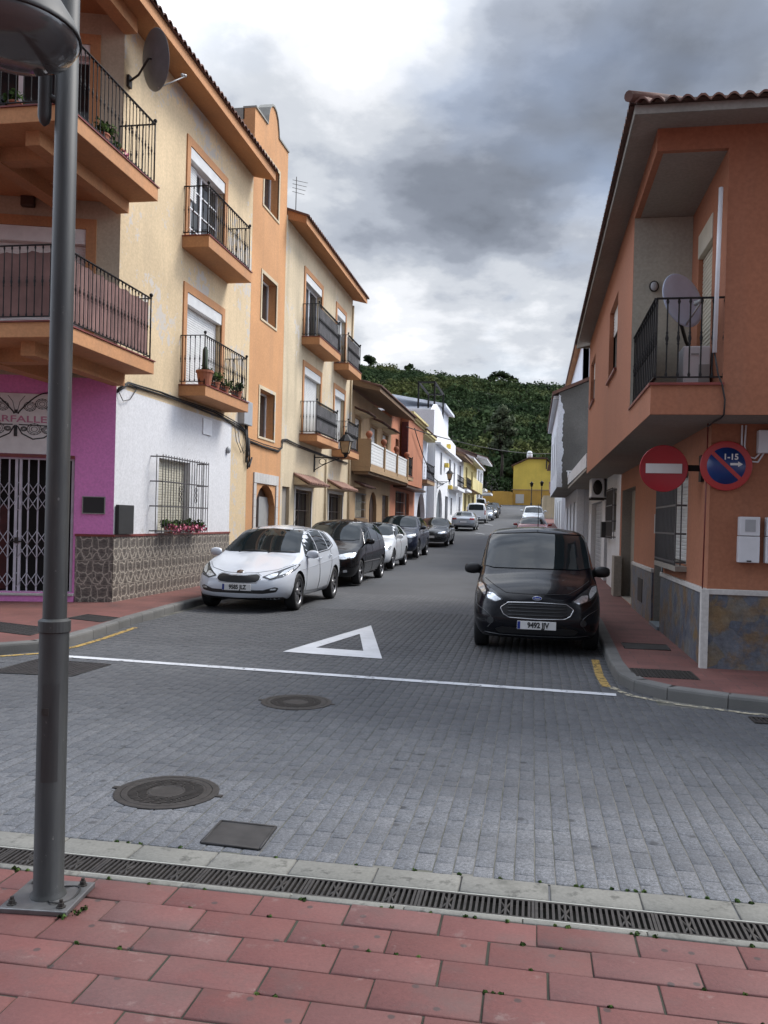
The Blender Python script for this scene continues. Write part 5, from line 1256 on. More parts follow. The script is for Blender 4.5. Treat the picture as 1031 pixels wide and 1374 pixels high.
mb = MB(); mb.tube([(ax, ay, 3.27), (ax, ay, 3.285), (ax, ay, 3.31), (ax, ay, 4.15), (ax + .02, ay - .10, 4.32), (ax + .06, ay - .26, 4.36), (ax + .075, ay - .33, 4.2), (ax + .08, ay - .345, 3.9)], [.004, .02, .028, .028, .027, .026, .026, .026], 14)
for z in (3.40, 3.86): mb.tube([(ax, ay, z), (x, y, z - .035)], .016, 8)
mb.build('arm', M['steelgrey'], LP)
hx, hy, hz_ = ax + .08, ay - .345, 3.47
H = mb = MB(); mb.lathe([(.03, .46), (.04, .36), (.09, .32), (.13, .24), (.17, .13), (.222, .05), (.243, .005), (.247, -.012), (.243, -.014), (.225, .0), (.10, .02), (.001, .02)], Matrix.Translation((hx, hy, hz_)), 40)
lh = mb.build('lamp_head', M['steelgrey'], LP)
mb = MB(); mb.lathe([(.238, -.012), (.236, -.03), (.215, -.062), (.16, -.092), (.08, -.108), (.001, -.112)], Matrix.Translation((hx, hy, hz_)), 40); mb.build('lamp_bowl', M['lampglass'], lh)
mb = MB(); Fh = Fr((hx, hy), (.9, .35), (.35, -.9)); mb.fbox(Fh, .015, .045, .215, .252, -.01, .055); mb.build('latch', M['orange'], lh)

# covers
def round_cover(cx, cy, r, label):
    mb = MB(); n = 48
    mb.lathe([(r + .045, -.012), (r + .045, .0085), (r + .035, .010), (r + .006, .010), (r + .003, .004), (r, .0095), (r - .03, .0105), (r - .034, .008)], Matrix.Translation((cx, cy, 0)), n, 0, False)
    mb.lathe([(r - .034, .008), (.11, .008), (.105, .011), (.098, .011), (.093, .008), (.001, .008)], Matrix.Translation((cx, cy, 0)), n, 0, False)
    st = .021
    for i in range(int(-r / st), int(r / st) + 1):
        yy = i * st; w_ = math.sqrt(max(0, (r - .04) ** 2 - yy ** 2))
        segs = [(-w_, w_)] if abs(yy) > .105 else [(-w_, -math.sqrt(.11 ** 2 - yy ** 2)), (math.sqrt(.11 ** 2 - yy ** 2), w_)]
        for a, b_ in segs:
            k = int((b_ - a) / .06)
            for j in range(max(k, 1)):
                u0 = a + (b_ - a) * j / max(k, 1); u1 = a + (b_ - a) * (j + 1) / max(k, 1) - .010
                if u1 > u0 + .005: mb.box(cx + u0, cx + u1, cy + yy - .006, cy + yy + .006, .007, .0118)
    for s in (-1, 1): mb.box(cx + s * (r + .05) - .03, cx + s * (r + .05) + .03, cy - .018, cy + .018, -.01, .009)
    return tag(recenter(mb.build('manhole_cover', M['castiron'])), label, 'manhole cover', 'round manhole covers in the road')
round_cover(-2.10, 4.755, .262, 'round cast iron manhole cover in the setts near the square cover')
round_cover(-2.04, 7.355, .27, 'round worn manhole cover in the dark paving in front of the white line')
def flat_cover(pts, z, label, name='access_cover', mat='castflat', studs=0, cat='access cover'):
    mb = MB(); mb.prism([(px_, py_, z - .01) for px_, py_ in pts], (0, 0, .014))
    P = [Vector((*p, 0)) for p in pts]
    for a, b_ in zip(P, P[1:] + P[:1]): mb.tube([(a.x, a.y, z + .003), (b_.x, b_.y, z + .003)], .008, 4)
    if studs:
        for i in range(studs):
            for j in range(studs):
                q = P[0].lerp(P[1], (i + .5) / studs).lerp(P[3].lerp(P[2], (i + .5) / studs), (j + .5) / studs); mb.box(q.x - .012, q.x + .012, q.y - .006, q.y + .006, z + .003, z + .0065)
    return tag(recenter(mb.build(name, M[mat])), label, cat)
flat_cover([(-1.60, 4.05), (-1.29, 4.035), (-1.30, 4.345), (-1.61, 4.36)], .006, 'small square grey access cover against the concrete gutter slabs', mat='plasticgrey_dark' if 'plasticgrey_dark' in M else 'castflat', cat='access cover')
mb = MB(); mb.box(-1.38, -1.34, 4.13, 4.24, .0105, .0125); mb.box(-1.48, -1.44, 4.18, 4.22, .0105, .0125); 
flat_cover([(-5.40, 7.80), (-4.52, 7.86), (-4.48, 8.60), (-5.38, 8.66)], .004, 'large dark rectangular cover in the road at the left end of the white line', studs=14)
flat_cover([(-7.35, 9.95), (-6.05, 9.55), (-6.12, 10.2), (-7.2, 10.55)], .122, 'dark sheet iron cover in the left pavement nearest the kerb corner', studs=12)
flat_cover([(-6.56, 11.27), (-5.92, 11.05), (-5.92, 11.58), (-6.54, 11.80)], .122, 'dark cover in the left pavement in front of the tiled wall', studs=10)
flat_cover([(1.17, 11.0), (1.72, 11.0), (1.74, 11.5), (1.18, 11.5)], .122, 'smooth dark cover in the right pavement beside the slate wall', studs=0)
mb = MB(); mb.box(1.06, 1.70, 8.98, 9.50, .116, .124)
for i in range(15):
    for j in range(9): mb.box(1.08 + i * .041, 1.105 + i * .041, 9.0 + j * .055, 9.04 + j * .055, .124, .130)
tag(recenter(mb.build('access_cover', M['castiron'])), 'ribbed iron grating cover at the rounded corner of the right pavement', 'access cover')
mb = MB(); mb.box(1.9, 2.7, 7.86, 7.89, 0, .014); mb.box(1.9, 2.7, 7.66, 7.69, 0, .014)
for i in range(20): mb.box(1.9 + i * .04, 1.922 + i * .04, 7.69, 7.86, 0, .013)
tag(recenter(mb.build('gully_grating', M['castiron'])), 'iron gully grating in the road below the right kerb', 'drain grating')

# signs
def disc_M(c, n):
    n = Vector(n).normalized(); u = Vector((0, 0, 1)).cross(n).normalized(); return face_M(c, u, n)
S1 = thing('no_entry_sign', 'round red no entry sign with white bar on a wall bracket over the pavement', 'road sign', (1.88, 10.2, 2.2))
c1 = Vector((1.463, 10.2, 2.325)); Mx = disc_M(c1, (0, -1, 0))
mb = MB(); mb.lathe([(.001, .008), (.255, .008), (.262, .012), (.268, .010), (.270, .002), (.268, -.008), (.262, -.012), (.001, -.006)], Mx, 48); mb.build('sign_face', M['signred'], S1)
mb = MB(); mb.box(c1.x - .20, c1.x + .20, 10.186, 10.19, 2.27, 2.38); mb.build('white_bar', M['signwhite'], S1)
mb = MB(); mb.box(1.45, 1.88, 10.212, 10.24, 2.30, 2.37); mb.box(1.862, 1.898, 10.15, 10.28, 2.18, 2.48); mb.build('bracket', M['iron'], S1)
S2 = thing('no_parking_sign', 'round blue no parking sign with red rim reading 1-15 on the orange wall', 'road sign', (2.05, 9.78, 2.06))
c2 = Vector((2.052, 9.765, 2.335)); Mx = disc_M(c2, (0, -1, 0))
mb = MB(); mb.lathe([(.001, .006), (.262, .006), (.270, .004), (.272, -.01), (.001, -.012)], Mx, 48); mb.build('sign_rim', M['signred2'], S2)
mb = MB(); mb.lathe([(.001, .0095), (.200, .0095), (.2005, .005)], Mx, 48); mb.build('sign_face', M['signblue'], S2)
mb = MB(); a = Vector((-.145, 0, .14)); b_ = Vector((.145, 0, -.14)); dd = (b_ - a).normalized(); nn = Vector((-dd.z, 0, dd.x)) * .021
mb.prism([c2 + a + nn + Vector((0, -.0098, 0)), c2 + b_ + nn + Vector((0, -.0098, 0)), c2 + b_ - nn + Vector((0, -.0098, 0)), c2 + a - nn + Vector((0, -.0098, 0))], (0, -.003, 0)); mb.build('red_slash', M['signred2'], S2)
text_mesh('sign_text', '1-15', .088, face_M((c2.x + .045, c2.y - .0125, c2.z + .095), (1, 0, 0), (0, -1, 0)), M['signwhite'], S2, .0012, .0025)
mb = MB(); yq = c2.y - .0115; pts = [(.035, .012), (.115, .012), (.115, .03), (.165, 0), (.115, -.03), (.115, -.012), (.035, -.012)]
mb.prism([(c2.x + p[0] + .005, yq, c2.z + p[1] + .018) for p in pts], (0, -.003, 0)); mb.build('arrow', M['signwhite'], S2)
# meters, boxes
def meter_box(x0, label):
    T_ = thing('meter_box', label, 'meter box', (x0 + .1, 9.8, 1.29), 'white meter boxes on the orange wall')
    mb = MB(); mb.box(x0, x0 + .215, 9.70, 9.80, 1.29, 1.575); bevel(mb.build('lower_box', M['plasticwhite'], T_), .008)
    mb = MB(); mb.box(x0 + .004, x0 + .211, 9.694, 9.80, 1.58, 1.785); bevel(mb.build('upper_box', M['plasticwhite'], T_), .008)
    mb = MB(); mb.box(x0 + .06, x0 + .165, 9.688, 9.693, 1.625, 1.755); mb.build('meter_window', M['plasticgrey'], T_)
    mb = MB(); mb.box(x0 + .085, x0 + .13, 9.69, 9.699, 1.30, 1.315); mb.build('latch', M['castiron'], T_)
meter_box(2.19, 'white plastic meter box with grey window on the orange wall under the no parking sign')
meter_box(2.465, 'white plastic meter box cut by the right edge of the picture')
mb = MB(); mb.box(2.365, 2.62, 9.70, 9.80, 2.475, 2.72); mb.tube([(2.4, 9.78, 2.48), (2.35, 9.78, 2.42), (2.27, 9.78, 2.44), (2.24, 9.78, 2.55), (2.25, 9.78, 2.78)], .012, 5); mb.tube([(2.44, 9.78, 2.48), (2.38, 9.78, 2.38), (2.27, 9.78, 2.39), (2.21, 9.78, 2.5), (2.21, 9.78, 2.78)], .012, 5)
tag(recenter(bevel(mb.build('junction_box', M['plasticwhite']), .006)), 'white junction box with looping cables high on the orange wall', 'junction box')
mb = MB(); mb.tube([(1.845, 9.79, .95), (1.85, 9.775, 1.9), (1.855, 9.775, 2.8)], .008, 5); tag(recenter(mb.build('cable', M['redstrip'])), 'thin red brown cable running up the corner of the orange house', 'cable')

def dish(c, n, r, mat, label, wallp, arm=.5, cat='satellite dish', taste=0):
    c = Vector(c); n = Vector(n).normalized(); T_ = thing('satellite_dish', label, cat, tuple(wallp)); Mx = disc_M(c, n)
    mb = MB(); k = 8; mb.lathe([(max(r * i / k, .001), .16 * r * ((i / k) ** 2)) for i in range(k + 1)] + [(r * 1.015, .16 * r - .006)] + [(max(r * i / k, .001), .16 * r * ((i / k) ** 2) - .01) for i in range(k, -1, -1)], Mx, 40)
    mb.build('reflector', M[mat], T_)
    back = c - n * .06; mb = MB(); wp = Vector(wallp); mb.tube([c, back, (back + wp) / 2 + Vector((0, 0, -.08)), wp], .02, 8); mb.box(wp.x - .03, wp.x + .03, wp.y - .06, wp.y + .06, wp.z - .1, wp.z + .1)
    mb.build('mount', M['castiron'], T_)
    up = Mx.to_3x3() @ Vector((0, 1, 0)); lo = c - up * r * .95 + n * .1 * r; tip = c + n * arm - up * r * .35
    mb = MB(); mb.tube([lo, tip], .011, 6); mb.tube([tip, tip - n * .07], .026, 8); mb.sphere(tip - n * .075, .03, 8, 6); mb.build('receiver_arm', M['lightgrey'], T_)
    return T_
dish((-6.55, 13.5, 9.34), (.62, .75, .18), .48, 'dish', 'dark grey satellite dish seen from behind, mounted high on the corner of the cream house', (-7.08, 13.75, 9.12), arm=.62)
dish((1.50, 9.62, 4.09), (.62, -.76, .2), .30, 'dishlight', 'pale grey satellite dish behind the railing of the orange house balcony', (1.84, 10.5, 3.6), arm=.28)
AC = thing('air_conditioner', 'white outdoor unit standing on the corner balcony of the orange house', 'air conditioner', (1.7, 9.9, 3.125))
mb = MB(); mb.box(1.54, 1.82, 9.55, 9.95, 3.16, 3.60); bevel(mb.build('casing', M['plasticwhite'], AC), .015)
mb = MB(); mb.box(1.62, 1.70, 9.542, 9.549, 3.50, 3.52); mb.box(1.70, 1.81, 9.542, 9.549, 3.18, 3.4); mb.build('panel', M['lightgrey'], AC)
mb = MB(); mb.box(1.56, 1.6, 9.56, 9.94, 3.124, 3.159); mb.box(1.74, 1.78, 9.56, 9.94, 3.124, 3.159); mb.build('feet', M['castiron'], AC)
WL = thing('wall_lamp', 'small oval bulkhead lamp on the pale back wall of the orange house balcony', 'wall lamp', (1.40, 10.98, 4.6))
mb = MB(); mb.sphere((1.40, 10.96, 4.63), .045, 12, 8, 0, (1, .5, 1.25)); mb.build('lamp_glass', M['plasticgrey'], WL)
mb = MB(); mb.tube([(1.40 + .048 * math.cos(a), 10.965, 4.63 + .06 * math.sin(a)) for a in np.linspace(0, 2 * PI, 17)], .012, 5, cap=False); mb.build('lamp_cage', M['castiron'], WL)
AC2 = thing('air_conditioner', 'white air conditioner hung under the flat concrete canopy of the white house', 'air conditioner', (1.75, 24, 2.45))
mb = MB(); mb.box(1.5, 1.82, 23.2, 24.1, 2.40, 2.92); bevel(mb.build('casing', M['plasticwhite'], AC2), .02)
mb = MB(); mb.lathe([(.001, 0), (.2, 0), (.2, .01), (.001, .01)], face_M((1.66, 23.19, 2.66), (1, 0, 0), (0, -1, 0)) @ Matrix.Diagonal((.6, 1, 1, 1)), 16); mb.build('fan_grille', M['castiron'], AC2)
mb = MB(); mb.box(1.5, 1.9, 23.25, 23.29, 2.34, 2.395); mb.box(1.5, 1.9, 24.0, 24.04, 2.34, 2.395); mb.build('bracket', M['castiron'], AC2)
mb = MB(); mb.box(1.70, 1.895, 22.05, 22.4, 1.35, 1.75); tag(recenter(bevel(mb.build('mailbox', M['steelgrey']), .01)), 'dark letter box on the white wall by the barred window', 'mailbox')

# left wall fittings
mb = MB(); mb.fbox(FL, 13.64, 14.2, .015, .08, 1.29, 1.80); tag(recenter(bevel(mb.build('meter_box', M['ink']), .006)), 'flat black meter box on the white wall next to the pink corner', 'meter box')
WP = thing('notice_board', 'small dark notice board in a gilt frame on the pink shop wall', 'notice board', F2.p(.33, 0, 1.63))
mb = MB(); mb.fbox(F2, .155, .505, .002, .02, 1.645, 1.915); mb.build('board', M['ink'], WP)
mb = MB()
for (a, b_, z0, z1) in ((.14, .52, 1.915, 1.93), (.14, .52, 1.63, 1.645), (.14, .155, 1.645, 1.915), (.505, .52, 1.645, 1.915)): mb.fbox(F2, a, b_, .001, .028, z0, z1)
mb.build('frame', M['concrete'], WP)
mb = MB(); mb.fbox(FL, 17.45, 17.95, .001, .03, 3.42, 3.76); vt = tag(recenter(mb.build('wall_vent', M['alu'])), 'square louvred vent high on the white wall under the lower balcony', 'vent')
mb = MB(); slats(mb, FL, 17.5, 17.9, .034, 3.47, 3.71, pitch=.03); mb.build('louvres', M['plasticgrey'], vt) if False else None
mb = MB(); mb.fbox(FL, 19.7, 20.3, .001, .16, 3.90, 4.48); tag(recenter(bevel(mb.build('junction_box', M['plasticgrey']), .01)), 'grey electrical cabinet on the wall where the cream house meets the stair tower', 'junction box')
mb = MB(); mb.sphere((-7.06, 18.98, 3.2), .085, 10, 8, 0, (.6, 1, 1)); tag(recenter(mb.build('alarm_siren', M['plasticgrey'])), 'small round grey sensor on the white wall by the cable drop', 'sensor')
mb = MB(); mb.fbox(F2, 1.4, 1.62, .0, .12, 6.78, 6.99); tag(recenter(bevel(mb.build('wall_lamp', M['ironbrown']), .02)), 'brown lantern on the corner facade below the upper balcony', 'wall lamp')
mb = MB(); Y0 = [(13.57, 3.75), (13.93, 3.93), (14.25, 3.94), (15.27, 3.95), (16.2, 3.94), (18.05, 3.95), (18.6, 3.93), (19.6, 3.86), (20.05, 3.75), (20.35, 3.57), (21.56, 3.52), (22.92, 3.52), (23.25, 3.62), (23.29, 3.86), (23.7, 3.89), (25.17, 3.83), (27.75, 3.78), (31.9, 3.78)]
for j in range(4): mb.tube([FL.p(a, .03 + .018 * (j % 2), b_ + .02 * (j - 1.5) + rng.normal(0, .012)) for a, b_ in Y0], .014, 5)
for (a, z0, z1) in ((20.1, 3.0, 3.9), (20.22, 2.85, 3.9), (20.36, 2.9, 3.6)): mb.tube([FL.p(a, .05, z1), FL.p(a + .03, .07, (z0 + z1) / 2), FL.p(a + .1, .05, z0), FL.p(a + .25, .06, z0 + .25)], .022, 5)
for a in (19.3, 19.5): mb.tube([FL.p(a, .04, 3.9), FL.p(a + .1, .08, 3.45), FL.p(a + .5, .06, 3.2), FL.p(a + .8, .05, 3.45)], .008, 4)
mb.tube([FL.p(13.6, .03, 3.76), FL.p(13.75, .05, 3.6), FL.p(14.0, .05, 3.66), FL.p(14.3, .03, 3.9)], .008, 4)
tag(recenter(mb.build('cable_bundle', M['cable'])), 'sagging black cable bundle clipped along the left facades above the ground floor', 'cable')
def span(a, b_, sag, r, label):
    a, b_ = Vector(a), Vector(b_); mb = MB(); mb.tube([a.lerp(b_, t_) - Vector((0, 0, sag * 4 * t_ * (1 - t_))) for t_ in np.linspace(0, 1, 15)], r, 4)
    tag(recenter(mb.build('overhead_cable', M['cable'])), label, 'cable')
span((-6.6, 43.5, 6.5), (2.1, 76, 7.9), .5, .03, 'long overhead cable crossing the street from the salmon house to the right side')
span((-6.5, 46, 6.7), (-6.55, 63, 4.5), .9, .03, 'short drooping cable between the salmon and white houses')

def lantern(c, wallx, s, label, both=True):
    c = Vector(c); T_ = thing('wall_lantern', label, 'wall lantern', (wallx, c.y, c.z - .55 * s), 'old style wall lanterns on the left side')
    def ring(r, z): return [(c.x + r * s * math.cos(PI / 4 + k * PI / 2), c.y + r * s * math.sin(PI / 4 + k * PI / 2), c.z + z * s) for k in range(4)]
    mb = MB()
    a, b_ = ring(.15, -.28), ring(.25, .12)
    for k in range(4): mb.tube([a[k], b_[k]], .014 * s, 4)
    for q in (a, b_):
        for k in range(4): mb.tube([q[k], q[(k + 1) % 4]], .014 * s, 4)
    mb.lathe([(.29, .12), (.24, .18), (.17, .26), (.09, .34), (.05, .37), (.06, .42), (.02, .46), (.012, .52), (.001, .53)], Matrix.Translation(c) @ Matrix.Scale(s, 4), 8, 0, False)
    mb.lathe([(.15, -.28), (.07, -.33), (.05, -.42), (.001, -.43)], Matrix.Translation(c) @ Matrix.Scale(s, 4), 8, 0, False)
    mb.build('lantern_frame', M['iron'], T_)
    mb = MB(); a, b_ = ring(.14, -.27), ring(.24, .115); mb.add(a + b_, [(k, (k + 1) % 4, 4 + (k + 1) % 4, 4 + k) for k in range(4)]); mb.build('lantern_glass', M['lantern_glass'], T_)
    mb = MB(); z = c.z - .44 * s
    mb.tube([(wallx, c.y, z), (c.x, c.y, z)], .02 * s, 6); mb.tube([(wallx, c.y, z - .45 * s)] + [(wallx + (c.x - wallx) * t_, c.y, z - .45 * s * (1 - t_) ** 1.6) for t_ in np.linspace(.1, .8, 7)], .016 * s, 6)
    mb.tube([(wallx + .3 * s + .12 * s * math.cos(q), c.y, z - .14 * s + .1 * s * math.sin(q)) for q in np.linspace(0, 6, 14)], .012 * s, 5); mb.box(wallx - .01, wallx + .03, c.y - .05, c.y + .05, z - .5 * s, z + .1 * s)
    mb.build('bracket', M['iron'], T_)
lantern((-6.05, 27.0, 4.06), -7.1, .95, 'black wall lantern on a scroll bracket under the cream house balconies')
lantern((-5.75, 58.6, 4.85), -6.6, 1.0, 'black wall lantern on the front of the white house near the arched door')
mb = MB()
for i in range(4): mb.tube([(-7.0, 23.45, 10.95 + i * .11), (-6.7 + .03 * i, 23.65, 10.92 + i * .11)], .007, 4)
mb.tube([(-6.9, 23.5, 10.3), (-6.9, 23.5, 11.38)], .012, 5); tag(recenter(mb.build('tv_antenna', M['castiron'])), 'rod television antenna on the tower roof edge', 'antenna')

# pots and plants
def plant(name, label, base, pots, leaves, cat='plant', potmat='terracotta', mats=('leafpot',), size=.05, n=60, flowers=None, group=None):
    T_ = thing(name, label, cat, base, group)
    for (cx, cy, cz, r, h) in pots:
        mb = MB(); mb.lathe([(r * .001, cz), (r * .72, cz), (r * .95, cz + h * .85), (r * 1.06, cz + h * .85), (r * 1.06, cz + h), (r * .9, cz + h), (.001, cz + h * .9)], Matrix.Translation((cx, cy, 0)), 14, 0, False)
        mb.build('pot', M[potmat], T_)
    if leaves: leaf_cloud('foliage', [l[:3] for l in leaves], [l[3] for l in leaves], n, size, M[mats[0]], T_, shell=.1)
    if flowers: leaf_cloud('flowers', [l[:3] for l in flowers], [l[3] for l in flowers], 40, size * .8, M['pinkflower'], T_, shell=.4)
    return T_
for i, (y0, lab) in enumerate(((15.75, 'pot of pink flowers at the left of the barred window'), (16.72, 'pot of pink flowers at the right of the barred window'))):
    lv = [(-6.96 + rng.normal(0, .03), y0 + dy, 1.45 + rng.normal(0, .03), .12) for dy in (-.32, -.12, .1, .3)]
    plant('flower_pot', lab, (-6.96, y0, 1.31), [(-6.96, y0 - .22, 1.30, .1, .13), (-6.96, y0 + .22, 1.30, .1, .13)], lv, flowers=[(-6.88, l[1], l[2] - .07, .11) for l in lv], group='flower pots in the window cage', size=.06)
Tc = plant('potted_cactus', 'tall cactus in a terracotta pot on the lower cream house balcony', (-6.62, 16.3, 4.28), [(-6.62, 16.34, 4.28, .17, .30)], [(-6.62, 16.34, 4.6, .13)], 'cactus', mats=('leafdark',))
mb = MB(); mb.tube([(-6.62, 16.34, 4.55), (-6.62, 16.34, 4.7), (-6.62, 16.345, 5.0), (-6.62, 16.34, 5.07)], [.05, .06, .055, .02], 10); mb.build('cactus_stem', M['cactus'], Tc)
plant('potted_plant', 'yellow green leafy pot plants behind the lower balcony railing', (-6.62, 17.3, 4.28), [(-6.65, 16.95, 4.28, .12, .16), (-6.65, 17.5, 4.28, .12, .16)], [(-6.64, 16.9, 4.55, .16), (-6.62, 17.1, 4.6, .13), (-6.64, 17.5, 4.5, .15), (-6.66, 17.75, 4.48, .12)])
plant('potted_plant', 'dark withered pot plant at the far end of the lower balcony', (-6.62, 18.3, 4.28), [(-6.65, 18.3, 4.28, .13, .18)], [(-6.64, 18.25, 4.52, .15), (-6.64, 18.45, 4.62, .13)], mats=('leafdark',))
plant('potted_plant', 'green pot plant with pale flowers at the railing of the upper corner balcony', (-6.52, 11.95, 7.2), [(-6.54, 11.9, 7.2, .11, .15), (-6.54, 12.35, 7.2, .1, .13)], [(-6.52, 11.8, 7.42, .13), (-6.5, 12.05, 7.46, .14), (-6.52, 12.3, 7.33, .1)], flowers=[(-6.5, 12.45, 7.28, .1)])
plant('potted_plant', 'green pot plant on the front edge of the upper corner balcony beside the lamp', (-7.25, 10.78, 7.2), [(-7.25, 10.78, 7.2, .1, .12)], [(-7.25, 10.76, 7.4, .14), (-7.35, 10.76, 7.36, .1)])
def lamp_far(x, y, h, label):
    T_ = thing('street_lamp', label, 'street lamp', (x, y, zr(y)), 'lantern posts by the yellow house'); z = zr(y)
    mb = MB(); mb.lathe([(.13, 0), (.13, .5), (.07, .6), (.06, h - .6), (.03, h - .5)], Matrix.Translation((x, y, z)), 8); mb.build('pole', M['iron'], T_)
    mb = MB(); mb.lathe([(.06, h - .5), (.14, h - .45), (.24, h - .05), (.3, h - .02), (.1, h + .2), (.001, h + .3)], Matrix.Translation((x, y, z)), 8); mb.build('lantern', M['iron'], T_)
lamp_far(-.33, 121, 3.3, 'dark lantern post in front of the yellow house, the left of two'); lamp_far(1.05, 119, 3.5, 'dark lantern post in front of the yellow house, the right of two')

# weeds in the joints beside the gutter and the post
wc = [(-1.80, 3.22, .012, .022), (-1.84, 3.17, .01, .018), (-1.79, 3.26, .01, .016)]
for _ in range(46):
    x_ = rng.uniform(-2.6, 1.2); wc.append((x_, 3.556 + rng.normal(0, .004) if rng.random() < .5 else 3.976 + rng.normal(0, .004), .004, rng.uniform(.006, .014)))
for _ in range(26):
    r_i = rng.integers(0, 5); wc.append((rng.uniform(-1.8, 1.0), 3.559 - .1855 * r_i, .003, rng.uniform(.005, .010)))
structure(leaf_cloud('joint_weeds', [w_[:3] for w_ in wc], [w_[3] for w_ in wc], 26, .010, M['leafpot'], shell=.1, flat=.7), 'stuff')
# ------------------------------------------------------------------ cars
def carpaint(name, col, metal=.0, rough=.22, spec=.5, coat=.8):
    t = NT(name); t.base(col); t.set(Roughness=rough, Metallic=metal, Coat_Weight=coat, Coat_Roughness=.04); t.b.inputs['Specular IOR Level'].default_value = spec
    return t.m
CP = dict(white=carpaint('white_car_paint', (.60, .64, .70)), white2=carpaint('plain_white_car_paint', (.66, .68, .70)), black=carpaint('black_car_paint', (.005, .005, .006), spec=.25, coat=.35),
          blueblack=carpaint('blue_black_car_paint', (.003, .0035, .006), spec=.22, coat=.3), navy=carpaint('navy_car_paint', (.007, .010, .026), coat=.4), grey=carpaint('dark_grey_car_paint', (.035, .035, .036), .4), silver=carpaint('silver_car_paint', (.36, .38, .41), .6, .3),
          red=carpaint('red_car_paint', (.25, .02, .018)), darkblue=carpaint('dark_blue_car_paint', (.02, .03, .06)))
M['carglass'] = glassy('car_glass', (.010, .015, .017), .02); M['carglass'].node_tree.nodes['Principled BSDF'].inputs['Specular IOR Level'].default_value = .32
M['tyre'] = paint('tyre_rubber', (.013, .013, .014), rough=.75)
M['alloy'] = paint('silver_alloy', (.30, .30, .31), rough=.35, metal=.8)
M['trimblk'] = paint('black_trim', (.010, .010, .011), rough=.45)
M['arch'] = paint('wheel_well', (.005, .005, .005), rough=.95)
M['chrome'] = paint('chrome', (.55, .55, .56), rough=.12, metal=1., var=0)
M['lampclear'] = paint('headlamp_clear', (.60, .62, .64), rough=.08, metal=.55, var=.3, nscale=30)
M['lampdark'] = paint('headlamp_dark', (.05, .052, .055), rough=.06, metal=.3, var=.3, nscale=30)
M['lampred'] = paint('tail_lamp_red', (.30, .012, .012), rough=.12)
M['amber'] = paint('amber_lamp', (.45, .18, .03), rough=.12)
M['plate'] = paint('number_plate', (.70, .70, .69), rough=.4)
M['plateblue'] = paint('plate_blue_band', (.01, .03, .22), rough=.4)

def interp(P, s): return float(np.interp(s, [p[0] for p in P], [p[1] for p in P]))
def smooth_prof(P, it=2):
    P = [tuple(p) for p in P]
    for _ in range(it):
        Q = [P[0]]
        for a, b_ in zip(P[:-1], P[1:]):
            Q += [(a[0] * .75 + b_[0] * .25, a[1] * .75 + b_[1] * .25), (a[0] * .25 + b_[0] * .75, a[1] * .25 + b_[1] * .75)]
        Q.append(P[-1]); P = Q
    return P

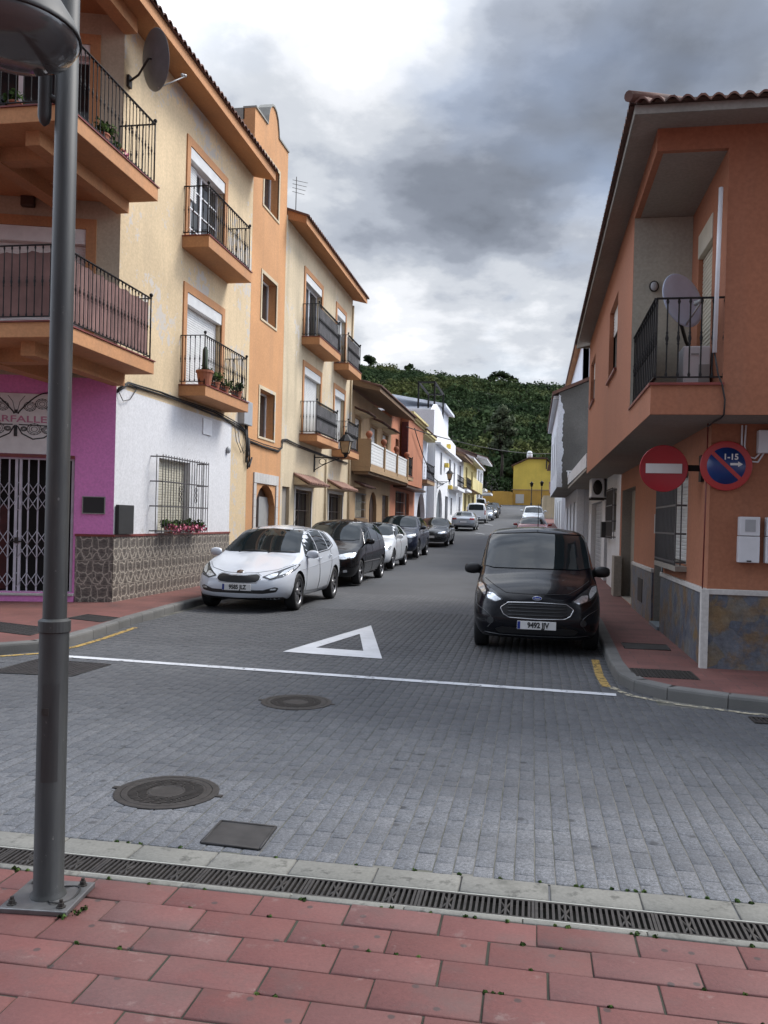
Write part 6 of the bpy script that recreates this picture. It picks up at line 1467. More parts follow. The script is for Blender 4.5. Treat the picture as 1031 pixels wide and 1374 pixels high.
class Car:
    def __init__(s, S, paintm, label, cat='car', name='parked_car', group='cars parked along the street'):
        s.S = S; s.paint = paintm; s.root = thing(name, label, cat, (0, 0, 0), group); s.hull(); 
    def hull(s):
        S = s.S; L = S['L']; W2 = S['W'] / 2
        top = smooth_prof(S['top'], 2); belt = smooth_prof(S['belt'], 2); bot = smooth_prof(S['bot'], 1); roofw = smooth_prof(S['roofw'], 1)
        af, ar = S.get('af', .75), S.get('ar', .55); pf, pr = S.get('pf', 2.6) + .5, S.get('pr', 3.2)
        def half(t_):
            if t_ < af: return (1 - ((af - t_) / af) ** pf) ** (1 / pf)
            if t_ > L - ar: return (1 - ((t_ - (L - ar)) / ar) ** pr) ** (1 / pr)
            return 1.
        st = [af * (1 - math.cos(a)) for a in np.linspace(0.02, PI / 2, 16)] + list(np.linspace(af, L - ar, 40))[1:-1] + [L - ar + ar * math.sin(a) for a in np.linspace(0, PI / 2 - .02, 14)]
        nose = S.get('nose', [(0, .10), (.3, .02), (.45, 0), (.62, .03), (.8, .1)]); tail = S.get('tail', [(0, .12), (.35, .02), (.5, 0), (1.0, .06)])
        side = S.get('side', [(0, .90), (.12, .955), (.35, .995), (.55, 1.), (.8, .985), (1, .945)])
        ring = []
        NS, NU = 10, 12
        for t_ in st:
            h = half(t_); zb, zw, zt = interp(bot, t_), interp(belt, t_), interp(top, t_); rw = interp(roofw, t_)
            zt = max(zt, zw + .012); pts = [(0, zb), (W2 * .5, zb), (W2 * .8, zb + .01)]
            for i in range(NS + 1):
                q = i / NS; pts.append((W2 * interp(side, q), zb + .03 + (zw - zb - .03) * q))
            xw = pts[-1][0]; k = rw * xw; crown = min(S.get('crown', .07), (zt - zw) * .6)
            A, B, D = np.array([xw, zw]), np.array([k, zt - crown]), np.array([0, zt])
            rad = .30
            C1 = A + (B - A) * (1 - rad * .5); C2 = B + (D - B) * rad
            bow = .022 * min(1, (zt - zw) / .4)
            for i in range(1, 6):
                q = i / 5; p = A + (C1 - A) * q; pts.append((p[0] + bow * math.sin(PI * q), p[1]))
            for i in range(1, 4):
                q = i / 4; p = C1 * (1 - q) ** 2 + 2 * B * q * (1 - q) + C2 * q * q; pts.append(tuple(p))
            for i in range(5):
                q = i / 4; p = C2 + (D - C2) * q; pts.append((p[0], p[1] + crown * .35 * math.sin(PI * q * .5) * (1 - q)))
            R_ = []
            for (x, z) in pts:
                x *= h
                wf = max(0, 1 - t_ / (af * 1.3)) ** 1.0; wr = max(0, (t_ - (L - ar * 1.3)) / (ar * 1.3))
                yy = t_ + wf * interp(nose, z) - wr * interp(tail, z)
                R_.append((x, yy, z))
            ring.append(R_)
        n = len(ring[0]); vs = []; fs = []
        for R_ in ring:
            full = R_ + [(-x, y, z) for x, y, z in R_[-2:0:-1]]
            vs += full
        m = 2 * n - 2
        for i in range(len(ring) - 1):
            for j in range(m): fs.append((i * m + j, i * m + (j + 1) % m, (i + 1) * m + (j + 1) % m, (i + 1) * m + j))
        b0 = (len(ring) - 1) * m
        for j in range(n - 1):
            q = (j, j + 1, (m - j - 1) % m, (m - j) % m); q = tuple(dict.fromkeys(q)); fs.append(q[::-1]); fs.append(tuple(b0 + k for k in q))
        s.bvh = BVHTree.FromPolygons([Vector(v) for v in vs], fs)
        mb = MB(); mb.add(vs, fs, 0, True); o = mb.build('body', [s.paint, M['arch']], s.root); me = o.data
        bm = bmesh.new(); bm.from_mesh(me); bmesh.ops.recalc_face_normals(bm, faces=bm.faces); bm.to_mesh(me); bm.free()
        # cut wheel arches
        cb = MB(); ra = S['rw'] + S.get('gap', .055)
        for yw in (S['axf'], S['axr']):
            for sg in (-1, 1):
                x0, x1 = (W2 - .27, W2 + .2) if sg > 0 else (-W2 - .2, -W2 + .27)
                k = 28; pr = [(yw + ra * math.cos(2 * PI * i / k), S['rw'] + ra * math.sin(2 * PI * i / k)) for i in range(k)]
                v = [(x0, a, b_) for a, b_ in pr] + [(x1, a, b_) for a, b_ in pr]
                cb.add(v, [list(range(k))[::-1], list(range(k, 2 * k))] + [(i, (i + 1) % k, k + (i + 1) % k, k + i) for i in range(k)], 0)
        c = cb.build('cutter', [M['arch']]); bm = bmesh.new(); bm.from_mesh(c.data); bmesh.ops.recalc_face_normals(bm, faces=bm.faces); bm.to_mesh(c.data); bm.free()
        md = o.modifiers.new('b', 'BOOLEAN'); md.operation = 'DIFFERENCE'; md.object = c; md.solver = 'EXACT'; md.material_mode = 'TRANSFER'
        dg = bpy.context.evaluated_depsgraph_get(); dg.update(); nm = bpy.data.meshes.new_from_object(o.evaluated_get(dg))
        if len(nm.polygons) > 100:
            o.modifiers.clear(); o.data = nm; nm.name = 'body'
        else: o.modifiers.clear()
        bpy.data.objects.remove(c)
        try: o.data.set_sharp_from_angle(angle=R(50))
        except Exception: pass
        s.body = o
    def cast(s, v2, view):
        if view == 'side': o, d = Vector((5, v2[0], v2[1])), Vector((-1, 0, 0))
        elif view == 'front': o, d = Vector((v2[0], -5, v2[1])), Vector((0, 1, 0))
        elif view == 'rear': o, d = Vector((v2[0], 15, v2[1])), Vector((0, -1, 0))
        elif view == 'top': o, d = Vector((v2[0], v2[1], 6)), Vector((0, 0, -1))
        else:   # oblique front corner: v2 = (sideways, z), view = angle
            a = view; d = Vector((-math.sin(a), math.cos(a), 0)); u = Vector((math.cos(a), math.sin(a), 0)); o = Vector((0, 0, 0)) - d * 8 + u * v2[0] + Vector((0, 0, v2[1]))
        p, nrm, i, ds = s.bvh.ray_cast(o, d)
        if p is None:
            p, nrm, i, ds = s.bvh.find_nearest(o + d * (5 if isinstance(view, str) and view != 'top' else 8)); 
        if nrm.dot(d) > 0: nrm = -nrm
        return p, nrm
    def patch(s, name, view, poly, mat, off=.004, parent=None, h=.07, mirror=False, r=.0, both=False, skirt=.012):
        """a panel cut to an outline and laid on the hull"""
        if r: poly = rounded(poly, r)
        P = []
        k = len(poly)
        for a, b_ in zip(poly, poly[1:] + poly[:1]):
            a, b_ = Vector(a), Vector(b_); n = max(1, int((b_ - a).length / h))
            P += [a.lerp(b_, i / n) for i in range(n)]
        nb = len(P); xs = [p.x for p in P]; zs = [p.y for p in P]; I = []
        for x in np.arange(min(xs) + h / 2, max(xs), h):
            for z in np.arange(min(zs) + h / 2, max(zs), h):
                if inside(P, x, z): I.append(Vector((x, z)))
        V, E_, F_, ov, oe, of = delaunay_2d_cdt(P + I, [(i, (i + 1) % nb) for i in range(nb)], [], 1, 1e-5)
        if not F_: return None
        vs = []; low = []
        for v in V:
            p, nrm = s.cast((v[0], v[1]), view); vs.append(p + nrm * off); low.append(p - nrm * skirt)
        mb = MB(); mb.add(vs, [list(f) for f in F_], 0, True)
        idx = {}
        for i, o_ in enumerate(ov):
            for q in o_: idx[q] = i
        bd = [idx[i] for i in range(nb) if i in idx]
        ring = [vs[i] for i in bd] + [low[i] for i in bd]; m = len(bd)
        mb.add(ring, [(i, (i + 1) % m, m + (i + 1) % m, m + i) for i in range(m)], 0, False)
        outs = []
        sides = [1, -1] if both else ([-1] if mirror else [1])
        for sg in sides:
            q = MB(); q.v = [(sg * x, y, z) for x, y, z in mb.v]; q.f = [f[::sg] for f in mb.f]; q.m = mb.m; q.s = mb.s
            outs.append(q.build(name, mat, parent or s.body if parent is None and False else (parent or s.root)))
        return outs
    def line(s, view, pts, mat='trimblk', w=.004, both=True, name='panel_gap', off=.0015, parent=None):
        mb = MB()
        P = []
        for a, b_ in zip(pts[:-1], pts[1:]):
            a, b_ = Vector(a), Vector(b_); n = max(1, int((b_ - a).length / .06)); P += [a.lerp(b_, i / n) for i in range(n)]
        P.append(Vector(pts[-1])); Q = []
        for p in P:
            c, nrm = s.cast((p.x, p.y), view); Q.append(c + nrm * off)
        mb.tube(Q, w, 4, cap=False); mt = M[mat] if isinstance(mat, str) else mat
        if both and view == 'side':
            m2 = MB(); m2.tube([(-q.x, q.y, q.z) for q in Q], w, 4, cap=False); m2.build(name, mt, parent or s.body)
        return mb.build(name, mt, parent or s.body)
    def wheels(s, spokes=5, mat='alloy', hub=False):
        S = s.S; W2 = S['W'] / 2; rw = S['rw']; rr = rw * .70
        proto = None
        for yw in (S['axf'], S['axr']):
            for sg in (-1, 1):
                M0 = Matrix.Translation((sg * (W2 - .115), yw, rw)) @ Matrix.Rotation(sg * PI / 2, 4, 'Y')
                mb = MB(); mb.lathe([(rr, -.1), (rw * .93, -.1), (rw * .985, -.085), (rw, -.05), (rw, .05), (rw * .985, .085), (rw * .92, .1), (rr * 1.02, .098), (rr, .085), (rr, -.1)], M0, 36)
                o = mb.build('wheel', M['tyre'], s.root)
                mb = MB(); mb.lathe([(rr * 1.0, .09), (rr * .93, .085), (rr * .9, .06), (rr * .88, -.02), (.001, -.02)], M0, 30, 1)
                mb.lathe([(rr * 1.01, .094), (rr * .92, .09), (rr * .92, .06)], M0, 30, 0)
                for k in range(spokes):
                    a = 2 * PI * k / spokes + .3
                    for da in ((-.10, .10) if spokes < 8 else (0,)):
                        c0, c1 = .05, rr * .93; w0, w1 = .022, .02
                        q = [(c0, -w0, .065), (c1, -w1 + da * .3, .078), (c1, w1 + da * .3, .078), (c0, w0, .065)]
                        Ma = M0 @ Matrix.Rotation(a + da, 4, 'Z'); vv = [Ma @ Vector(p) for p in q] + [Ma @ Vector((p[0], p[1] * 1.2, p[2] - .04)) for p in q]
                        mb.add(vv, [(0, 1, 2, 3), (0, 1, 5, 4), (1, 2, 6, 5), (2, 3, 7, 6), (3, 0, 4, 7)], 0)
                mb.lathe([(.06, .05), (.055, .075), (.001, .078)], M0, 14, 0)
                mb.build('rim', [M[mat], M['arch']], o)
    def mirrors(s, y, z, mat, both=True, k=1.):
        W2 = s.S['W'] / 2
        for sg in (-1, 1):
            mb = MB(); cx = sg * (W2 + .06 * k)
            prof = []; m = 9
            for i in range(m + 1):
                a = PI * i / m; prof.append((math.sin(a) ** .6 + 1e-4, -math.cos(a)))
            mb.lathe(prof, Matrix.Translation((cx, y, z)) @ Matrix.Diagonal((.115 * k, .06, .075 * k, 1)) @ Matrix.Rotation(PI / 2, 4, 'Y'), 16)
            mb.tube([(sg * (W2 - .10), y + .03, z - .06), (cx - sg * .02, y, z - .04)], [.03, .025], 6)
            o = mb.build('wing_mirror', mat, s.root)
    def plate(s, txt, y, z, rear=False, tilt=0, w=.52):
        sg = 1 if rear else -1
        mb = MB(); mb.box(-w / 2, w / 2, y - .008, y + .008, z - .055, z + .055); o = mb.build('number_plate', M['plate'], s.root); bevel(o, .003)
        mb = MB(); e = .0092 * sg
        mb.box(*((-w / 2 + .004, -w / 2 + .042) if not rear else (w / 2 - .042, w / 2 - .004)), min(y + e, y + e * .85), max(y + e, y + e * .85), z - .05, z + .05); mb.build('blue_band', M['plateblue'], o)
        if txt: text_mesh('plate_text', txt, .098, face_M(((.02 if not rear else -.02), y + .0095 * sg, z), ((1, 0, 0) if not rear else (-1, 0, 0)), (0, sg, 0)), M['ink'], o, .0006, .0042, sx=.86)
    def place(s, x, y, rot=0., z=None, pitch=0.):
        s.root.location = (x, y, zr(y + 2) if z is None else z)
        s.root.rotation_euler = (pitch, 0, rot); return s

def inside(P, x, z):
    c = False; n = len(P); j = n - 1
    for i in range(n):
        a, b_ = P[i], P[j]
        if (a.y > z) != (b_.y > z) and x < (b_.x - a.x) * (z - a.y) / (b_.y - a.y) + a.x: c = not c
        j = i
    return c
def rounded(poly, r, n=4):
    out = []; k = len(poly)
    for i in range(k):
        p = Vector(poly[i]); a = Vector(poly[i - 1]) - p; b_ = Vector(poly[(i + 1) % k]) - p
        d = min(r, a.length * .45, b_.length * .45); A, B = p + a.normalized() * d, p + b_.normalized() * d
        for j in range(n + 1):
            q = j / n; v = A * (1 - q) ** 2 + p * 2 * q * (1 - q) + B * q * q; out.append((v.x, v.y))
    return out
def mirror_poly(half_): return half_ + [(-x, z) for x, z in half_[::-1] if abs(x) > 1e-6]
# ---- white five door hatchback (nearest, left)
HATCH = dict(L=4.31, W=1.78, rw=.32, axf=.86, axr=3.50, gap=.05,
    top=[(0, .62), (.10, .69), (.45, .80), (.90, .895), (1.18, .96), (1.85, 1.34), (2.15, 1.44), (2.7, 1.475), (3.4, 1.455), (3.82, 1.41), (4.05, 1.32), (4.22, 1.06), (4.31, .90)],
    belt=[(0, .53), (.15, .59), (.6, .74), (1.2, .895), (2.2, .95), (3.2, 1.01), (3.9, 1.06), (4.31, .88)],
    bot=[(0, .24), (.3, .19), (3.6, .19), (4.0, .24), (4.31, .34)], roofw=[(0, .80), (1.0, .86), (1.3, .86), (2.0, .74), (3.6, .72), (3.95, .76), (4.31, .85)], af=.85, ar=.6, pf=2.5,
    nose=[(0, .16), (.22, .06), (.32, .0), (.45, .0), (.55, .03), (.72, .10), (.85, .16)])
def side_windows(c, polys, h=.08, mat='carglass', surround=True):
    for P in polys: c.patch('side_window', 'side', P, M[mat], .005, r=.04, both=True, h=h)
def hatch(paintm, label, plate_txt, lamp='lampclear', grille='hatch', detail=True, **kw):
    c = Car(HATCH, paintm, label, **kw)
    c.patch('windscreen', 'front', mirror_poly([(0, .985), (.60, .975), (.725, .985), (.665, 1.14), (.585, 1.335), (.53, 1.365), (0, 1.395)]), M['carglass'], .010, h=.06)
    side_windows(c, [[(1.44, .94), (2.22, .975), (2.20, 1.375), (1.98, 1.335), (1.66, 1.14)], [(2.27, .98), (3.02, 1.015), (2.98, 1.37), (2.27, 1.385)], [(3.07, 1.03), (3.40, 1.09), (3.30, 1.31), (3.05, 1.36)]])
    c.line('side', [(1.40, .92), (2.24, .96), (3.1, 1.0), (3.47, 1.075), (3.36, 1.345), (2.9, 1.41), (2.2, 1.402), (1.94, 1.345), (1.40, .92)], 'trimblk', .009, name='window_seal')
    for P in ([(1.42, .93), (1.30, .60), (1.32, .30), (2.24, .28), (2.25, .98)], [(2.25, .98), (2.26, .28), (2.98, .30), (3.08, .55), (3.22, .75), (3.2, 1.03)]): c.line('side', P)
    c.line('side', [(1.05, .70), (2.0, .74), (3.3, .80), (3.9, .86)], c.paint, .006, name='crease')
    c.line('front', [(-.78, .80), (-.60, .715), (-.3, .665), (0, .652), (.3, .665), (.60, .715), (.78, .80)], 'trimblk', .004, name='bonnet_gap')
    # lamps sweep back from the grille corners
    for o in c.patch('headlight', 'front', [(.41, .60), (.56, .555), (.74, .60), (.85, .70), (.855, .80), (.78, .775), (.60, .685)], M['lampdark'], .006, r=.02, both=True, h=.035): pass
    c.patch('headlight_inner', 'front', [(.46, .60), (.555, .572), (.64, .605), (.645, .665), (.58, .655)], M['lampclear'], .010, r=.02, both=True, h=.03)
    c.patch('headlight_inner', 'front', [(.665, .62), (.74, .645), (.82, .72), (.83, .775), (.70, .69)], M['lampclear'], .010, r=.02, both=True, h=.03)
    c.patch('grille', 'front', mirror_poly([(0, .615), (.13, .612), (.22, .628), (.31, .638), (.375, .615), (.385, .56), (.33, .515), (.20, .50), (0, .497)]), M['trimblk'], .006, r=.02, h=.05)
    c.line('front', [(x, z) for x, z in mirror_poly([(0, .627), (.13, .624), (.22, .640), (.32, .651), (.39, .62), (.40, .56), (.34, .503), (.20, .488), (0, .485)])] + [(0, .627)], 'chrome', .005, name='grille_rim')
    c.patch('lower_intake', 'front', mirror_poly([(0, .325), (.45, .325), (.66, .355), (.70, .42), (.64, .44), (.46, .385), (0, .375)]), M['trimblk'], .006, r=.02, h=.05)
    c.patch('fog_lamp', 'front', [(.56, .385), (.66, .39), (.66, .42), (.58, .415)], M['lampclear'], .012, r=.015, both=True, h=.03)
    c.patch('bumper_lip', 'front', mirror_poly([(0, .205), (.60, .21), (.76, .235), (.74, .265), (0, .245)]), M['trimblk'], .008, h=.06)
    c.patch('badge', 'front', [(.06 * math.cos(a), .675 + .024 * math.sin(a)) for a in np.linspace(0, 2 * PI, 17)[:-1]], M['chrome'], .008, h=.03)
    c.wheels(5); c.mirrors(1.46, .955, c.paint)
    mb = MB()
    for y in (2.15, 2.98): mb.tube([(.885, y, .86 + (y - 2.1) * .04), (.91, y + .04, .862 + (y - 2.1) * .04), (.91, y + .14, .866 + (y - 2.1) * .04), (.885, y + .18, .868 + (y - 2.1) * .04)], .012, 6); mb.tube([(-.885, y, .86 + (y - 2.1) * .04), (-.91, y + .04, .862 + (y - 2.1) * .04), (-.91, y + .14, .866 + (y - 2.1) * .04), (-.885, y + .18, .868 + (y - 2.1) * .04)], .012, 6)
    mb.build('door_handle', c.paint, c.root)
    mb = MB()
    for s_ in (-.38, .18): mb.tube([(s_, 1.12, .975), (s_ + .12, 1.2, 1.005), (s_ + .50, 1.22, 1.005)], .009, 5)
    mb.build('wiper', M['trimblk'], c.root)
    mb = MB(); mb.tube([(0, 3.35, 1.44), (0, 3.62, 1.66)], [.007, .003], 5); mb.build('aerial', M['trimblk'], c.root)
    c.patch('tail_light', 'rear', [(.58, .88), (.80, .86), (.82, 1.0), (.62, .98)], M['lampred'], .006, both=True, r=.03, h=.06)
    c.patch('rear_window', 'rear', mirror_poly([(0, 1.06), (.58, 1.06), (.52, 1.30), (0, 1.33)]), M['carglass'], .005, r=.03)
    if plate_txt: c.plate(plate_txt, c.cast((0, .42), 'front')[0].y - .02, .425)
    return c
k = hatch(CP['white'], 'white five door hatchback nearest on the left, dark kidney shaped grille, plate 9585 JLZ', '9585 JLZ')
text_mesh('badge_lettering', 'KIA', .03, face_M((0, k.cast((0, .675), 'front')[0].y - .014, .675), (1, 0, 0), (0, -1, .6)), M['ink'], k.root, .002, .001)
k.place(-4.98, 13.95, R(-1.5)); k.root.scale = (1, .93, 1.025)

# ---- black five seat van (right)
VAN = dict(L=4.16, W=1.765, rw=.32, axf=.80, axr=3.29, gap=.055,
    top=[(0, .76), (.06, .86), (.25, .965), (.62, 1.035), (.86, 1.085), (1.42, 1.49), (1.76, 1.645), (2.3, 1.70), (3.6, 1.70), (3.95, 1.66), (4.10, 1.30), (4.16, 1.0)],
    belt=[(0, .68), (.12, .76), (.5, .90), (1.0, 1.0), (2.0, 1.05), (3.9, 1.08), (4.16, 1.0)],
    bot=[(0, .22), (.3, .18), (3.6, .2), (4.16, .34)], roofw=[(0, .82), (.8, .88), (1.0, .90), (1.85, .885), (3.9, .88), (4.16, .88)], af=.72, ar=.32, pf=2.9, pr=4,
    nose=[(0, .12), (.25, .03), (.36, .0), (.5, .0), (.65, .03), (.85, .09), (1.0, .14)], crown=.06)
c = Car(VAN, CP['blueblack'], 'black compact van parked on the right with wide chrome rimmed grille, plate 9492 JJV', 'van', 'parked_van')
c.patch('windscreen', 'front', mirror_poly([(0, 1.105), (.62, 1.10), (.745, 1.125), (.735, 1.29), (.71, 1.49), (.665, 1.56), (0, 1.595)]), M['carglass'], .010, h=.06)
c.line('front', [(-.765, 1.125), (-.755, 1.29), (-.73, 1.50), (-.68, 1.58), (0, 1.615), (.68, 1.58), (.73, 1.50), (.755, 1.29), (.765, 1.125)], 'trimblk', .010, name='windscreen_seal')
side_windows(c, [[(1.25, 1.10), (2.05, 1.12), (2.05, 1.55), (1.85, 1.54), (1.5, 1.33)], [(2.12, 1.12), (3.0, 1.12), (3.0, 1.55), (2.12, 1.56)], [(3.07, 1.12), (3.75, 1.13), (3.72, 1.5), (3.07, 1.55)]])
for P in ([(1.15, 1.04), (1.12, .6), (1.14, .3), (2.08, .28), (2.085, 1.08)], [(2.1, 1.08), (2.1, .28), (3.0, .28), (3.04, 1.08)]): c.line('side', P)
c.line('front', [(-.73, .97), (-.54, .87), (-.42, .81), (0, .80), (.42, .81), (.54, .87), (.73, .97)], 'black', .005, name='bonnet_gap')
c.patch('headlight', 'front', [(.45, .715), (.56, .675), (.72, .735), (.825, .84), (.83, .93), (.74, .915), (.58, .82)], M['lampdark'], .006, r=.025, both=True, h=.035)
c.patch('headlight_inner', 'front', [(.48, .718), (.56, .688), (.67, .728), (.685, .80), (.60, .795)], M['lampclear'], .010, r=.02, both=True, h=.03)
c.patch('headlight_inner', 'front', [(.705, .755), (.81, .845), (.815, .91), (.745, .895), (.70, .83)], M['lampclear'], .010, r=.02, both=True, h=.03)
gp = rounded(mirror_poly([(0, .695), (.39, .685), (.49, .615), (.445, .53), (.365, .49), (0, .48)]), .018)
c.patch('grille', 'front', gp, M['trimblk'], .006, h=.05)
c.line('front', gp + [gp[0]], 'chrome', .009, name='grille_rim', off=.008)
mb = MB()
for z in (.53, .575, .62, .66):
    w_ = .40
    P = [c.cast((x, z), 'front')[0] + Vector((0, -.012, 0)) for x in np.linspace(-w_, w_, 13)]; mb.tube(P, .008, 4)
mb.build('grille_bars', M['lampdark'], c.root)
c.patch('badge', 'front', [(.065 * math.cos(a), .75 + .026 * math.sin(a)) for a in np.linspace(0, 2 * PI, 17)[:-1]], M['chrome'], .008, h=.03)
c.patch('badge_field', 'front', [(.058 * math.cos(a), .75 + .020 * math.sin(a)) for a in np.linspace(0, 2 * PI, 17)[:-1]], M['plateblue'], .011, h=.03)
p_ = c.cast((0, .75), 'front')[0]; text_mesh('badge_lettering', 'Ford', .034, face_M((0, p_.y - .016, .75), (1, 0, 0), (0, -1, .25)), M['chrome'], c.root, .002, .001)
c.patch('lower_intake', 'front', mirror_poly([(0, .28), (.50, .28), (.56, .33), (.46, .365), (0, .355)]), M['trimblk'], .006, r=.02)
c.line('front', [(-.70, .27), (-.5, .255), (0, .25), (.5, .255), (.70, .27)], 'lampdark', .008, name='bumper_line')
c.line('front', [(.82, .62), (.70, .56), (.62, .50), (.60, .42), (.66, .34)], 'lampdark', .008, name='bumper_crease'); c.line('front', [(-.82, .62), (-.70, .56), (-.62, .50), (-.60, .42), (-.66, .34)], 'lampdark', .008, name='bumper_crease')
c.patch('fog_lamp', 'front', [(.62 + .045 * math.cos(a), .44 + .045 * math.sin(a)) for a in np.linspace(0, 2 * PI, 13)[:-1]], M['lampdark'], .008, both=True, h=.03)
c.wheels(7, 'grille_grey'); c.mirrors(1.22, 1.07, M['trimblk'], k=1.08)
c.patch('parking_ticket', 'front', [(-.58, 1.135), (-.32, 1.14), (-.28, 1.165), (-.46, 1.175)], M['plasticwhite'], .008, h=.05)
mb = MB()
for s_ in (-.42, .12): mb.tube([(s_, .90, 1.09), (s_ + .12, .98, 1.135), (s_ + .52, 1.0, 1.135)], .009, 5)
mb.build('wiper', M['trimblk'], c.root)
mb = MB(); mb.tube([(.02, 2.0, 1.70), (.02, 2.12, 2.06)], [.008, .004], 5); mb.build('aerial', M['trimblk'], c.root)
pv = c.cast((0, .40), 'front')[0]; c.plate('9492 JJV', pv.y - .02, .40)
c.place(.075, 10.82, R(.6)); c.root.scale = (.925, .945, .945)

# ---- black compact MPV
MPV = dict(L=4.26, W=1.81, rw=.31, axf=.86, axr=3.55, gap=.05,
    top=[(0, .72), (.10, .82), (.45, .94), (.85, 1.02), (1.1, 1.07), (1.8, 1.48), (2.2, 1.59), (2.7, 1.62), (3.6, 1.58), (3.95, 1.46), (4.15, 1.1), (4.26, .95)],
    belt=[(0, .62), (.15, .72), (.6, .86), (1.1, .97), (2.2, 1.0), (3.9, 1.08), (4.26, .95)],
    bot=[(0, .22), (.3, .18), (3.6, .2), (4.26, .36)], roofw=[(0, .8), (1.0, .86), (1.2, .86), (2.1, .76), (3.9, .78), (4.26, .85)], af=.8, ar=.45, pf=2.6)
c = Car(MPV, CP['black'], 'black compact people carrier second in the left row behind the white hatchback')
c.patch('windscreen', 'front', mirror_poly([(0, 1.085), (.60, 1.08), (.73, 1.10), (.66, 1.30), (.59, 1.48), (.53, 1.51), (0, 1.54)]), M['carglass'], .010)
side_windows(c, [[(1.45, 1.02), (2.15, 1.04), (2.12, 1.48), (1.95, 1.46), (1.62, 1.20)], [(2.22, 1.04), (3.05, 1.07), (3.0, 1.49), (2.22, 1.50)], [(3.12, 1.08), (3.7, 1.14), (3.55, 1.42), (3.1, 1.48)]])
c.line('side', [(1.38, 1.0), (2.2, 1.02), (3.1, 1.06), (3.78, 1.12), (3.6, 1.46), (2.9, 1.53), (2.1, 1.53), (1.9, 1.48), (1.38, 1.0)], 'chrome', .006, name='window_seal')
for P in ([(1.3, .98), (1.25, .6), (1.28, .3), (2.18, .28), (2.19, 1.02)], [(2.19, 1.02), (2.2, .28), (3.0, .3), (3.12, .6), (3.2, 1.06)]): c.line('side', P, 'grille_grey')
c.line('side', [(1.1, .56), (3.1, .56)], 'grille_grey', .014, name='side_moulding')
c.patch('headlight', 'front', [(.42, .66), (.60, .64), (.82, .69), (.845, .80), (.70, .80), (.46, .74)], M['lampclear'], .006, r=.03, both=True, h=.04)
c.patch('grille', 'front', mirror_poly([(0, .68), (.36, .69), (.38, .62), (.30, .58), (0, .58)]), M['trimblk'], .006, r=.02)
c.line('front', [(-.4, .70), (0, .715), (.4, .70)], 'chrome', .008, name='grille_rim')
c.patch('lower_intake', 'front', mirror_poly([(0, .27), (.55, .28), (.6, .36), (0, .37)]), M['trimblk'], .006, r=.02)
c.patch('fog_lamp', 'front', [(.60, .33), (.70, .34), (.69, .40), (.61, .39)], M['lampclear'], .008, both=True, r=.02, h=.03)
c.wheels(8, 'alloy'); c.mirrors(1.5, 1.06, CP['black']); pv = c.cast((0, .47), 'front')[0]; c.plate('', pv.y - .015, .47)
c.place(-5.05, 19.75, R(-1))

# ---- white hatch with round cornered lamps
GOLF = dict(HATCH); GOLF.update(belt=[(0, .60), (.15, .66), (.6, .80), (1.25, .935), (2.2, .97), (3.2, 1.02), (3.9, 1.06), (4.2, .88)], L=4.2, W=1.76, axf=.87, axr=3.44,
    top=[(0, .72), (.08, .80), (.4, .90), (.9, .975), (1.3, 1.03), (2.0, 1.38), (2.35, 1.46), (2.8, 1.48), (3.5, 1.44), (3.85, 1.36), (4.08, 1.05), (4.2, .92)])
def front_car(S, paintm, label, lamp, gmat='trimblk', gpoly=None, glass=None, spokes=5, sides=None, x=-5.0, y=0, bonz=.76, plate='', extra=None, cat='car', name='parked_car', rot=0.):
    c = Car(S, paintm, label, cat, name); zc = interp(S['top'], 1.25)
    zt = S['top'][5][1]
    c.patch('windscreen', 'front', glass, M['carglass'], .010)
    side_windows(c, sides)
    c.patch('headlight', 'front', lamp, M['lampclear'], .006, r=.035, both=True, h=.04)
    c.patch('grille', 'front', gpoly, M[gmat], .006, r=.02)
    c.patch('lower_intake', 'front', mirror_poly([(0, .30), (.55, .31), (.6, .38), (0, .40)]), M['trimblk'], .006, r=.02)
    c.wheels(spokes); c.mirrors(1.5, zc + .01, paintm); pv = c.cast((0, .46), 'front')[0]; c.plate(plate, pv.y - .015, .46)
    for P in ([(1.42, zc - .1), (1.32, .6), (1.32, .3), (2.3, .28), (2.3, zc - .04)],): c.line('side', P, 'grille_grey')
    mb = MB(); 
    for sg in (-1, 1): mb.tube([(sg * (S['W'] / 2 - .015), 2.15, zc - .16), (sg * (S['W'] / 2 + .012), 2.2, zc - .16), (sg * (S['W'] / 2 + .012), 2.3, zc - .155), (sg * (S['W'] / 2 - .015), 2.34, zc - .155)], .012, 5)
    mb.build('door_handle', paintm, c.root)
    if extra: extra(c)
    c.place(x, y, rot); return c
gl = mirror_poly([(0, 1.06), (.60, 1.05), (.71, 1.07), (.65, 1.2), (.57, 1.38), (.5, 1.405), (0, 1.43)])
sd3 = [[(1.55, .985), (2.45, 1.0), (2.45, 1.39), (2.05, 1.35), (1.75, 1.16)], [(2.52, 1.0), (3.3, 1.04), (3.2, 1.33), (2.52, 1.39)]]
def sunroof(c): c.patch('sunroof', 'top', [(-.38, 2.35), (.38, 2.35), (.38, 2.85), (-.38, 2.85)], M['carglass'], .004, r=.05)
front_car(GOLF, CP['white2'], 'plain white hatchback third in the left row with rounded clear headlights and sunroof', [(.48, .60), (.66, .585), (.82, .63), (.84, .74), (.72, .745), (.52, .70)], gpoly=mirror_poly([(0, .66), (.40, .665), (.42, .60), (0, .59)]), glass=gl, sides=sd3, y=25.55, x=-5.15, extra=sunroof)
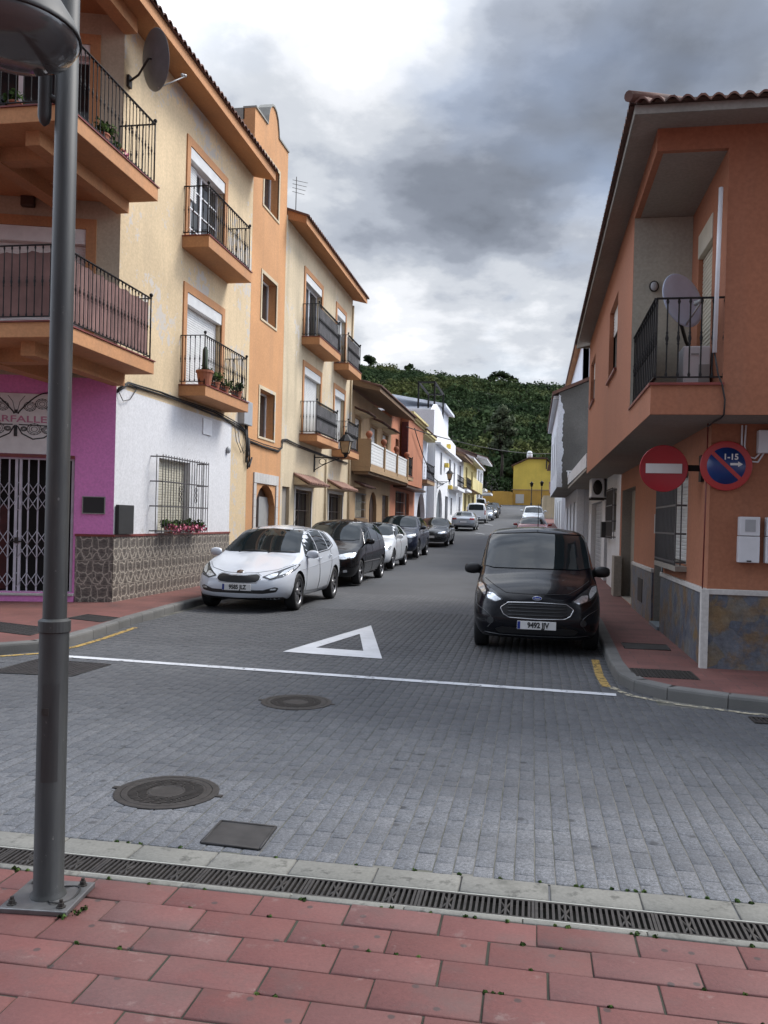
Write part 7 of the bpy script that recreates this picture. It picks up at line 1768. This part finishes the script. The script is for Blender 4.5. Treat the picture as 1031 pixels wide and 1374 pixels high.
# ---- navy SUV
SUV = dict(L=4.5, W=1.84, rw=.36, axf=.9, axr=3.55, gap=.07,
    top=[(0, .86), (.08, .96), (.4, 1.05), (.95, 1.12), (1.3, 1.17), (1.95, 1.56), (2.3, 1.65), (2.8, 1.67), (3.6, 1.64), (4.05, 1.52), (4.35, 1.15), (4.5, 1.0)],
    belt=[(0, .76), (.15, .85), (.6, .98), (1.3, 1.08), (2.2, 1.1), (4.0, 1.16), (4.5, 1.0)], bot=[(0, .3), (.3, .25), (3.9, .25), (4.5, .42)],
    roofw=[(0, .8), (1.0, .86), (1.3, .86), (2.1, .76), (4.0, .77), (4.5, .85)], af=.8, ar=.5, pf=2.7)
front_car(SUV, CP['navy'], 'dark navy sport utility car in the left row in front of the grey car', [(.46, .80), (.64, .78), (.84, .83), (.86, .92), (.72, .93), (.5, .88)], gmat='lampdark', gpoly=mirror_poly([(0, .84), (.40, .845), (.40, .70), (.33, .66), (0, .65)]),
          glass=mirror_poly([(0, 1.2), (.62, 1.19), (.73, 1.21), (.66, 1.4), (.58, 1.56), (.5, 1.59), (0, 1.62)]), sides=[[(1.6, 1.13), (2.3, 1.15), (2.3, 1.56), (2.05, 1.53)], [(2.37, 1.15), (3.15, 1.17), (3.1, 1.55), (2.37, 1.56)], [(3.22, 1.18), (3.75, 1.22), (3.6, 1.48), (3.2, 1.54)]], y=31.5, x=-5.2)
# ---- dark grey saloon
SAL = dict(L=4.58, W=1.77, rw=.32, axf=.9, axr=3.55, gap=.05,
    top=[(0, .70), (.08, .79), (.4, .88), (1.0, .96), (1.4, 1.0), (2.1, 1.34), (2.45, 1.42), (2.8, 1.43), (3.3, 1.37), (3.95, 1.06), (4.4, 1.02), (4.58, .86)],
    belt=[(0, .62), (.15, .68), (.6, .80), (1.35, .92), (2.2, .95), (3.6, .98), (4.3, .97), (4.58, .84)], bot=[(0, .24), (.3, .19), (3.9, .19), (4.58, .36)],
    roofw=[(0, .8), (1.0, .86), (1.4, .86), (2.2, .74), (3.3, .72), (3.95, .84), (4.58, .85)], af=.8, ar=.5, pf=2.6)
front_car(SAL, CP['grey'], 'dark grey saloon with deep black grille, fifth in the left row', [(.40, .62), (.58, .60), (.80, .64), (.83, .72), (.68, .725), (.44, .69)], gpoly=mirror_poly([(0, .72), (.26, .72), (.28, .55), (.22, .36), (0, .35)]),
          glass=mirror_poly([(0, 1.03), (.60, 1.02), (.70, 1.04), (.64, 1.18), (.57, 1.33), (.5, 1.36), (0, 1.39)]), sides=[[(1.7, .97), (2.4, .985), (2.4, 1.35), (2.2, 1.32)], [(2.47, .985), (3.2, 1.0), (3.15, 1.28), (2.47, 1.35)]], y=41.0, x=-4.95)
# ---- rear facing and far cars
def rear_car(S, paintm, label, glass, lamp, x, y, cat='car', name='parked_car', plate=True, sides=None, wid=False):
    c = Car(S, paintm, label, cat, name)
    c.patch('rear_window', 'rear', glass, M['carglass'], .005, r=.05)
    c.patch('tail_light', 'rear', lamp, M['lampred'], .006, both=True, r=.03, h=.06)
    c.patch('windscreen', 'front', mirror_poly([(0, interp(S['top'], 1.3) + .04), (.62, interp(S['top'], 1.3) + .03), (.55, interp(S['top'], 2.0) - .02), (0, interp(S['top'], 2.0) + .0)]), M['carglass'], .010)
    if sides: side_windows(c, sides)
    c.patch('rear_bumper', 'rear', mirror_poly([(0, .38), (.72, .40), (.76, .52), (0, .53)]), paintm, .01, r=.03)
    c.wheels(5); c.mirrors(1.45, interp(S['top'], 1.3) + .0, paintm)
    L = S['L']; pv = c.cast((0, .62), 'rear')[0]; c.plate('', pv.y + .015, .62, rear=True)
    c.root.rotation_euler = (0, 0, PI); c.root.location = (x, y + L, zr(y + 2)); return c
rear_car(SAL, CP['silver'], 'silver coupe like car seen from behind, past the dark grey saloon', mirror_poly([(0, 1.07), (.60, 1.07), (.50, 1.30), (0, 1.34)]), [(.45, .78), (.80, .76), (.80, .90), (.5, .90)], -5.0, 61.6, sides=[[(1.7, .97), (2.4, .985), (2.4, 1.35), (2.2, 1.32)], [(2.47, .985), (3.2, 1.0), (3.15, 1.28), (2.47, 1.35)]])
BOX = dict(VAN); BOX.update(roofw=[(0, .80), (.8, .86), (1.0, .87), (1.9, .785), (3.9, .80), (4.35, .85)], L=4.35, W=1.83, axr=3.45, top=[(0, .80), (.08, .92), (.35, 1.05), (.75, 1.12), (.98, 1.17), (1.55, 1.55), (1.95, 1.76), (2.4, 1.82), (3.8, 1.82), (4.2, 1.78), (4.32, 1.35), (4.35, 1.0)], belt=[(0, .72), (.12, .80), (.5, .98), (1.0, 1.08), (2.0, 1.1), (4.1, 1.1), (4.35, 1.0)])
sb = [[(1.25, 1.13), (2.05, 1.15), (2.05, 1.65), (1.85, 1.62), (1.5, 1.36)], [(2.12, 1.15), (3.0, 1.15), (3.0, 1.64), (2.12, 1.66)]]
rear_car(BOX, CP['white2'], 'white van seen from behind with wide dark rear window, up the left row', mirror_poly([(0, 1.14), (.68, 1.14), (.62, 1.62), (0, 1.66)]), [(.74, .75), (.86, .75), (.84, 1.15), (.76, 1.15)], -5.05, 76.3, 'van', 'parked_van', sides=sb)
def far_front(S, paintm, label, x, y, **k): return front_car(S, paintm, label, [(.46, .62), (.66, .60), (.80, .66), (.82, .74), (.5, .71)], gpoly=mirror_poly([(0, .67), (.40, .67), (.38, .56), (0, .55)]), glass=gl, sides=sd3, x=x, y=y, **k)
far_front(GOLF, CP['silver'], 'silver hatchback just beyond the white van on the left', -4.75, 83.5)
far_front(GOLF, CP['grey'], 'dark hatchback between the silver hatchback and the far dark car', -4.6, 91)
far_front(GOLF, CP['darkblue'], 'small dark blue car furthest up the left side of the road', -4.85, 103)
rear_car(BOX, CP['white'], 'white van furthest away on the left, against the white houses', mirror_poly([(0, 1.14), (.68, 1.14), (.62, 1.62), (0, 1.66)]), [(.74, .75), (.86, .75), (.84, 1.15), (.76, 1.15)], -6.6, 105, 'van', 'parked_van', sides=sb)
far_front(GOLF, CP['red'], 'red car hidden behind the black van on the right, only its roof showing', -.02, 46)
def far_van(x, y):
    c = front_car(BOX, CP['white2'], 'white van up the right side behind the red car', [(.5, .76), (.7, .78), (.80, .95), (.6, .88)], gpoly=mirror_poly([(0, .74), (.45, .72), (.42, .58), (0, .57)]), glass=mirror_poly([(0, 1.2), (.60, 1.19), (.735, 1.21), (.66, 1.5), (.57, 1.64), (0, 1.68)]), sides=sb, x=x, y=y, cat='van', name='parked_van')
far_van(.0, 70)
far_front(HATCH, CP['silver'], 'silver car behind the white van on the right, only its roof showing', .02, 81)
for c_ in [o for o in C.objects if o.get('category') in ('car', 'van')]: c_.location.z += .003
